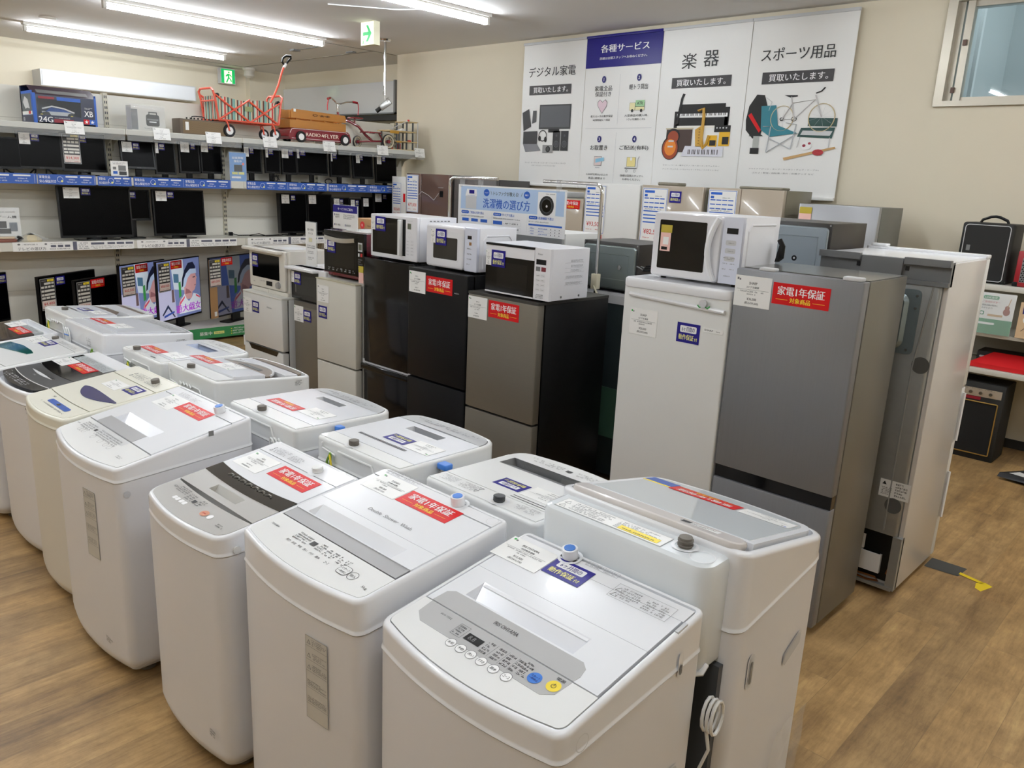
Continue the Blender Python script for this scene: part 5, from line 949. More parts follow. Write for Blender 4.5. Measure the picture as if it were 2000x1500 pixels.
def strip_blue(y0, y1, first=True):
    b = MB(STRIPB); n = max(1, round((y1-y0)/.56)); b.at(FRONT(-.010)); x0 = y0-.77; x1 = y1-.77; b.box(x0, x1, 1.622, 1.712, 0, .002)
    sw = (x1-x0)/n
    for k in range(n):
        x = x0+sw*k+.01; kx = sw/.57
        b.use(PRW); b.T('家電全品', x+.0, x+.105*kx, 1.674, 1.70, .003, 1); b.T('安心保証付き', x+.0, x+.16*kx, 1.636, 1.662, .003, 1)
        b.ring(x+.20*kx, 1.668, .026, .003, .003, 14); b.use(YELP); b.disc(x+.218*kx, 1.652, .01, .0032, 10)
        b.use(PRW)
        for q in (.255, .40): b.poly(rrect(x+q*kx, x+(q+.12)*kx, 1.687, 1.700, .005, 2), .003); b.dash(x+(q+.03)*kx, x+(q+.10)*kx, 1.66, 1.677, 1, .003, 3, 1); b.dash(x+(q+.01)*kx, x+(q+.11)*kx, 1.638, 1.655, 1, .003, 4, 1)
        b.rect(x+.545*kx, x+.547*kx, 1.63, 1.705, .003); b.use(STRIPB)
    return b.build('sign_strip', t, 'blue printed strip')
for a, c in ((1.7, 2.36), (2.37, 2.86), (2.88, 3.19), (3.21, 4.22), (4.40, 5.42), (5.44, 6.6)): strip_blue(a, c)
def strip_white(y0, y1):
    b = MB(PAPER); b.at(FRONT(-.010)); x0 = y0-.77; x1 = y1-.77; b.box(x0, x1, 1.022, 1.104, 0, .002); w_ = x1-x0
    b.use(INKG); b.T('テレビの選び方', x0+.04, x0+.27, 1.03, 1.06, .003, 1); b.dash(x0+.08, x0+.22, 1.076, 1.092, 1, .003, 5, .8); b.disc(x0+.05, 1.085, .012, .003, 10, .008); b.disc(x0+.27, 1.085, .012, .003, 10, .008)
    b.use(mat('slate_print', (92, 94, 110), .5)); b.rect(x0+.50, x0+.535, 1.024, 1.102, .003)
    for k in range(3): b.rect(x0+.31+.06*k, x0+.355+.06*k, 1.055, 1.075, .003)
    b.rect(x0+.66, x0+.78, 1.07, 1.09, .003); [b.rect(x0+.81+.085*k, x0+.88+.085*k, 1.07, 1.09, .003) for k in range(3)]
    b.use(INKG); b.dash(x0+.30, x0+.48, 1.032, 1.048, 1, .003, 6, .8); b.dash(x0+.55, x0+.65, 1.03, 1.095, 4, .003, 7, .6); b.dash(x0+.66, x1-.02, 1.03, 1.06, 3, .003, 8, .5); b.dash(x0+.31, x0+.47, 1.082, 1.094, 1, .003, 9, .8)
    return b.build('sign_strip', t, 'white television guide strip')
for a in (.95, 2.11, 3.20, 4.39, 5.56): strip_white(a, min(a+1.06, 6.8))
b = MB(mat('green_board', (54, 138, 84), .4)); b.at(FRONT(-.006)); x0 = 2.4; b.box(x0, x0+1.62, .03, .145, 0, .003); b.use(PRW); b.T('募集中', x0+.62, x0+.76, .065, .105, .004, 1); b.use(YELP); b.rect(x0+.78, x0+.90, .07, .10, .004); b.use(INKG); b.dash(x0+.79, x0+.89, .075, .095, 1, .0045, 4, 1)
b.use(PRW); b.dash(x0+1.0, x0+1.18, .05, .13, 3, .004, 5, .9); b.use(YEL); [b.disc(x0+.985, .06+.027*k, .007, .0045, 8) for k in range(3)]; b.build('sign_board', t, 'green printed board')
def shelfthing(name, label, cat, y, z, x=-8.38, yaw=0, group=None): return thing(name, label, cat, (x, y, z), 90+yaw, group)
def pcard(t, x, z, wd=.095, h=.085, y=-.002, seed=3): return card(t, FRONT(y, x, z), wd, h, '', '', '', '', seed, INKG)
# monitors on the second shelf
def screenunit(y0, y1, zb, zt, zs, label, tags=(), x=-8.38, yaw=0, tilt=3, name='computer_monitor', cat='monitor', group='computer monitors', stand='neck', th=.03, lx=None):
    """zs: shelf surface"""
    w = (y1-y0); h = zt-zb
    t = shelfthing(name, label, cat, (y0+y1)/2, zs, x, yaw, group)
    TM = Matrix.Translation((0, 0, zb-zs)) @ Matrix.Rotation(R(-tilt), 4, 'X')
    b = MB(BLK); b.at(TM); b.box(-w/2, w/2, 0, th, 0, h); b.use(BLKM); b.box(-w/2+.06, w/2-.06, th, th+.03, .05, h-.05); b.build('casing', t)
    b = MB(SCREEN); b.at(TM @ FRONT(-.0006)); b.rect(-w/2+.014, w/2-.014, .022, h-.014); b.use(INKG); b.dash(-.02, .02, .007, .013, 1, .0004, 4, 1); b.build('screen', t)
    hz = zb-zs
    if stand == 'neck':
        b = MB(BLK); b.rbox(-.03, .03, .02, .05, .008, hz+.1, .006, .002, 2); b.build('stand_neck', t)
        b = MB(BLK); b.rbox(-.11, .11, -.02, .12, 0, .012, .03, .004, 4); b.build('stand_base', t)
    elif stand == 'feet':
        for s in (-1, 1): b = MB(BLK); b.tube([(s*w*.12, .03, hz+.01), (s*w*.2, -.05, .008), (s*w*.24, -.08, .006)], .007, 6); b.tube([(s*w*.12, .03, hz+.01), (s*w*.18, .12, .008)], .007, 6); b.build('stand_leg', t)
    else:
        b = MB(BLKG); b.rbox(-w*.14, w*.14, .034, .065, .006, hz+.06, .006, .002, 2); b.build('stand_neck', t)
        b = MB(BLKG); b.rbox(-w*.3, w*.3, -.05, .14, 0, .012, .05, .004, 4); b.build('stand_base', t)
    for kd, ox, wd in tags:
        if kd == 'c': card(t, TM @ FRONT(-.002, -w/2+ox, h-.115), wd, .10, '', '', '', '', int(ox*100)+3, INKG)
        if kd == 'b': blue(t, TM @ FRONT(-.0025, -w/2+ox, h-.085), wd, .065)
        if kd == 'r': red(t, TM @ FRONT(-.0025, -w/2+ox, h-.10), wd, .075)
        if kd[0] == 's': speccard(t, TM @ FRONT(-.004, -w/2+ox, h-.285), wd, .275, kd[1:], 'k')
        if kd[0] == 'S': speccard(t, TM @ FRONT(-.004, -w/2+ox, h-.33), wd, .32, kd[1:], 'k')
    return t
Z2 = 1.705
screenunit(1.93, 2.31, 1.742, 2.02, Z2, 'black monitor on splayed feet cut off by the photo border, left of the widest monitors', stand='feet')
screenunit(2.285, 2.655, 1.752, 2.082, Z2, 'black monitor on splayed feet with a white card and navy sticker, under the car box', (('c', .02, .09), ('b', .115, .07)), stand='feet')
screenunit(2.65, 3.045, 1.742, 2.095, Z2, 'black monitor behind the 14,300 yen dark card', (('s¥14,300', .01, .155), ('b', .165, .06)), stand='wide')
screenunit(3.19, 3.51, 1.79, 2.065, Z2, 'black monitor leaning back on a curved neck, right of the small magazine leaflet', (('c', .02, .095), ('b', .12, .065)), tilt=12, yaw=-6)
screenunit(3.515, 3.725, 1.745, 2.068, Z2, 'narrow black monitor with a slim white card, between the leaning monitor and the paired monitors', (('c', .01, .03), ('b', .045, .06)))
screenunit(3.765, 3.985, 1.765, 2.092, Z2, 'left one of two paired black monitors with cards below the brown amplifier', (('c', .02, .09), ('b', .125, .05)))
screenunit(3.99, 4.225, 1.772, 2.105, Z2, 'right one of two paired black monitors, next to the blue poster', (('c', .01, .075), ('b', .09, .055)), x=-8.37)
screenunit(4.47, 4.70, 1.792, 2.085, Z2, 'black monitor just right of the blue poster', (('c', .02, .055), ('b', .085, .05)))
screenunit(4.74, 4.93, 1.80, 2.088, Z2, 'black monitor edge-lit at left, second right of the blue poster', (('c', .01, .03), ('b', .045, .06)))
screenunit(4.94, 5.13, 1.796, 2.092, Z2, 'black monitor with a large white card, beneath the wagon front wheels', (('c', .0, .085), ('b', .09, .055)), x=-8.36)
screenunit(5.14, 5.56, 1.802, 2.10, Z2, 'broad black monitor below the red toy wagon', (('c', .01, .03), ('b', .05, .07)), x=-8.37, tilt=6)
screenunit(5.60, 5.885, 1.79, 2.085, Z2, 'black monitor between the broad one and the tilted one below the tricycle', (('c', .01, .02), ('b', .035, .055)))
screenunit(5.94, 6.22, 1.785, 2.085, Z2, 'tilted black monitor with a slanted neck below the tricycle seat', (('c', .05, .05), ('b', .105, .04)), yaw=-8, tilt=8)
screenunit(6.27, 6.60, 1.74, 2.085, Z2, 'last black monitor before the cream wall corner', (('c', .02, .07), ('b', .10, .05)))
b = MB(BLK); b.tube([(-8.3, 4.80, 1.712), (-8.27, 4.76, 1.76), (-8.27, 4.84, 1.78), (-8.28, 4.82, 1.72), (-8.26, 4.76, 1.74), (-8.27, 4.80, 1.79), (-8.28, 4.85, 1.73)], .006, 6); tag(b.build('coiled_cable'), 'small tangle of black cable on the shelf right of the blue poster', 'cable')
b = MB(BLK); b.tube([(-8.28, 5.50+.05*math.cos(a*.7), 1.735+.03*math.sin(a*.7)) for a in range(18)], .006, 6); tag(b.build('coiled_cable'), 'coil of black cable beside the broad monitor below the red wagon', 'cable')
# poster and leaflet
t = shelfthing('shelf_poster', 'bright blue poster with a small television picture standing between monitors', 'poster', 4.222, 1.70, -8.21)
b = MB(mat('poster_blue', (40, 136, 212), .35)); b.at(FRONT(0)); b.box(0, .19, 0, .30, 0, .002); b.use(PRW); b.T('出張買取', .03, .16, .235, .26, .003, 1); b.T('強化中', .05, .14, .20, .226, .003, 1); b.use(BLKM); b.rect(.05, .145, .105, .175, .003); b.use(mat('salmon_print', (226, 110, 90), .5)); b.disc(.155, .185, .014, .0035, 10); b.use(YELP); b.rect(.025, .09, .075, .1, .003); b.rect(.1, .165, .075, .1, .003); b.use(PRW); b.rect(.02, .125, .035, .055, .003); b.build('printed_panel', t); b = MB(CLEAR); b.box(-.004, .194, -.004, -.003, -.01, .31); b.build('clear_sleeve', t)
t = shelfthing('shelf_leaflet', 'small white leaflet with grey equipment pictures beside the leaning monitor', 'leaflet', 3.01, 1.716, -8.205)
b = MB(PAPER); b.at(FRONT(0)); b.box(0, .16, 0, .14, 0, .002); b.use(MGREY); b.rect(.07, .14, .05, .1, .003); b.rect(.02, .05, .06, .085, .003); b.use(BLUEP); b.rect(.02, .06, .02, .045, .003); b.use(DGREY); b.rect(.075, .145, .01, .045, .003); b.use(INKG); b.dash(.02, .14, .108, .13, 2, .003, 4, .7); b.build('printed_panel', t)
# third shelf
Z3 = 1.10
screenunit(2.56, 3.225, 1.125, 1.61, Z3, 'largest switched-off television on the white guide strip shelf', (('c', .055, .14), ('b', .21, .085)), name='television', cat='television', group='switched-off televisions on the middle shelf', stand='wide', x=-8.32)
screenunit(3.10, 3.44, 1.28, 1.585, Z3, 'black monitor on a tall slotted stand between two televisions', (('c', .02, .10), ('b', .13, .075)), x=-8.40)
screenunit(3.445, 3.985, 1.13, 1.595, Z3, 'switched-off television right of the tall slotted monitor stand', (('c', .035, .11), ('b', .15, .07)), name='television', cat='television', group='switched-off televisions on the middle shelf', stand='wide', x=-8.33)
screenunit(4.91, 5.27, 1.13, 1.585, Z3, 'black television beside the loose cable, first of the packed group', (('c', .03, .10), ('b', .15, .06)), name='television', cat='television', group='switched-off televisions on the middle shelf', stand='wide', th=.06)
screenunit(5.28, 5.62, 1.135, 1.585, Z3, 'black television with its navy sticker below the card', (('c', .02, .10),), name='television', cat='television', group='switched-off televisions on the middle shelf', stand='wide')
screenunit(5.63, 5.88, 1.13, 1.55, Z3, 'narrow black television third in the packed group, behind the service leaflet', (('c', .02, .08), ('b', .105, .05)), name='television', cat='television', group='switched-off televisions on the middle shelf', stand='wide')
screenunit(5.885, 6.07, 1.16, 1.54, Z3, 'narrow black television fourth in the packed group', (('c', .01, .06), ('b', .08, .05)), name='television', cat='television', group='switched-off televisions on the middle shelf', stand='wide')
screenunit(6.075, 6.245, 1.16, 1.56, Z3, 'narrow black television fifth in the packed group', (('c', .01, .08),), name='television', cat='television', group='switched-off televisions on the middle shelf', stand='wide')
screenunit(6.25, 6.56, 1.16, 1.62, Z3, 'black television nearest the narrow white refrigerator', (('c', .02, .10), ('b', .14, .06)), name='television', cat='television', group='switched-off televisions on the middle shelf', stand='wide')
t = shelfthing('game_leaflet', 'white leaflet with pictures of game consoles standing on the shelf', 'leaflet', 1.95, 1.155, -8.30)
b = MB(PAPER); b.at(FRONT(0)); b.box(0, .27, 0, .25, 0, .002); b.use(INK); b.T('ゲーム機', .09, .245, .155, .18, .003, 1); b.use(DGREY); b.rect(.08, .16, .07, .13, .003); b.rect(.1, .19, .02, .065, .003); b.use(mat('photo_blue_grey', (140, 158, 180), .5)); b.rect(.18, .245, .04, .12, .003); b.use(INKG); b.dash(.1, .24, .205, .22, 1, .003, 4, .9); b.build('printed_panel', t)
b = MB(CLEAR); b.box(-.003, .273, -.004, -.003, -.05, .25); b.box(-.003, .273, -.05, 0, -.055, -.052); b.build('acrylic_holder', t)
t = shelfthing('bagged_device', 'cream handset wrapped in clear film lying on the shelf', 'device', 2.29, Z3, -8.28)
b = MB(mat('cream_device', (214, 202, 172), .3)); b.lathe([(.0, 0), (.085, 0), (.09, .02), (.06, .05), (.035, .065), (0, .07)], n=18); b.build('body', t); b = MB(BLK); b.lathe([(.0, .065), (.035, .066), (.02, .075), (0, .078)], n=12); b.build('top_knob', t)
b = MB(FILM); b.add([(-.13, -.08, .002), (.13, -.09, .03), (.12, .09, .03), (-.12, .08, .02), (0, 0, .09)], [(0, 1, 4), (1, 2, 4), (2, 3, 4), (3, 0, 4)]); b.build('wrapping_film', t, None, 'stuff')
t = shelfthing('bagged_device', 'brown and red bundle in clear film beside the game leaflet', 'device', 2.07, Z3, -8.27)
b = MB(mat('brown_bundle', (120, 70, 56), .5)); b.rbox(-.12, .10, -.03, .06, 0, .03, .02, .008); b.use(mat('pale_bundle', (206, 186, 160), .4)); b.rbox(-.11, .09, -.02, .05, .03, .05, .02, .008); b.use(BLK); b.tube([(.10, 0, .01), (.14, -.02, .03), (.12, .03, .045), (.16, .0, .02)], .014, 6); b.build('body', t)
b = MB(BLK); b.tube([(-8.55, 4.38, 1.125), (-8.45, 4.42, 1.11), (-8.35, 4.5, 1.118), (-8.32, 4.6, 1.135), (-8.34, 4.7, 1.108), (-8.36, 4.85, 1.108), (-8.4, 4.95, 1.108)], .005, 6); b.tube([(-8.35, 4.5, 1.112), (-8.37, 4.7, 1.108), (-8.4, 4.9, 1.11)], .005, 6); b.box(-8.57, -8.54, 4.36, 4.40, 1.10, 1.14); tag(b.build('loose_cable'), 'loose black cable running along the empty part of the middle shelf', 'cable')
# lowest deck: televisions turned like louvres
def bigtv(ypx, w, h, zb, label, x=-8.225, yaw=-33, lit=None, tags=()):
    """left front corner at (x, ypx)"""
    t = thing('television', label, 'television', (x, ypx, .145), 90-yaw, 'televisions on the lowest deck')
    b = MB(BLK); z0 = zb-.145; b.box(0, w, 0, .028, z0, z0+h); b.use(BLKM); b.box(.12, w-.12, .028, .055, z0+.05, z0+h*.6); b.build('casing', t)
    b = MB(BLK); b.rbox(w*.3, w*.7, -.02, .12, 0, .014, .03, .004, 3); b.box(w*.42, w*.58, .005, .03, .01, z0+.02); b.build('stand', t)
    b = MB(SCREEN if not lit else lit); b.at(FRONT(-.0008, .008, z0+.018)); W_, H_ = w-.016, h-.028; b.rect(0, W_, 0, H_)
    if lit:
        f = lambda n, c: mat('screen_'+n+('_dim' if lit.name.endswith('dim') else ''), [v*(.42 if lit.name.endswith('dim') else 1) for v in c], .3, em=.5)
        P = lambda c, pts, z: (b.use(c), b.poly([(p[0]*W_, p[1]*H_) for p in pts], z))
        P(f('pale', (176, 176, 204)), [(0, 0), (.40, 0), (.36, .5), (0, .52)], .0003); P(f('white', (186, 196, 206)), [(.36, .5), (.62, .45), (.6, 1), (.3, 1)], .0003)
        P(f('teal', (70, 104, 128)), [(.36, .62), (.48, .60), (.48, .75), (.36, .77)], .0005); P(f('green', (60, 140, 70)), [(.47, .33), (.53, .36), (.52, .62), (.47, .6)], .0006)
        P(f('dark', (30, 34, 54)), [(.54, .50), (.56, .66), (.62, .80), (.72, .92), (.84, .93), (.90, .84), (.88, .74), (.70, .70), (.62, .56)], .0008)
        P(f('skin', (196, 148, 148)), [(.60, .40), (.60, .28), (.78, .28), (.80, .40), (.86, .43), (.90, .52), (.905, .60), (.925, .64), (.90, .68), (.90, .76), (.70, .74), (.63, .60), (.60, .50)], .0010)
        P(f('skin', (196, 148, 148)), [(.44, .06), (.46, .24), (.52, .34), (.56, .2), (.52, .06)], .0010)
        P(f('shade', (150, 100, 104)), [(.62, .38), (.78, .38), (.72, .44), (.64, .48)], .0012); P(f('shade', (150, 100, 104)), [(.60, .50), (.63, .50), (.64, .58), (.61, .58)], .0013); P(f('dark', (30, 34, 54)), [(.82, .645), (.88, .65), (.88, .665), (.82, .66)], .0013); P(f('shade', (150, 100, 104)), [(.85, .50), (.895, .51), (.89, .525), (.85, .515)], .0013)
        P(f('band', (172, 190, 216)), [(.575, .52), (.60, .64), (.66, .74), (.76, .81), (.91, .80), (.915, .72), (.78, .72), (.70, .66), (.65, .56), (.62, .50)], .0014)
        P(f('shirt', (208, 214, 224)), [(.46, .05), (.50, .28), (.60, .39), (.64, .30), (.70, .24), (.78, .30), (.82, .37), (.94, .33), (1, .26), (1, .04)], .0011)
        P(f('stripe', (206, 80, 104)), [(.48, .20), (.60, .31), (.60, .35), (.48, .25)], .0014); P(f('stripe', (206, 80, 104)), [(.88, .345), (.98, .285), (.98, .255), (.88, .31)], .0014)
        P(f('blue', (40, 70, 150)), [(.10, .04), (.34, .10), (.34, .13), (.10, .08)], .0014); P(f('rack', (30, 40, 70)), [(.06, .1), (.2, .26), (.36, .02), (.33, .02), (.2, .2), (.08, .08)], .0013); P(f('brown', (96, 78, 80)), [(.30, .28), (.36, .28), (.35, .5), (.30, .5)], .0005)
        b.use(f('violet', (168, 40, 190))); b.T('遊大戯女', .38*W_, .99*W_, .07*H_, .21*H_, .0016, 1.4)
    b.build('screen', t)
    for kd, ox, wd in tags:
        if kd == 'b': blue(t, FRONT(-.004, ox, z0+h-.10), wd, .08)
        if kd == 'r': red(t, FRONT(-.004, ox, z0+h-.10), wd, .085)
        if kd[0] == 's': speccard(t, FRONT(-.006, ox, z0+h-.32), wd, .30, kd[1:], 'k')
    return t
LIT = mat('lit_screen_lilac', (112, 124, 170), .3, em=.5); LITD = mat('lit_screen_dim', (30, 46, 88), .3, em=.4)
bigtv(1.50, .77, .46, .33, 'black switched-off television leftmost on the lowest deck', tags=(('b', .66, .1),))
bigtv(2.29, .77, .56, .22, 'black television with the 4,400 yen card on the lowest deck', tags=(('s¥4,400', .015, .19), ('b', .22, .12)))
bigtv(2.60, .62, .47, .26, 'black television with a dark card and red sticker beside the lit screens', tags=(('s¥38,500', .02, .19), ('r', .22, .2)))
bigtv(3.02, .745, .62, .235, 'lit television with the 60,500 yen card', lit=LIT, tags=(('s¥60,500', .02, .21), ('r', .245, .2)))
bigtv(3.385, .78, .64, .235, 'lit television with the 88,000 yen card showing a man in a headband', lit=LIT, tags=(('s¥88,000', .02, .20), ('r', .24, .2)))
tv3 = bigtv(3.955, .88, .66, .235, 'dim lit television with the 89,000 yen card', lit=LITD, yaw=-27, tags=(('s¥89,000', -.02, .20), ('r', .19, .2)))
b = MB(mat('cardboard', (170, 132, 90), .8, noise=.04)); b.at(FRONT(-.002, 0, .09)); b.box(-.02, .105, 0, .64, 0, .002); b.use(PAPER); b.rect(.04, .085, .02, .07, .003); b.build('cardboard_strip', tv3, 'brown cardboard strip')
# ---------------------------------------------------------------- goods on the top shelf
ZT = 2.155
def tcard(y, logo=INKG, label=''):
    t = thing('price_card', label, 'price card', (XF+.028, y, 2.077), 90, 'price cards clipped to the top shelf')
    c_ = card(t, Matrix.Rotation(R(-12), 4, 'X') @ FRONT(0, 0, 0), .165, .115, '', '', '', '', int(y*10), logo); c_.name = 'card_face'; b = MB(CLEAR); b.box(.06, .1, .0, .024, .10, .103); b.build('clip', t)
for y, s_ in ((2.63, 'white price card clipped below the car box'), (3.43, 'white price card clipped below the bagged player'), (3.965, 'white price card clipped below the brown amplifier'), (4.61, 'white price card clipped below the folding wagon'), (5.37, 'white price card clipped below the red wagon'), (6.14, 'white price card clipped below the tricycle'), (6.73, 'white price card clipped below the wooden toy garage')): tcard(y, label=s_)
# boxed car kit
t = shelfthing('boxed_model_car', 'blue windowed box holding a radio-control car', 'toy box', 2.40, ZT, -8.235)
BW, BH, BD = .535, .275, .33
b = MB(mat('box_navy', (20, 30, 62), .3)); b.box(0, BW, .30, BD, 0, BH+.05); b.box(0, BW, 0, .3, 0, .012); b.use(BLUEP); b.box(0, .004, 0, BD, 0, BH); b.box(BW-.004, BW, 0, BD, 0, BH)
b.use(mat('box_navy', (20, 30, 62), .3)); b.at(FRONT(0)); b.slab(0, BW, 0, BH-.03, -.004, 0, (.035, .40, .075, .215)); b.use(BLUEP); b.rect(0, .028, 0, BH-.02, .001); b.rect(BW-.018, BW, 0, BH-.02, .001); b.rect(.20, .40, .205, .235, .001)
b.use(PRW); b.T('24G', .04, .155, .012, .06, .0015, 1.5); b.T('XB', .425, .50, .085, .135, .0015, 1.5); b.use(mat('maroon_print', (140, 20, 40), .4)); b.rect(.165, .33, .014, .045, .001); b.rect(.05, .18, .212, .232, .0014); b.use(PRW); b.dash(.17, .30, .05, .058, 1, .0015, 4, 1); b.dash(.43, .5, .15, .165, 2, .0015, 4, 1)
b.use(RED); b.rect(.415, .465, .018, .06, .001); b.use(BLUEP); b.rect(.465, .515, .018, .06, .001); b.use(PRW)
for cx_ in (.44, .49): b.poly([(cx_+(.019 if i % 2 == 0 else .008)*math.sin(i*PI/5), .038+(.019 if i % 2 == 0 else .008)*math.cos(i*PI/5)) for i in range(10)], .0016)
b.at(None); b.use(mat('box_top_print', (58, 44, 58), .3)); b.add([(0, .0, BH-.03), (BW, .0, BH-.03), (BW, .13, BH+.05), (0, .13, BH+.05)], [(0, 1, 2, 3)]); b.box(0, BW, .13, BD, BH+.045, BH+.05); b.use(MGREY); b.add([(.05, .02, BH-.0155), (BW-.06, .02, BH-.0155), (BW-.06, .07, BH+.0155), (.05, .07, BH+.0155)], [(0, 1, 2, 3)])
b.at(LEFT(0)); b.use(mat('box_side_photo', (86, 92, 96), .4)); b.rect(-.30, -.03, .09, .25, .001); b.use(PAPER); b.rect(-.30, -.02, .07, .10, .0014); b.use(mat('box_side_low', (40, 44, 70), .4)); b.rect(-.32, -.01, .005, .068, .001); b.use(PRW); b.T('XB', -.29, -.24, .02, .05, .0018, 1); b.use(RED); b.rect(-.12, -.06, .075, .10, .0018); b.use(LGREY); b.poly([(-.26, .18), (-.2, .23), (-.12, .2), (-.08, .12), (-.15, .13), (-.2, .12)], .0018)
b.build('carton', t)
b = MB(mat('car_shell_white', (206, 210, 216), .2, coat=.5)); b.prism([(.10, .10), (.30, .05), (.36, .08), (.36, .14), (.30, .16), (.12, .14)], .07, .11); b.use(mat('car_shell_blue', (40, 84, 160), .2, coat=.5)); b.loft([[(.12, .09, .10), (.34, .06, .10), (.34, .15, .10), (.12, .15, .10)], [(.18, .10, .155), (.28, .08, .15), (.28, .14, .15), (.18, .14, .155)]], smooth=False); b.use(PRW); b.tube([(.10, .09, .13), (.18, .08, .155), (.28, .07, .14), (.36, .06, .11)], .007, 6)
b.use(BLK); [b.cyl((x, .04, .07), (x, .08, .07), .035, 14) for x in (.12, .33)]; b.use(YEL); [b.cyl((x, .039, .07), (x, .05, .07), .014, 10) for x in (.08, .33)]; b.build('model_car', t)
b = MB(mat('box_window_film', (220, 228, 232), .04, alpha=.12)); b.at(FRONT(-.0005)); b.rect(.035, .40, .075, .215); b.build('window_film', t)
# bagged cassette player box
t = shelfthing('boxed_cassette_player', 'white box printed with a cassette player in a clear bag', 'box', 3.275, ZT, -8.30)
b = MB(mat('box_print_grey', (214, 212, 206), .4)); b.box(0, .325, 0, .12, .0, .235); b.at(FRONT(-.001)); b.use(MGREY); b.rect(.0, .06, .01, .2, 0); b.use(BLKM); b.prism(rrect(.14, .27, .05, .16, .02, 3), 0, .001); b.use(MGREY); b.rect(.15, .26, .105, .12, .0015); b.use(PRW); b.rect(.17, .24, .085, .095, .0015); b.use(BLKM); b.frame(.165, .25, .15, .185, .01, .001); b.use(INKG); b.dash(.12, .2, .02, .035, 1, .001, 4); b.build('carton', t)
b = MB(mat('clear_bag', (240, 244, 246), .1, alpha=.16)); b.rbox(-.006, .331, -.008, .125, 0.001, .25, .01, .004, 2); b.build('clear_bag', t)
# brown amplifier head
t = shelfthing('guitar_amplifier', 'small brown grille amplifier head on the top shelf', 'amplifier', 3.735, ZT, -8.26)
BR2 = mat('amp_brown', (96, 84, 72), .6)
b = MB(BR2); b.rbox(0, .50, 0, .19, .0, .15, .008, .004, 2); b.build('cabinet', t)
b = MB(mat('amp_grille', (128, 108, 82), .8)); b.at(FRONT(-.001)); b.rect(.03, .49, .01, .135, 0); b.use(mat('amp_grille_dark', (96, 76, 52), .8)); [b.disc(.04+.012*i+(.006 if j % 2 else 0), .018+.0105*j, .0032, .0004, 5) for i in range(38) for j in range(11)]; b.use(PAPER); b.rect(.055, .09, .04, .12, .001); b.build('grille', t)
b = MB(BLK); b.tube([(.16, .08, .15), (.165, .08, .18), (.2, .08, .185), (.27, .08, .185), (.30, .08, .18), (.305, .08, .15)], .005, 6); b.build('handle', t)
for k in range(8): b = MB(BLK); b.cyl((.10+.04*k, .06, .15), (.10+.04*k, .06, .168), .008, 8); b.build('knob', t)
# folding wagon
OR = mat('orange_enamel', (226, 92, 70), .35, coat=.2); TY = mat('black_tyre', (24, 24, 25), .7)
t = shelfthing('folding_wagon', 'orange-framed folding wagon with striped fabric and raised pull handle', 'wagon', 4.10, ZT, -8.26)
WL = .82
fr = MB(OR)
for y in (.02, .34):
    for x0_, x1_ in ((.03, .215), (.615, .80)):
        if y < .1: pass
for x in (.0, WL):   # end hoops, across the depth
    s = 1 if x == 0 else -1
    fr.tube([(x+s*.06, .02, .17), (x+s*.03, .02, .38), (x+s*.01, .02, .455), (x+s*.01, .06, .48), (x+s*.01, .30, .48), (x+s*.01, .34, .455), (x+s*.03, .34, .38), (x+s*.06, .34, .17)], .012, 8)
    fr.tube([(x+s*.03, .02, .36), (x+s*.03, .34, .36)], .009, 6); fr.tube([(x+s*.06, .02, .17), (x+s*.06, .34, .17)], .009, 6)
for y in (.02, .34):
    fr.tube([(.06, y, .17), (WL-.06, y, .17)], .010, 8)
    fr.tube([(.03, y, .42), (.42, y, .17)], .010, 8); fr.tube([(.06, y, .17), (.42, y, .40)], .010, 8); fr.tube([(.42, y, .17), (WL-.04, y, .40)], .010, 8); fr.tube([(.42, y, .38), (WL-.06, y, .17)], .010, 8)
fr.build('frame', t)
STR = [(120, 168, 160), (214, 204, 176), (96, 56, 46), (150, 186, 176), (222, 214, 192), (190, 60, 62), (206, 196, 170), (70, 92, 90), (168, 196, 184), (196, 186, 160), (104, 60, 50), (130, 176, 168)]
b = MB(OR); n_ = 46
for k in range(n_):
    c_ = STR[k % 12]; b.use(mat('fabric_stripe_%d' % (k % 12), c_, .85)); xa = .06+(WL-.12)*k/n_; xb = .06+(WL-.12)*(k+1)/n_
    wv = lambda x: .006*math.sin(x*60); tp_ = lambda x: .395+.012*math.sin(x*14)
    b.add([(xa, .035+wv(xa), .175), (xb, .035+wv(xb), .175), (xb, .028+wv(xb), tp_(xb)), (xa, .028+wv(xa), tp_(xa))], [(0, 1, 2, 3)]); b.add([(xa, .33+wv(xa), .175), (xb, .33+wv(xb), .175), (xb, .33+wv(xb), tp_(xb)), (xa, .33+wv(xa), tp_(xa))], [(0, 1, 2, 3)]); b.add([(xa, .035, .178), (xb, .035, .178), (xb, .33, .178), (xa, .33, .178)], [(0, 1, 2, 3)])
for k in range(18):
    b.use(mat('fabric_stripe_%d' % (k % 12), STR[k % 12], .85)); ya = .03+.3*k/18; yb = .03+.3*(k+1)/18
    for x in (.05, WL-.05): b.add([(x, ya, .18), (x, yb, .18), (x, yb, .41), (x, ya, .41)], [(0, 1, 2, 3)])
b.use(mat('fabric_label', (150, 158, 110), .7)); b.add([(.36, .018, .28), (.45, .018, .28), (.45, .018, .33), (.36, .018, .33)], [(0, 1, 2, 3)]); b.build('fabric', t)
b = MB(BLK); [b.cyl((x, .015, z), (x, .05, z), .022, 10) for x, z in ((.055, .415), (WL-.06, .40))]; b.build('joint_cap', t)
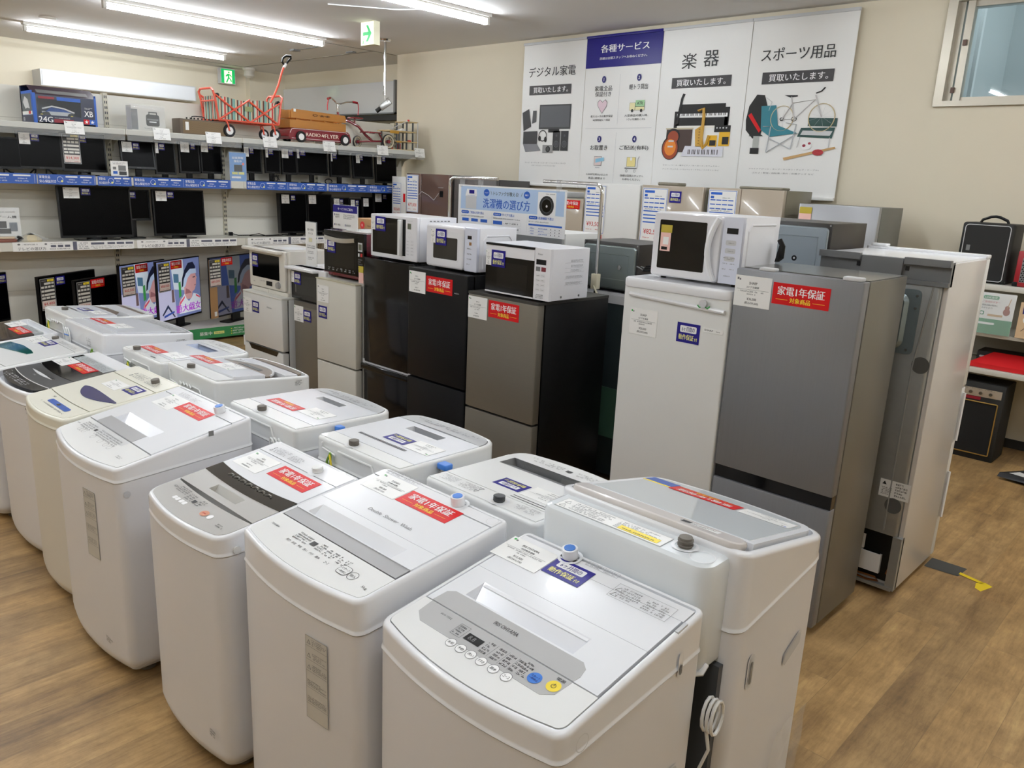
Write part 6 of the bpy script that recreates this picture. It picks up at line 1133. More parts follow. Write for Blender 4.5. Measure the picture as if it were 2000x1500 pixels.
for x, y, r in ((.16, -.005, .066), (.05, .30, .06), (.62, .10, .058), (.70, -.005, .062)):
    b = MB(TY); b.at(MV(x, y, r)); b.lathe([(r*.62, -.014), (r*.92, -.016), (r, -.008), (r, .008), (r*.92, .016), (r*.62, .014)], axis='y', n=22, cap=False); b.use(PRW); b.lathe([(0, -.012), (r*.3, -.014), (r*.62, -.012), (r*.62, .012), (r*.3, .014), (0, .012)], axis='y', n=16); b.use(MGREY); b.lathe([(0, -.018), (.008, -.018), (.008, .018), (0, .018)], axis='y', n=8); b.build('wheel', t)
    b = MB(OR); b.tube([(x-.02, y+.02, .17), (x-.02, y-.02, .13), (x-.008, y-.02, r)], .009, 6); b.tube([(x-.02, y+.02, .17), (x-.02, y+.03, .13), (x-.008, y+.026, r)], .009, 6); b.build('wheel_fork', t)
b = MB(OR); b.tube([(WL-.10, .12, .40), (WL-.03, .14, .50), (WL+.03, .16, .60), (WL+.10, .19, .76), (WL+.14, .20, .83)], .012, 8); b.tube([(WL-.14, .10, .30), (WL-.10, .12, .40), (WL-.03, .14, .50)], .012, 8); h_ = b.build('pull_handle', t)
b = MB(BLK); b.tube([(WL+.14, .20, .82), (WL+.11, .20, .86), (WL+.12, .20, .90), (WL+.16, .20, .93), (WL+.22, .20, .935), (WL+.22, .20, .91), (WL+.18, .20, .87)], .013, 8, True); b.use(PRW); b.tube([(WL+.125, .19, .80), (WL+.15, .19, .845)], .016, 6); b.build('grip', h_)
# red wagon
RW = mat('wagon_red', (122, 22, 34), .25, coat=.5); WD = mat('varnished_wood', (184, 124, 56), .35, noise=.10, nscale=5, stretch=(1, 8, 14), coat=.3)
t = shelfthing('toy_wagon', 'dark red toy wagon with slatted wooden sides', 'wagon', 4.96, ZT, -8.245)
b = MB(RW); prof = [(.02, .03), (.82, .03), (.84, .06), (.82, .13), (.79, .155), (.05, .155), (.02, .13), (.0, .06)]
b.at(FRONT(0)); b.loft([[(x, z, -.0) for x, z in prof], [(x, z, .0-.30) for x, z in prof]], smooth=False); b.use(PRW); b.tube([(.04, .045, .0), (.80, .045, .0)], .0025, 5); b.tube([(.02, .10, 0), (.04, .14, 0), (.07, .148, 0), (.76, .148, 0), (.80, .13, 0)], .003, 5)
b.use(mat('logo_cream', (240, 226, 210), .4)); b.T('RADIO', .225, .415, .075, .113, .001, 1.4); b.T('FLYER', .475, .665, .07, .112, .001, 1.4); b.poly([(.425, .08), (.45, .12), (.45, .09), (.47, .11), (.46, .07), (.445, .085)], .0012); b.build('body', t)
for x in (.15, .745):
    for y in (-.012, .29):
        b = MB(TY); b.at(MV(x, y, .062)); b.lathe([(.036, -.012), (.055, -.016), (.062, -.008), (.062, .01), (.055, .016), (.036, .012)], axis='y', n=22, cap=False); b.use(PRW); b.lathe([(0, -.010), (.036, -.013), (.036, .012), (0, .012)], axis='y', n=16); b.use(RW); b.lathe([(0, -.010), (.0095, -.017), (0, -.018)][::-1], axis='y', n=8); b.disc(0, 0, .001); b.build('wheel', t)
b = MB(WD); hs = [(0, .0)]
for y0_ in (.02, .27): b.box(.03, .78, y0_, y0_+.016, .157, .245)
b.at(FRONT(.02)); 
for dd in (0, -.25):
    b.prism([(.05, .262), (.78, .262), (.78, .32), (.765, .34), (.07, .36), (.05, .345)], dd-.016, dd)
b.at(None); b.box(.03, .046, .036, .27, .157, .245); b.box(.764, .78, .036, .27, .157, .245); b.box(.03, .046, .036, .27, .262, .345); b.box(.764, .78, .036, .27, .262, .33)
for x in (.12, .3, .5, .7): b.box(x, x+.03, .036, .046, .16, .32)
b.use(mat('burnt_print', (78, 48, 24), .6)); b.at(FRONT(.0195)); b.T('☀❀❀', .32, .56, .295, .325, .001, 1); b.build('wooden_sides', t)
b = MB(PAPER); b.at(FRONT(.018)); b.rect(.08, .11, .33, .36, .001); b.build('tag', t)
# tricycle
t = shelfthing('tricycle', 'red and cream tricycle with chrome handlebar', 'tricycle', 5.62, ZT, -8.30)
CT = mat('cream_tyre', (208, 198, 172), .5)
def twheel(x, y, r, nm='wheel', w_=.014):
    b = MB(TY); b.at(MV(x, y, r)); b.lathe([(r*.86, -w_*.8), (r*.97, -w_), (r, 0), (r*.97, w_), (r*.86, w_*.8)], axis='y', n=26, cap=False); b.use(CT); b.lathe([(r*.68, -w_*.9), (r*.88, -w_), (r*.88, w_), (r*.68, w_*.9)], axis='y', n=26, cap=False); b.use(CHROME); [b.cyl((0, 0, 0), (r*.7*math.cos(k*PI/6), 0, r*.7*math.sin(k*PI/6)), .003, 5) for k in range(12)]; b.use(RW); b.cyl((0, -.02, 0), (0, .02, 0), .022, 12); return b.build(nm, t)
twheel(.10, .285, .135); twheel(.53, .34, .075); twheel(.76, -.02, .09)
b = MB(RW); b.tube([(.125, .285, .40), (.14, .28, .33), (.18, .27, .32), (.30, .23, .30), (.42, .19, .25), (.53, .17, .16), (.64, .15, .09)], .017, 8); b.tube([(.53, .34, .075), (.60, .18, .085), (.70, .06, .09), (.76, .0, .09)], .012, 8); b.tube([(.50, .05, .185), (.62, .08, .185)], .012, 6); b.rbox(.46, .70, .02, .22, .18, .195, .02, .004); b.tube([(.70, .10, .19), (.74, .06, .10)], .01, 6)
b.rbox(.27, .47, .12, .28, .335, .352, .04, .006, 4); b.cyl((.36, .20, .28), (.36, .20, .34), .012, 8); b.tube([(.12, .245, .28), (.11, .255, .16), (.10, .26, .135)], .010, 6); b.tube([(.12, .325, .28), (.11, .315, .16), (.10, .31, .135)], .010, 6); b.build('frame', t)
b = MB(CT); b.at(MV(.10, .285, .135)); b.tube([(.155*math.cos(a), 0, .155*math.sin(a)) for a in [R(30+15*k) for k in range(9)]], .018, 8); b.build('mudguard', t)
b = MB(CHROME); b.cyl((.13, .285, .28), (.12, .285, .46), .012, 10); hb = [(-.08, .20, .535), (-.05, .21, .55), (.02, .24, .53), (.09, .27, .50), (.13, .285, .495), (.18, .28, .50), (.25, .25, .525), (.33, .21, .53)]; b.tube(hb, .010, 8); b.tube([(.12, .285, .45), (.125, .285, .50)], .012, 8); b.build('handlebar', t)
b = MB(RW); b.tube([(.33, .21, .53), (.40, .18, .525)], .014, 8); b.tube([(-.11, .18, .53), (-.06, .205, .545)], .014, 8); b.build('grip', t)
for P__ in ([(.405, .18, .52), (.415, .18, .46), (.405, .18, .38)], [(-.10, .18, .52), (-.115, .18, .46), (-.115, .18, .40)]): b = MB(mat('streamer_red', (176, 60, 66), .6)); b.tube(P__, .007, 5); b.build('streamer', t)
b = MB(RW); b.tube([(.10, .235, .135), (.11, .225, .09), (.12, .205, .07)], .006, 6); b.rbox(.17, .28, .18, .22, .045, .06, .008, .004); b.tube([(.10, .335, .135), (.10, .345, .18)], .006, 6); b.build('pedal', t)
for ch in t.children:
    for v_ in ch.data.vertices: v_.co.x += .125*max(0, min(1, 1-v_.co.x/.62))
# toy garage
t = shelfthing('toy_garage', 'wooden toy parking garage with dark posts and red details', 'toy', 6.40, ZT, -8.27)
PLY = mat('pale_plywood', (196, 170, 122), .6, noise=.06, nscale=12)
b = MB(PLY); b.box(0, .42, 0, .26, .22, .235); b.box(.10, .44, 0, .26, .10, .112); b.box(.28, .45, 0, .26, .345, .357); b.box(0, .44, 0, .26, 0, .01); b.use(mat('ochre_board', (190, 140, 40), .5)); b.box(0, .14, -.004, .0, .195, .225); b.box(.10, .18, -.004, 0, .09, .105); b.build('decks', t)
for x, y, h in ((.12, .02, .22), (.16, .02, .22), (.28, .02, .345), (.38, .02, .345), (.28, .22, .345), (.38, .22, .345), (.02, .2, .22)): b = MB(DGREY); b.cyl((x, y, .01), (x, y, h), .011, 8); b.build('post', t)
b = MB(LGREY); b.cyl((.445, 0, 0), (.445, 0, .35), .006, 6); b.tube([(.0, .0, .24), (.28, 0, .36)], .005, 6); b.build('crane_rail', t)
for q in ((.32, .345, .04, .065, .357, .38), (.19, .22, .06, .10, .01, .08), (.06, .10, .06, .12, .01, .04), (.34, .39, .06, .1, .112, .13)): b = MB(RED); b.rbox(*q, .008, .003, 3); b.build('red_figure', t)
b = MB(PAPER); b.add([(.2, .03, .236), (.35, .02, .24), (.36, .2, .24), (.22, .2, .236), (.27, .1, .275)], [(0, 1, 4), (1, 2, 4), (2, 3, 4), (3, 0, 4)]); b.build('paper', t)
# ---------------------------------------------------------------- banners on the back wall
VIN = mat('banner_vinyl', (240, 240, 238), .38)
SLATE = mat('banner_dark_box', (54, 52, 54), .5)
def banner(x0, x1, label, draw, top=None):
    t = thing('wall_banner', label, 'banner', (x0, 6.965, 1.82), 0, 'printed banners on the back wall'); w = x1-x0; h = 1.50
    b = MB(VIN); b.at(FRONT(0)); n = 12
    vs = []; fs = []
    for j in range(9):
        for i in range(n+1): vs.append((w*i/n, h*j/8, .0012*math.sin(i*.9+j*.5)+.0012*math.sin(j*1.3+i*.3)+.002))
    for j in range(8):
        for i in range(n): a = j*(n+1)+i; fs.append((a, a+1, a+n+2, a+n+1))
    b.add(vs, fs, True); b.M = b.M @ Matrix.Translation((0, 0, .0052)); draw(b, w, h); b.build('sheet', t)
    b = MB(top or LGREY); b.rbox(0, w, -.02, .012, h-.005, h+.02, .004, .002, 2); b.build('top_rail', t); b = MB(VIN); b.rbox(.0, w, -.022, .01, -.02, .008, .008, .004, 2); b.build('bottom_rail', t)
P_ = lambda b, c, pts, z=.0: (b.use(c), b.poly(pts, z))
def K(n, c): return mat('banner_'+n, c, .5)
def head(b, w, s_, x0, x1, z0, z1, bx0=.15, bx1=.82, bz=.99):
    b.use(INK); b.T(s_, x0*w, x1*w, z0, z1, .0, .6); b.use(SLATE); b.rect(bx0*w, bx1*w, bz-.05, bz+.05, .0); b.use(PRW); b.T('買取いたします。', (bx0+.07)*w, (bx1-.05)*w, bz-.03, bz+.03, .001, .8)
def d1(b, w, h):
    head(b, w, 'デジタル家電', .10, .85, 1.155, 1.26, .12, .80, 1.016)
    P_(b, K('dark', (48, 48, 50)), [(.31*w, .60), (.82*w, .60), (.82*w, .86), (.31*w, .86)]); b.use(K('mid', (84, 86, 90))); b.rect(.33*w, .80*w, .62, .845, .001); b.use(BLKM); b.rect(.47*w, .65*w, .565, .60, .001)
    P_(b, K('dark', (48, 48, 50)), [(.05*w, .58), (.18*w, .63), (.13*w, .82), (.02*w, .78)], .001); b.use(PRW); b.frame(.0*w+.03, .2*w, .55, .84, .004, .0005); P_(b, K('dark2', (66, 66, 68)), [(.19*w, .66), (.26*w, .68), (.26*w, .80), (.20*w, .80)], .001)
    P_(b, K('dark', (48, 48, 50)), [(.05*w, .44), (.29*w, .44), (.29*w, .58), (.05*w, .575)], .001); P_(b, K('silver', (130, 130, 134)), [(.05*w, .44), (.29*w, .44), (.36*w, .37), (.10*w, .35)], .001)
    b.use(BLKM); b.ring(.38*w, .53, .062, .010, .001, 20); b.disc(.33*w, .50, .02, .0015, 10, .03); b.disc(.43*w, .49, .02, .0015, 10, .03)
    for x in (.55, .68): b.use(K('spk', (38, 38, 40))); b.rect(x*w, (x+.12)*w, .37, .58, .001); b.use(MGREY); b.ring((x+.06)*w, .44, .034, .004, .0015, 18); b.use(K('spk2', (70, 70, 74))); b.disc((x+.06)*w, .44, .022, .0016, 12); b.disc((x+.06)*w, .53, .014, .0016, 10)
    b.use(K('cam', (150, 150, 150))); b.rect(.39*w, .56*w, .345, .43, .002); b.use(BLKM); b.disc(.48*w, .385, .034, .0025, 16); b.use(DGREY); b.disc(.48*w, .385, .022, .003, 12)
    b.use(INKG); b.T('テレビ / オーディオ / レコーダー / ヘッドホン / カメラ', .10*w, .78*w, .228, .244, .001); b.T('スマートフォン / ノートパソコン など', .22*w, .62*w, .198, .213, .001)
def d2(b, w, h):
    b.use(NAVY); b.rect(-.002, w+.002, h-.295, h+.0, .0); b.use(PRW); b.T('各種サービス', .20*w, .84*w, 1.348, 1.424, .001, 1.2); b.T('詳細は店頭スタッフへお尋ねください。', .19*w, .82*w, 1.28, 1.306, .001, .5)
    b.use(LGREY); b.rect(.49*w, .493*w, .64, 1.13, .001); b.rect(.49*w, .493*w, .05, .56, .001); b.rect(.05*w, .95*w, .60, .603, .001)
    for k, (x, z, n_, s1, s2) in enumerate(((.27, 1.087, '1', '家電全品', '保証付き'), (.74, 1.087, '2', '軽トラ貸出', None), (.26, .493, '3', 'お取置き', None), (.74, .493, '4', 'ご配送(有料)', None))):
        b.use(NAVYD); b.disc(x*w, z, .027, .001, 18, .034); b.use(PRW); b.TH(n_, x*w, z, .032, .002, 1, 'c'); b.use(INK)
        hw = .12*w if n_ != '4' else .19*w
        b.T(s1, x*w-hw, x*w+hw, z-.113, z-.062, .001, .5)
        if s2: b.T(s2, x*w-.11*w, x*w+.11*w, z-.168, z-.120, .001, .5)
        b.use(INK); b.T('最大12ヶ月の動作保証' if k == 0 else '大型商品の購入時、' if k == 1 else '5,000円(税込)以上の' if k == 2 else '詳細は店頭スタッフへ', x*w-.155*w, x*w+.155*w, z-.375, z-.352, .001, .5); b.T('※店頭保証にて保証' if k == 0 else 'トラックを無料レンタル' if k == 1 else '商品1週間まで' if k == 2 else 'お尋ねください。', x*w-.12*w, x*w+.12*w, z-.412, z-.39, .001, .5)
    pk = K('pink', (232, 208, 218)); x, z = .27*w, .825
    b.use(INK); b.poly([(x, z-.075), (x+.06, z-.0), (x+.062, z+.04), (x+.035, z+.065), (x, z+.04), (x-.035, z+.065), (x-.062, z+.04), (x-.06, z)], .001); b.use(pk); b.poly([(x, z-.07), (x+.056, z+.0), (x+.058, z+.038), (x+.033, z+.06), (x, z+.035), (x-.033, z+.06), (x-.058, z+.038), (x-.056, z)], .0015)
    x = .74*w; z = .815; b.use(INK); b.rect(x-.092, x+.092, z-.042, z+.032, .001); b.use(K('cream', (236, 228, 178))); b.rect(x-.09, x-.025, z-.04, z+.03, .0015); b.rect(x-.02, x+.09, z-.04, z-.01, .0015); b.use(K('lgreen', (166, 212, 160))); b.rect(x-.02, x+.09, z-.005, z+.055, .0015); b.use(INK); b.T('ATR', x+.0, x+.07, z+.01, z+.04, .002, 1); b.disc(x-.055, z-.045, .016, .002, 10); b.disc(x+.055, z-.045, .016, .002, 10)
    x = .26*w; z = .262; b.use(INK); b.rect(x-.05, x+.05, z-.04, z+.055, .001); b.use(K('pinkgrey', (226, 208, 206))); b.rect(x-.047, x+.047, z-.037, z+.052, .0015); b.use(K('lblue', (140, 196, 224))); b.poly([(x-.03, z-.01), (x+.08, z+.01), (x+.08, z+.045), (x-.03, z+.03)], .002); b.use(LGREY); b.rect(x-.03, x+.03, z-.065, z-.055, .0015)
    x = .72*w; z = .262; b.use(INK); b.rect(x-.055, x+.055, z-.042, z+.052, .001); b.use(K('yell', (238, 222, 150))); b.rect(x-.052, x+.052, z-.04, z+.05, .0015); b.use(PRW); b.rect(x-.012, x+.012, z+.02, z+.05, .002); b.use(INKG); b.rect(x-.075, x+.075, z-.065, z-.052, .0015); b.ring(x-.05, z-.085, .014, .004, .0015, 12); b.ring(x+.05, z-.085, .014, .004, .0015, 12); b.tube([(x+.08, z-.06, .002), (x+.085, z+.04, .002), (x+.1, z+.06, .002)], .002, 5)
def d3(b, w, h):
    b.use(INK); b.T('楽', .25*w, .42*w, 1.135, 1.275, .0, .3); b.T('器', .50*w, .67*w, 1.145, 1.285, .0, .3); b.use(SLATE); b.rect(.15*w, .83*w, .962, 1.06, .0); b.use(PRW); b.T('買取いたします。', .21*w, .77*w, .98, 1.04, .001, .8); b.at(b.M @ Matrix.Translation((0, .243, 0)) @ Matrix.Diagonal((1, .745, 1, 1)))
    b.use(BLKM); b.rect(.27*w, .80*w, .63, .765, 0); b.rect(.22*w, .28*w, .35, .68, 0); b.rect(.80*w, .85*w, .42, .72, 0); b.rect(.24*w, .84*w, .50, .60, 0); b.use(PRW); b.rect(.25*w, .83*w, .605, .65, .0006); b.use(BLKM); [b.rect((.26+.015*k)*w, (.268+.015*k)*w, .622, .65, .001) for k in range(38) if k % 7 not in (2, 6)]
    b.use(K('white', (240, 238, 230))); b.rect(.26*w, .70*w, .47, .50, .0006); b.use(K('ampbrown', (64, 44, 36))); b.rect(.14*w, .45*w, .17, .46, .0005); b.use(K('tan', (206, 196, 170))); b.rect(.13*w, .46*w, .455, .475, .001)
    # sunburst guitar
    b.use(BLKM); b.poly([(.24*w, .52), (.27*w, .52), (.31*w, .84), (.33*w, .89), (.30*w, .90), (.28*w, .84)], .0015); b.disc(.20*w, .22, .098, .0015, 22, .15); b.disc(.225*w, .37, .078, .0015, 18, .10); b.use(K('sun1', (150, 60, 20))); b.disc(.20*w, .215, .088, .002, 22, .135); b.disc(.225*w, .36, .062, .0019, 18, .08); b.use(K('sun2', (226, 132, 36))); b.disc(.20*w, .23, .066, .0024, 20, .105); b.use(LGREY); b.rect(.17*w, .235*w, .23, .25, .003); b.rect(.175*w, .24*w, .30, .32, .003)
    # saxophone
    G = K('gold', (206, 160, 60)); b.use(G); b.tube([(.50*w, .68, .004), (.56*w, .71, .004), (.57*w, .60, .004), (.565*w, .40, .004), (.56*w, .28, .004), (.59*w, .22, .004), (.63*w, .28, .004), (.65*w, .38, .004)], .016, 6); b.poly([(.48*w, .45), (.55*w, .50), (.60*w, .24), (.50*w, .24)], .003); b.use(K('gold2', (150, 108, 30))); [b.disc(.535*w, .28+.035*k, .009, .006, 8) for k in range(6)]
    b.use(K('yellow', (232, 180, 30))); b.rect(.64*w, .74*w, .24, .38, .002); b.rect(.76*w, .88*w, .25, .42, .001); b.use(BLKM); b.rect(.66*w, .73*w, .255, .32, .003); b.rect(.80*w, .87*w, .27, .36, .003); b.rect(.70*w, .88*w, .42, .50, .001); b.use(LGREY); [b.disc((.73+.035*k)*w, .47, .009, .003, 8) for k in range(4)]
    b.use(K('synth', (226, 226, 236))); b.poly([(.34*w, .12), (.82*w, .12), (.82*w, .24), (.38*w, .25)], .003); b.use(BLKM); [b.rect((.42+.016*k)*w, (.428+.016*k)*w, .145, .205, .004) for k in range(22) if k % 7 not in (2, 6)]
    b.use(INKG); b.T('ギター / ベース / 電子ピアノ / キーボード / エフェクター', .13*w, .80*w, -.005, .012, .001)
    b.T('アンプ / サックス / トランペット / ドラム / バイオリン など', .13*w, .80*w, -.055, -.038, .001)
def d4(b, w, h):
    head(b, w, 'スポーツ用品', .12, .83, 1.15, 1.26, .15, .84, 1.01); b.at(b.M @ Matrix.Translation((0, .288, 0)) @ Matrix.Diagonal((1, .745, 1, 1)))
    b.use(BLKM); b.poly([(.04*w, .38), (.12*w, .28), (.20*w, .32), (.25*w, .62), (.20*w, .78), (.12*w, .79), (.05*w, .66), (.03*w, .5)], .0); b.use(RED); b.poly([(.05*w, .55), (.08*w, .58), (.2*w, .38), (.18*w, .35)], .001); b.use(LGREY); b.tube([(.22*w, .75, .002), (.28*w, .70, .002), (.26*w, .6, .002)], .003, 5)
    CW = K('tyre_cream', (198, 180, 140)); b.use(CW); b.prism([(0,0),(.0001,0),(0,.0001)],0,.0001); [b.tube([(cx_+rr_*math.cos(k*PI/14), .51+rr_*1.34*math.sin(k*PI/14), .001) for k in range(28)], .005, 4, True) for cx_, rr_ in ((.40*w, .105), (.78*w, .115))]; b.use(LGREY); [b.tube([(.40*w, .50, .001), (.40*w+.105*math.cos(k*.7), .50+.105*math.sin(k*.7), .001)], .0008, 4) for k in range(9)]; [b.tube([(.78*w, .52, .001), (.78*w+.115*math.cos(k*.7), .52+.115*math.sin(k*.7), .001)], .0008, 4) for k in range(9)]
    b.use(K('bike', (206, 204, 204))); [b.tube([(p[0]*w, p[1], .003) for p in q], .006, 5) for q in ([(.40, .50), (.52, .50), (.70, .71), (.49, .68), (.52, .50)], [(.49, .68), (.40, .50)], [(.47, .75), (.52, .50)], [(.70, .76), (.78, .52)])]; b.use(BLKM); b.poly([(.40*w, .77), (.53*w, .765), (.53*w, .75), (.46*w, .74)], .004); b.tube([(.70*w, .78, .004), (.75*w, .80, .004), (.78*w, .84, .004)], .006, 5); b.ring(.52*w, .50, .026, .006, .005, 14); b.ring(.40*w, .50, .02, .008, .005, 12)
    TL = K('teal', (38, 122, 138)); b.use(TL); b.poly([(.20*w, .38), (.37*w, .42), (.33*w, .66), (.18*w, .655)], .004); b.poly([(.20*w, .38), (.30*w, .30), (.57*w, .34), (.37*w, .43)], .0045); b.use(K('alu', (190, 192, 196))); [b.tube([(p[0]*w, p[1], .006) for p in q], .005, 5) for q in ([(.22, .42), (.30, .42), (.28, .12)], [(.30, .28), (.52, .16)], [(.57, .34), (.28, .12)], [(.45, .46), (.55, .44), (.52, .16)])]
    b.use(BLKM); b.rect(.11*w, .20*w, .10, .17, .003); b.poly([(.10*w, .33), (.2*w, .33), (.23*w, .31), (.08*w, .31)], .003); b.use(K('lant', (176, 180, 176))); b.rect(.13*w, .19*w, .17, .31, .002)
    b.use(K('stovegreen', (26, 66, 62))); b.poly([(.57*w, .30), (.90*w, .28), (.92*w, .40), (.60*w, .40)], .002); b.poly([(.66*w, .42), (.93*w, .41), (.93*w, .50), (.66*w, .51)], .0015); b.use(LGREY); b.poly([(.60*w, .32), (.88*w, .31), (.90*w, .36), (.62*w, .37)], .003); b.tube([(.60*w, .30, .002), (.58*w, .18, .002)], .003, 5); b.tube([(.88*w, .29, .002), (.88*w, .17, .002)], .003, 5)
    b.use(PRW); b.disc(.67*w, .20, .048, .004, 16); b.use(K('ballred', (150, 40, 60))); b.disc(.65*w, .20, .016, .005, 8); b.disc(.70*w, .225, .014, .005, 8); b.use(K('bat', (196, 158, 104))); b.poly([(.46*w, .06), (.47*w, .03), (.95*w, .17), (.94*w, .19)], .005); b.use(K('glove', (172, 40, 48))); b.disc(.79*w, .125, .05, .006, 12, .035)
    b.use(INKG); b.T('アウトドア(テント・タープ・ランタン・チェア・テーブル)', .12*w, .82*w, -.085, -.066, .001); b.T('ゴルフ / 野球 / 自転車 / 釣り / 応援グッズ など', .16*w, .78*w, -.13, -.112, .001)
XB_ = [-6.56, -5.655, -4.71, -3.765, -2.825]
banner(XB_[0], XB_[1]-.004, 'white banner headed デジタル家電 with screen, laptop and camera pictures', d1)
banner(XB_[1], XB_[2]-.004, 'banner with an indigo top and four numbered service panels', d2, NAVY)
banner(XB_[2], XB_[3]-.004, 'white banner headed 楽器 with guitar and saxophone pictures', d3)
banner(XB_[3], XB_[4], 'white banner headed スポーツ用品 with bicycle and camping chair pictures', d4)
# ---------------------------------------------------------------- instrument corner at the end of the back wall
t = thing('display_table', 'two-tier cream display table carrying amplifiers at the back wall', 'display table', (-1.68, 6.46, 0))
b = MB(SHELF); b.rbox(0, 1.7, 0, .50, 1.245, 1.285, .006, .003, 2); b.build('top_shelf', t); b = MB(SHELF); b.rbox(0, 1.7, .0, .50, .91, .935, .006, .003, 2); b.build('middle_shelf', t)
b = MB(SHELF); b.rbox(0, 1.7, -.02, .50, .64, .68, .006, .003, 2); b.build('lower_shelf', t)
for x in (.01, .82, 1.66): b = MB(UPR); b.box(x, x+.03, .445, .484, 0, 1.30); [b.box(x+.01, x+.02, .05, .45, z-.03, z) for z in (1.245, .91, .64)]; b.build('post', t)
b = MB(mat('warm_grey_panel', (170, 165, 150), .6)); b.box(.02, 1.68, .485, .495, .69, 1.24); b.build('back_panel', t)  # back panel in one even warm grey, darker than the shelves
t = thing('amplifier_case', 'tall black carry case amplifier with a top handle and pale piping', 'amplifier', (-1.68, 6.52, 1.287))
b = MB(mat('black_tolex', (20, 21, 21), .65, bump=.4, bscale=400)); b.rbox(0, .34, 0, .30, 0, .42, .03, .015, 4); b.build('cabinet', t)
b = MB(BLKM); b.at(FRONT(-.001)); b.poly(rrect(.03, .31, .02, .40, .02, 4), 0); b.use(LGREY); b.tube([(p[0], p[1], .002) for p in rrect(.025, .315, .015, .405, .022, 4)], .003, 5, True); b.use(MGREY); b.rect(.05, .075, .22, .26, .001); b.build('grille', t)
b = MB(BLK); b.tube([(.08, .15, .42), (.09, .15, .44), (.14, .15, .462), (.17, .15, .466), (.20, .15, .462), (.25, .15, .44), (.26, .15, .42)], .010, 8); b.build('handle', t)
t = thing('guitar_amplifier', 'small red amplifier with a honeycomb grey grille', 'amplifier', (-1.29, 6.50, 1.287))
b = MB(mat('amp_red', (150, 24, 34), .4)); b.rbox(0, .42, 0, .24, 0, .245, .015, .006, 3); b.build('cabinet', t)
b = MB(MGREY); b.at(FRONT(-.001)); b.rect(.035, .39, .03, .20, 0); b.use(BLK); [b.disc(.043+.016*i+(.008 if j % 2 else 0), .038+.014*j, .0055, .0008, 6) for i in range(21) for j in range(12)]; b.use(LGREY); b.T('CUBE', .08, .22, .165, .19, .002, 1.2); b.use(PAPER); b.rect(.05, .09, .19, .23, .001); b.build('grille', t)
for x in (.0, .40): b = MB(BLK); b.rbox(x-.004, x+.03, -.004, .03, -.0, .03, .006, .003, 2); b.build('corner_cap', t)
t = thing('shop_flyer', 'white and green flyer with a guitar picture in an upright holder', 'flyer', (-1.47, 6.44, .938))
b = MB(PAPER); b.at(Matrix.Rotation(R(-4), 4, 'X') @ FRONT(0)); b.box(0, .235, 0, .29, 0, .002); b.use(mat('flyer_green', (44, 140, 92), .4)); b.rect(0, .235, 0, .105, .0026); b.poly(rrect(.03, .13, .245, .27, .01, 3), .0026); b.use(PRW); b.T('LINE査定', .04, .12, .25, .265, .003, .8); b.poly(rrect(.02, .13, .065, .08, .007, 3), .003); b.use(INKR); b.T('ご自宅のギター', .03, .14, .218, .233, .003, .8); b.use(INK); b.T('買取金額が簡単に', .03, .13, .195, .208, .003, .8); b.T('わかります!', .03, .10, .175, .188, .003, .8)
b.use(mat('flyer_green', (44, 140, 92), .4)); b.poly(rrect(.022, .052, .13, .158, .006, 3), .003); b.use(PRW); b.disc(.037, .144, .009, .0034, 10); b.use(K('sun1', (150, 60, 20))); b.disc(.19, .165, .022, .003, 14, .026); b.disc(.19, .195, .015, .003, 12); b.use(K('bat', (196, 158, 104))); b.tube([(.19, .19, .003), (.205, .26, .003)], .003, 5); b.rect(.075, .17, .125, .14, .003); b.build('printed_panel', t)
b = MB(CLEAR); b.box(-.004, .239, -.01, -.007, 0, .295); b.box(-.004, .239, -.01, .06, -.002, 0); b.build('acrylic_holder', t)
t = thing('shop_flyer', 'tan flyer with a pale logo beside the green flyer', 'flyer', (-1.20, 6.44, .938)); b = MB(mat('tan_flyer', (214, 184, 146), .5)); b.at(FRONT(0)); b.box(0, .22, 0, .25, 0, .002); b.use(NAVYD); b.rect(.02, .2, .17, .24, .003); b.use(PAPER); b.disc(.06, .13, .03, .003, 12); b.use(INK); b.tube([(.03, .05, .003), (.09, .12, .003), (.06, .03, .003)], .002, 4); b.build('printed_panel', t)
t = thing('stage_keyboard', 'silver-trimmed keyboard lying on the lower shelf behind the red panel', 'keyboard', (-1.45, 6.62, .682)); b = MB(BLKM); b.rbox(0, 1.1, 0, .2, 0, .10, .01, .004); b.use(LGREY); b.tube([(.02, .0, .06), (.2, -.004, .055), (.6, -.004, .05)], .008, 6); b.build('body', t)
t = thing('red_case', 'flat bright red case lying on the lower shelf', 'case', (-1.46, 6.47, .682)); b = MB(mat('bright_red_felt', (200, 8, 18), .7)); b.loft([[(0, 0, 0), (.9, 0, 0), (.9, .14, 0), (0, .14, 0)], [(0, .0, .03), (.9, .0, .03), (.9, .14, .105), (.12, .14, .105)]], smooth=False); b.build('lid', t)
t = thing('bass_amplifier', 'big black floor amplifier with gold piping and a silver knob panel', 'amplifier', (-1.80, 6.44, 0))
b = MB(mat('black_tolex', (20, 21, 21), .65, bump=.4, bscale=400)); b.rbox(0, .62, .0, .30, .0, .575, .012, .006, 2); b.build('cabinet', t)
b = MB(mat('gold_piping', (196, 160, 84), .35, metal=.7)); b.at(FRONT(-.002)); b.tube([(p[0], p[1], .002) for p in rrect(.06, .585, .045, .435, .006, 2)], .0045, 5, True); b.use(mat('amp_cloth', (14, 13, 12), .9)); b.rect(.065, .58, .05, .43, .0); b.build('grille', t)
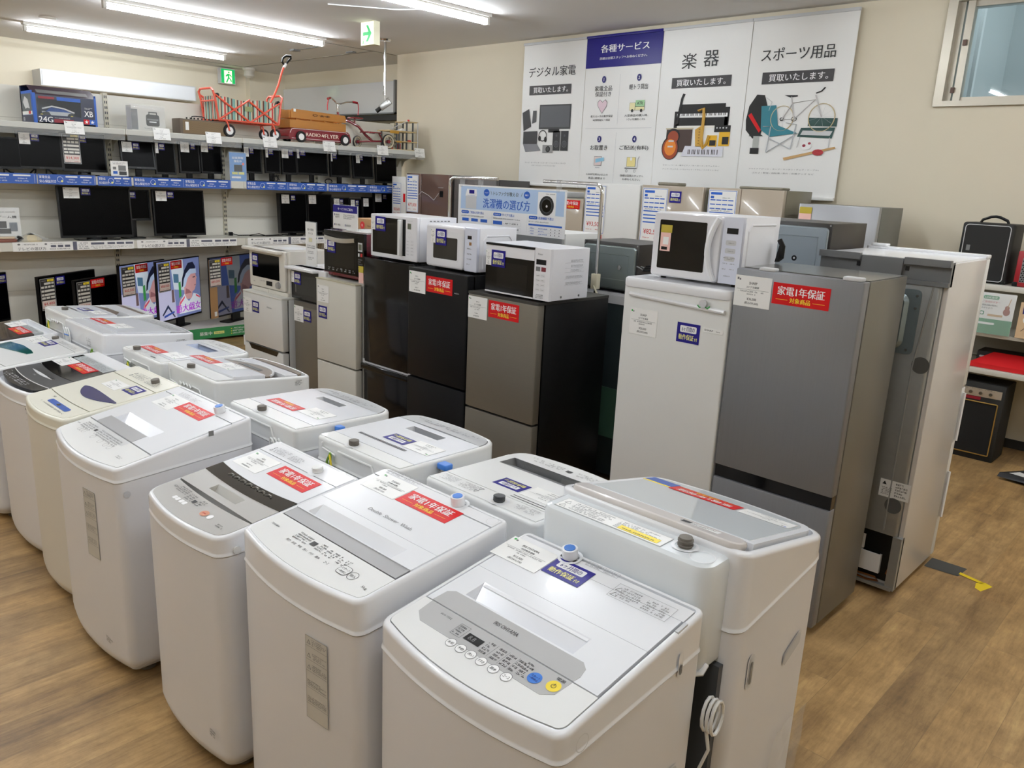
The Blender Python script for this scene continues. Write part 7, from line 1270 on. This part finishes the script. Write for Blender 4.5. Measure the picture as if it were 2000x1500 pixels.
b = MB(mat('beige_metal_panel', (196, 184, 166), .35, metal=.4)); b.at(FRONT(-.002)); b.rect(.05, .60, .475, .535, .001); b.use(mat('maroon_print', (140, 20, 40), .4)); b.rect(.06, .47, .45, .472, .001); b.use(INK); b.dash(.08, .58, .525, .532, 1, .002, 4, .5); b.build('control_panel', t)
for k in range(7): b = MB(CHROME if k != 3 else BLK); b.at(FRONT(-.002)); b.cyl((.14+.065*k, .503, .001), (.14+.065*k, .503, .014), .012, 12); b.build('knob', t)
t = thing('keyboard_stand', 'black stand column on a flat foot with white stickers beside the floor amplifier', 'stand', (-.93, 6.12, 0))
b = MB(mat('charcoal_foot', (40, 42, 46), .45)); b.loft([[(-.14, -.02, .02), (.30, -.06, .02), (.30, .26, .02), (.0, .22, .02)], [(-.13, -.01, .05), (.30, -.04, .05), (.30, .24, .05), (.0, .2, .05)]], smooth=False); b.use(PAPER); b.add([(-.08, .02, .0505), (.02, .0, .0505), (.06, .06, .0505), (-.03, .1, .0505)], [(0, 1, 2, 3)]); b.add([(.03, .0, .0505), (.11, -.01, .0505), (.12, .03, .0505), (.04, .04, .0505)], [(0, 1, 2, 3)]); b.build('base', t)
b = MB(BLKM); b.rbox(.12, .21, .08, .14, .05, .60, .01, .004); b.build('column', t); b = MB(BLK); b.cyl((.22, -.03, 0), (.22, -.03, .02), .03, 12); b.build('foot', t)
# tape on the floor by the white refrigerator
b = MB(mat('grey_tape', (62, 62, 60), .6)); b.at(MV(-.985, 4.28, 0)); b.add([(0, -.02, .0015), (.16, -.01, .0015), (.17, .12, .0015), (0, .12, .0015)], [(0, 1, 2, 3)]); tag(b.build('floor_tape'), 'dark grey tape patch on the floor at the white refrigerator corner', 'tape')
b = MB(mat('yellow_tape', (236, 206, 30), .5)); b.at(MV(-.83, 4.30, 0)); b.add([(0, .0, .002), (.11, -.03, .002), (.12, -.005, .002), (0, .03, .002)], [(0, 1, 2, 3)]); b.add([(.10, -.10, .002), (.13, -.12, .002), (.16, -.02, .002), (.12, .0, .002), (.09, -.04, .002)], [(0, 1, 2, 3, 4)]); tag(b.build('floor_tape'), 'torn yellow tape scrap on the floor beside the grey tape', 'tape')
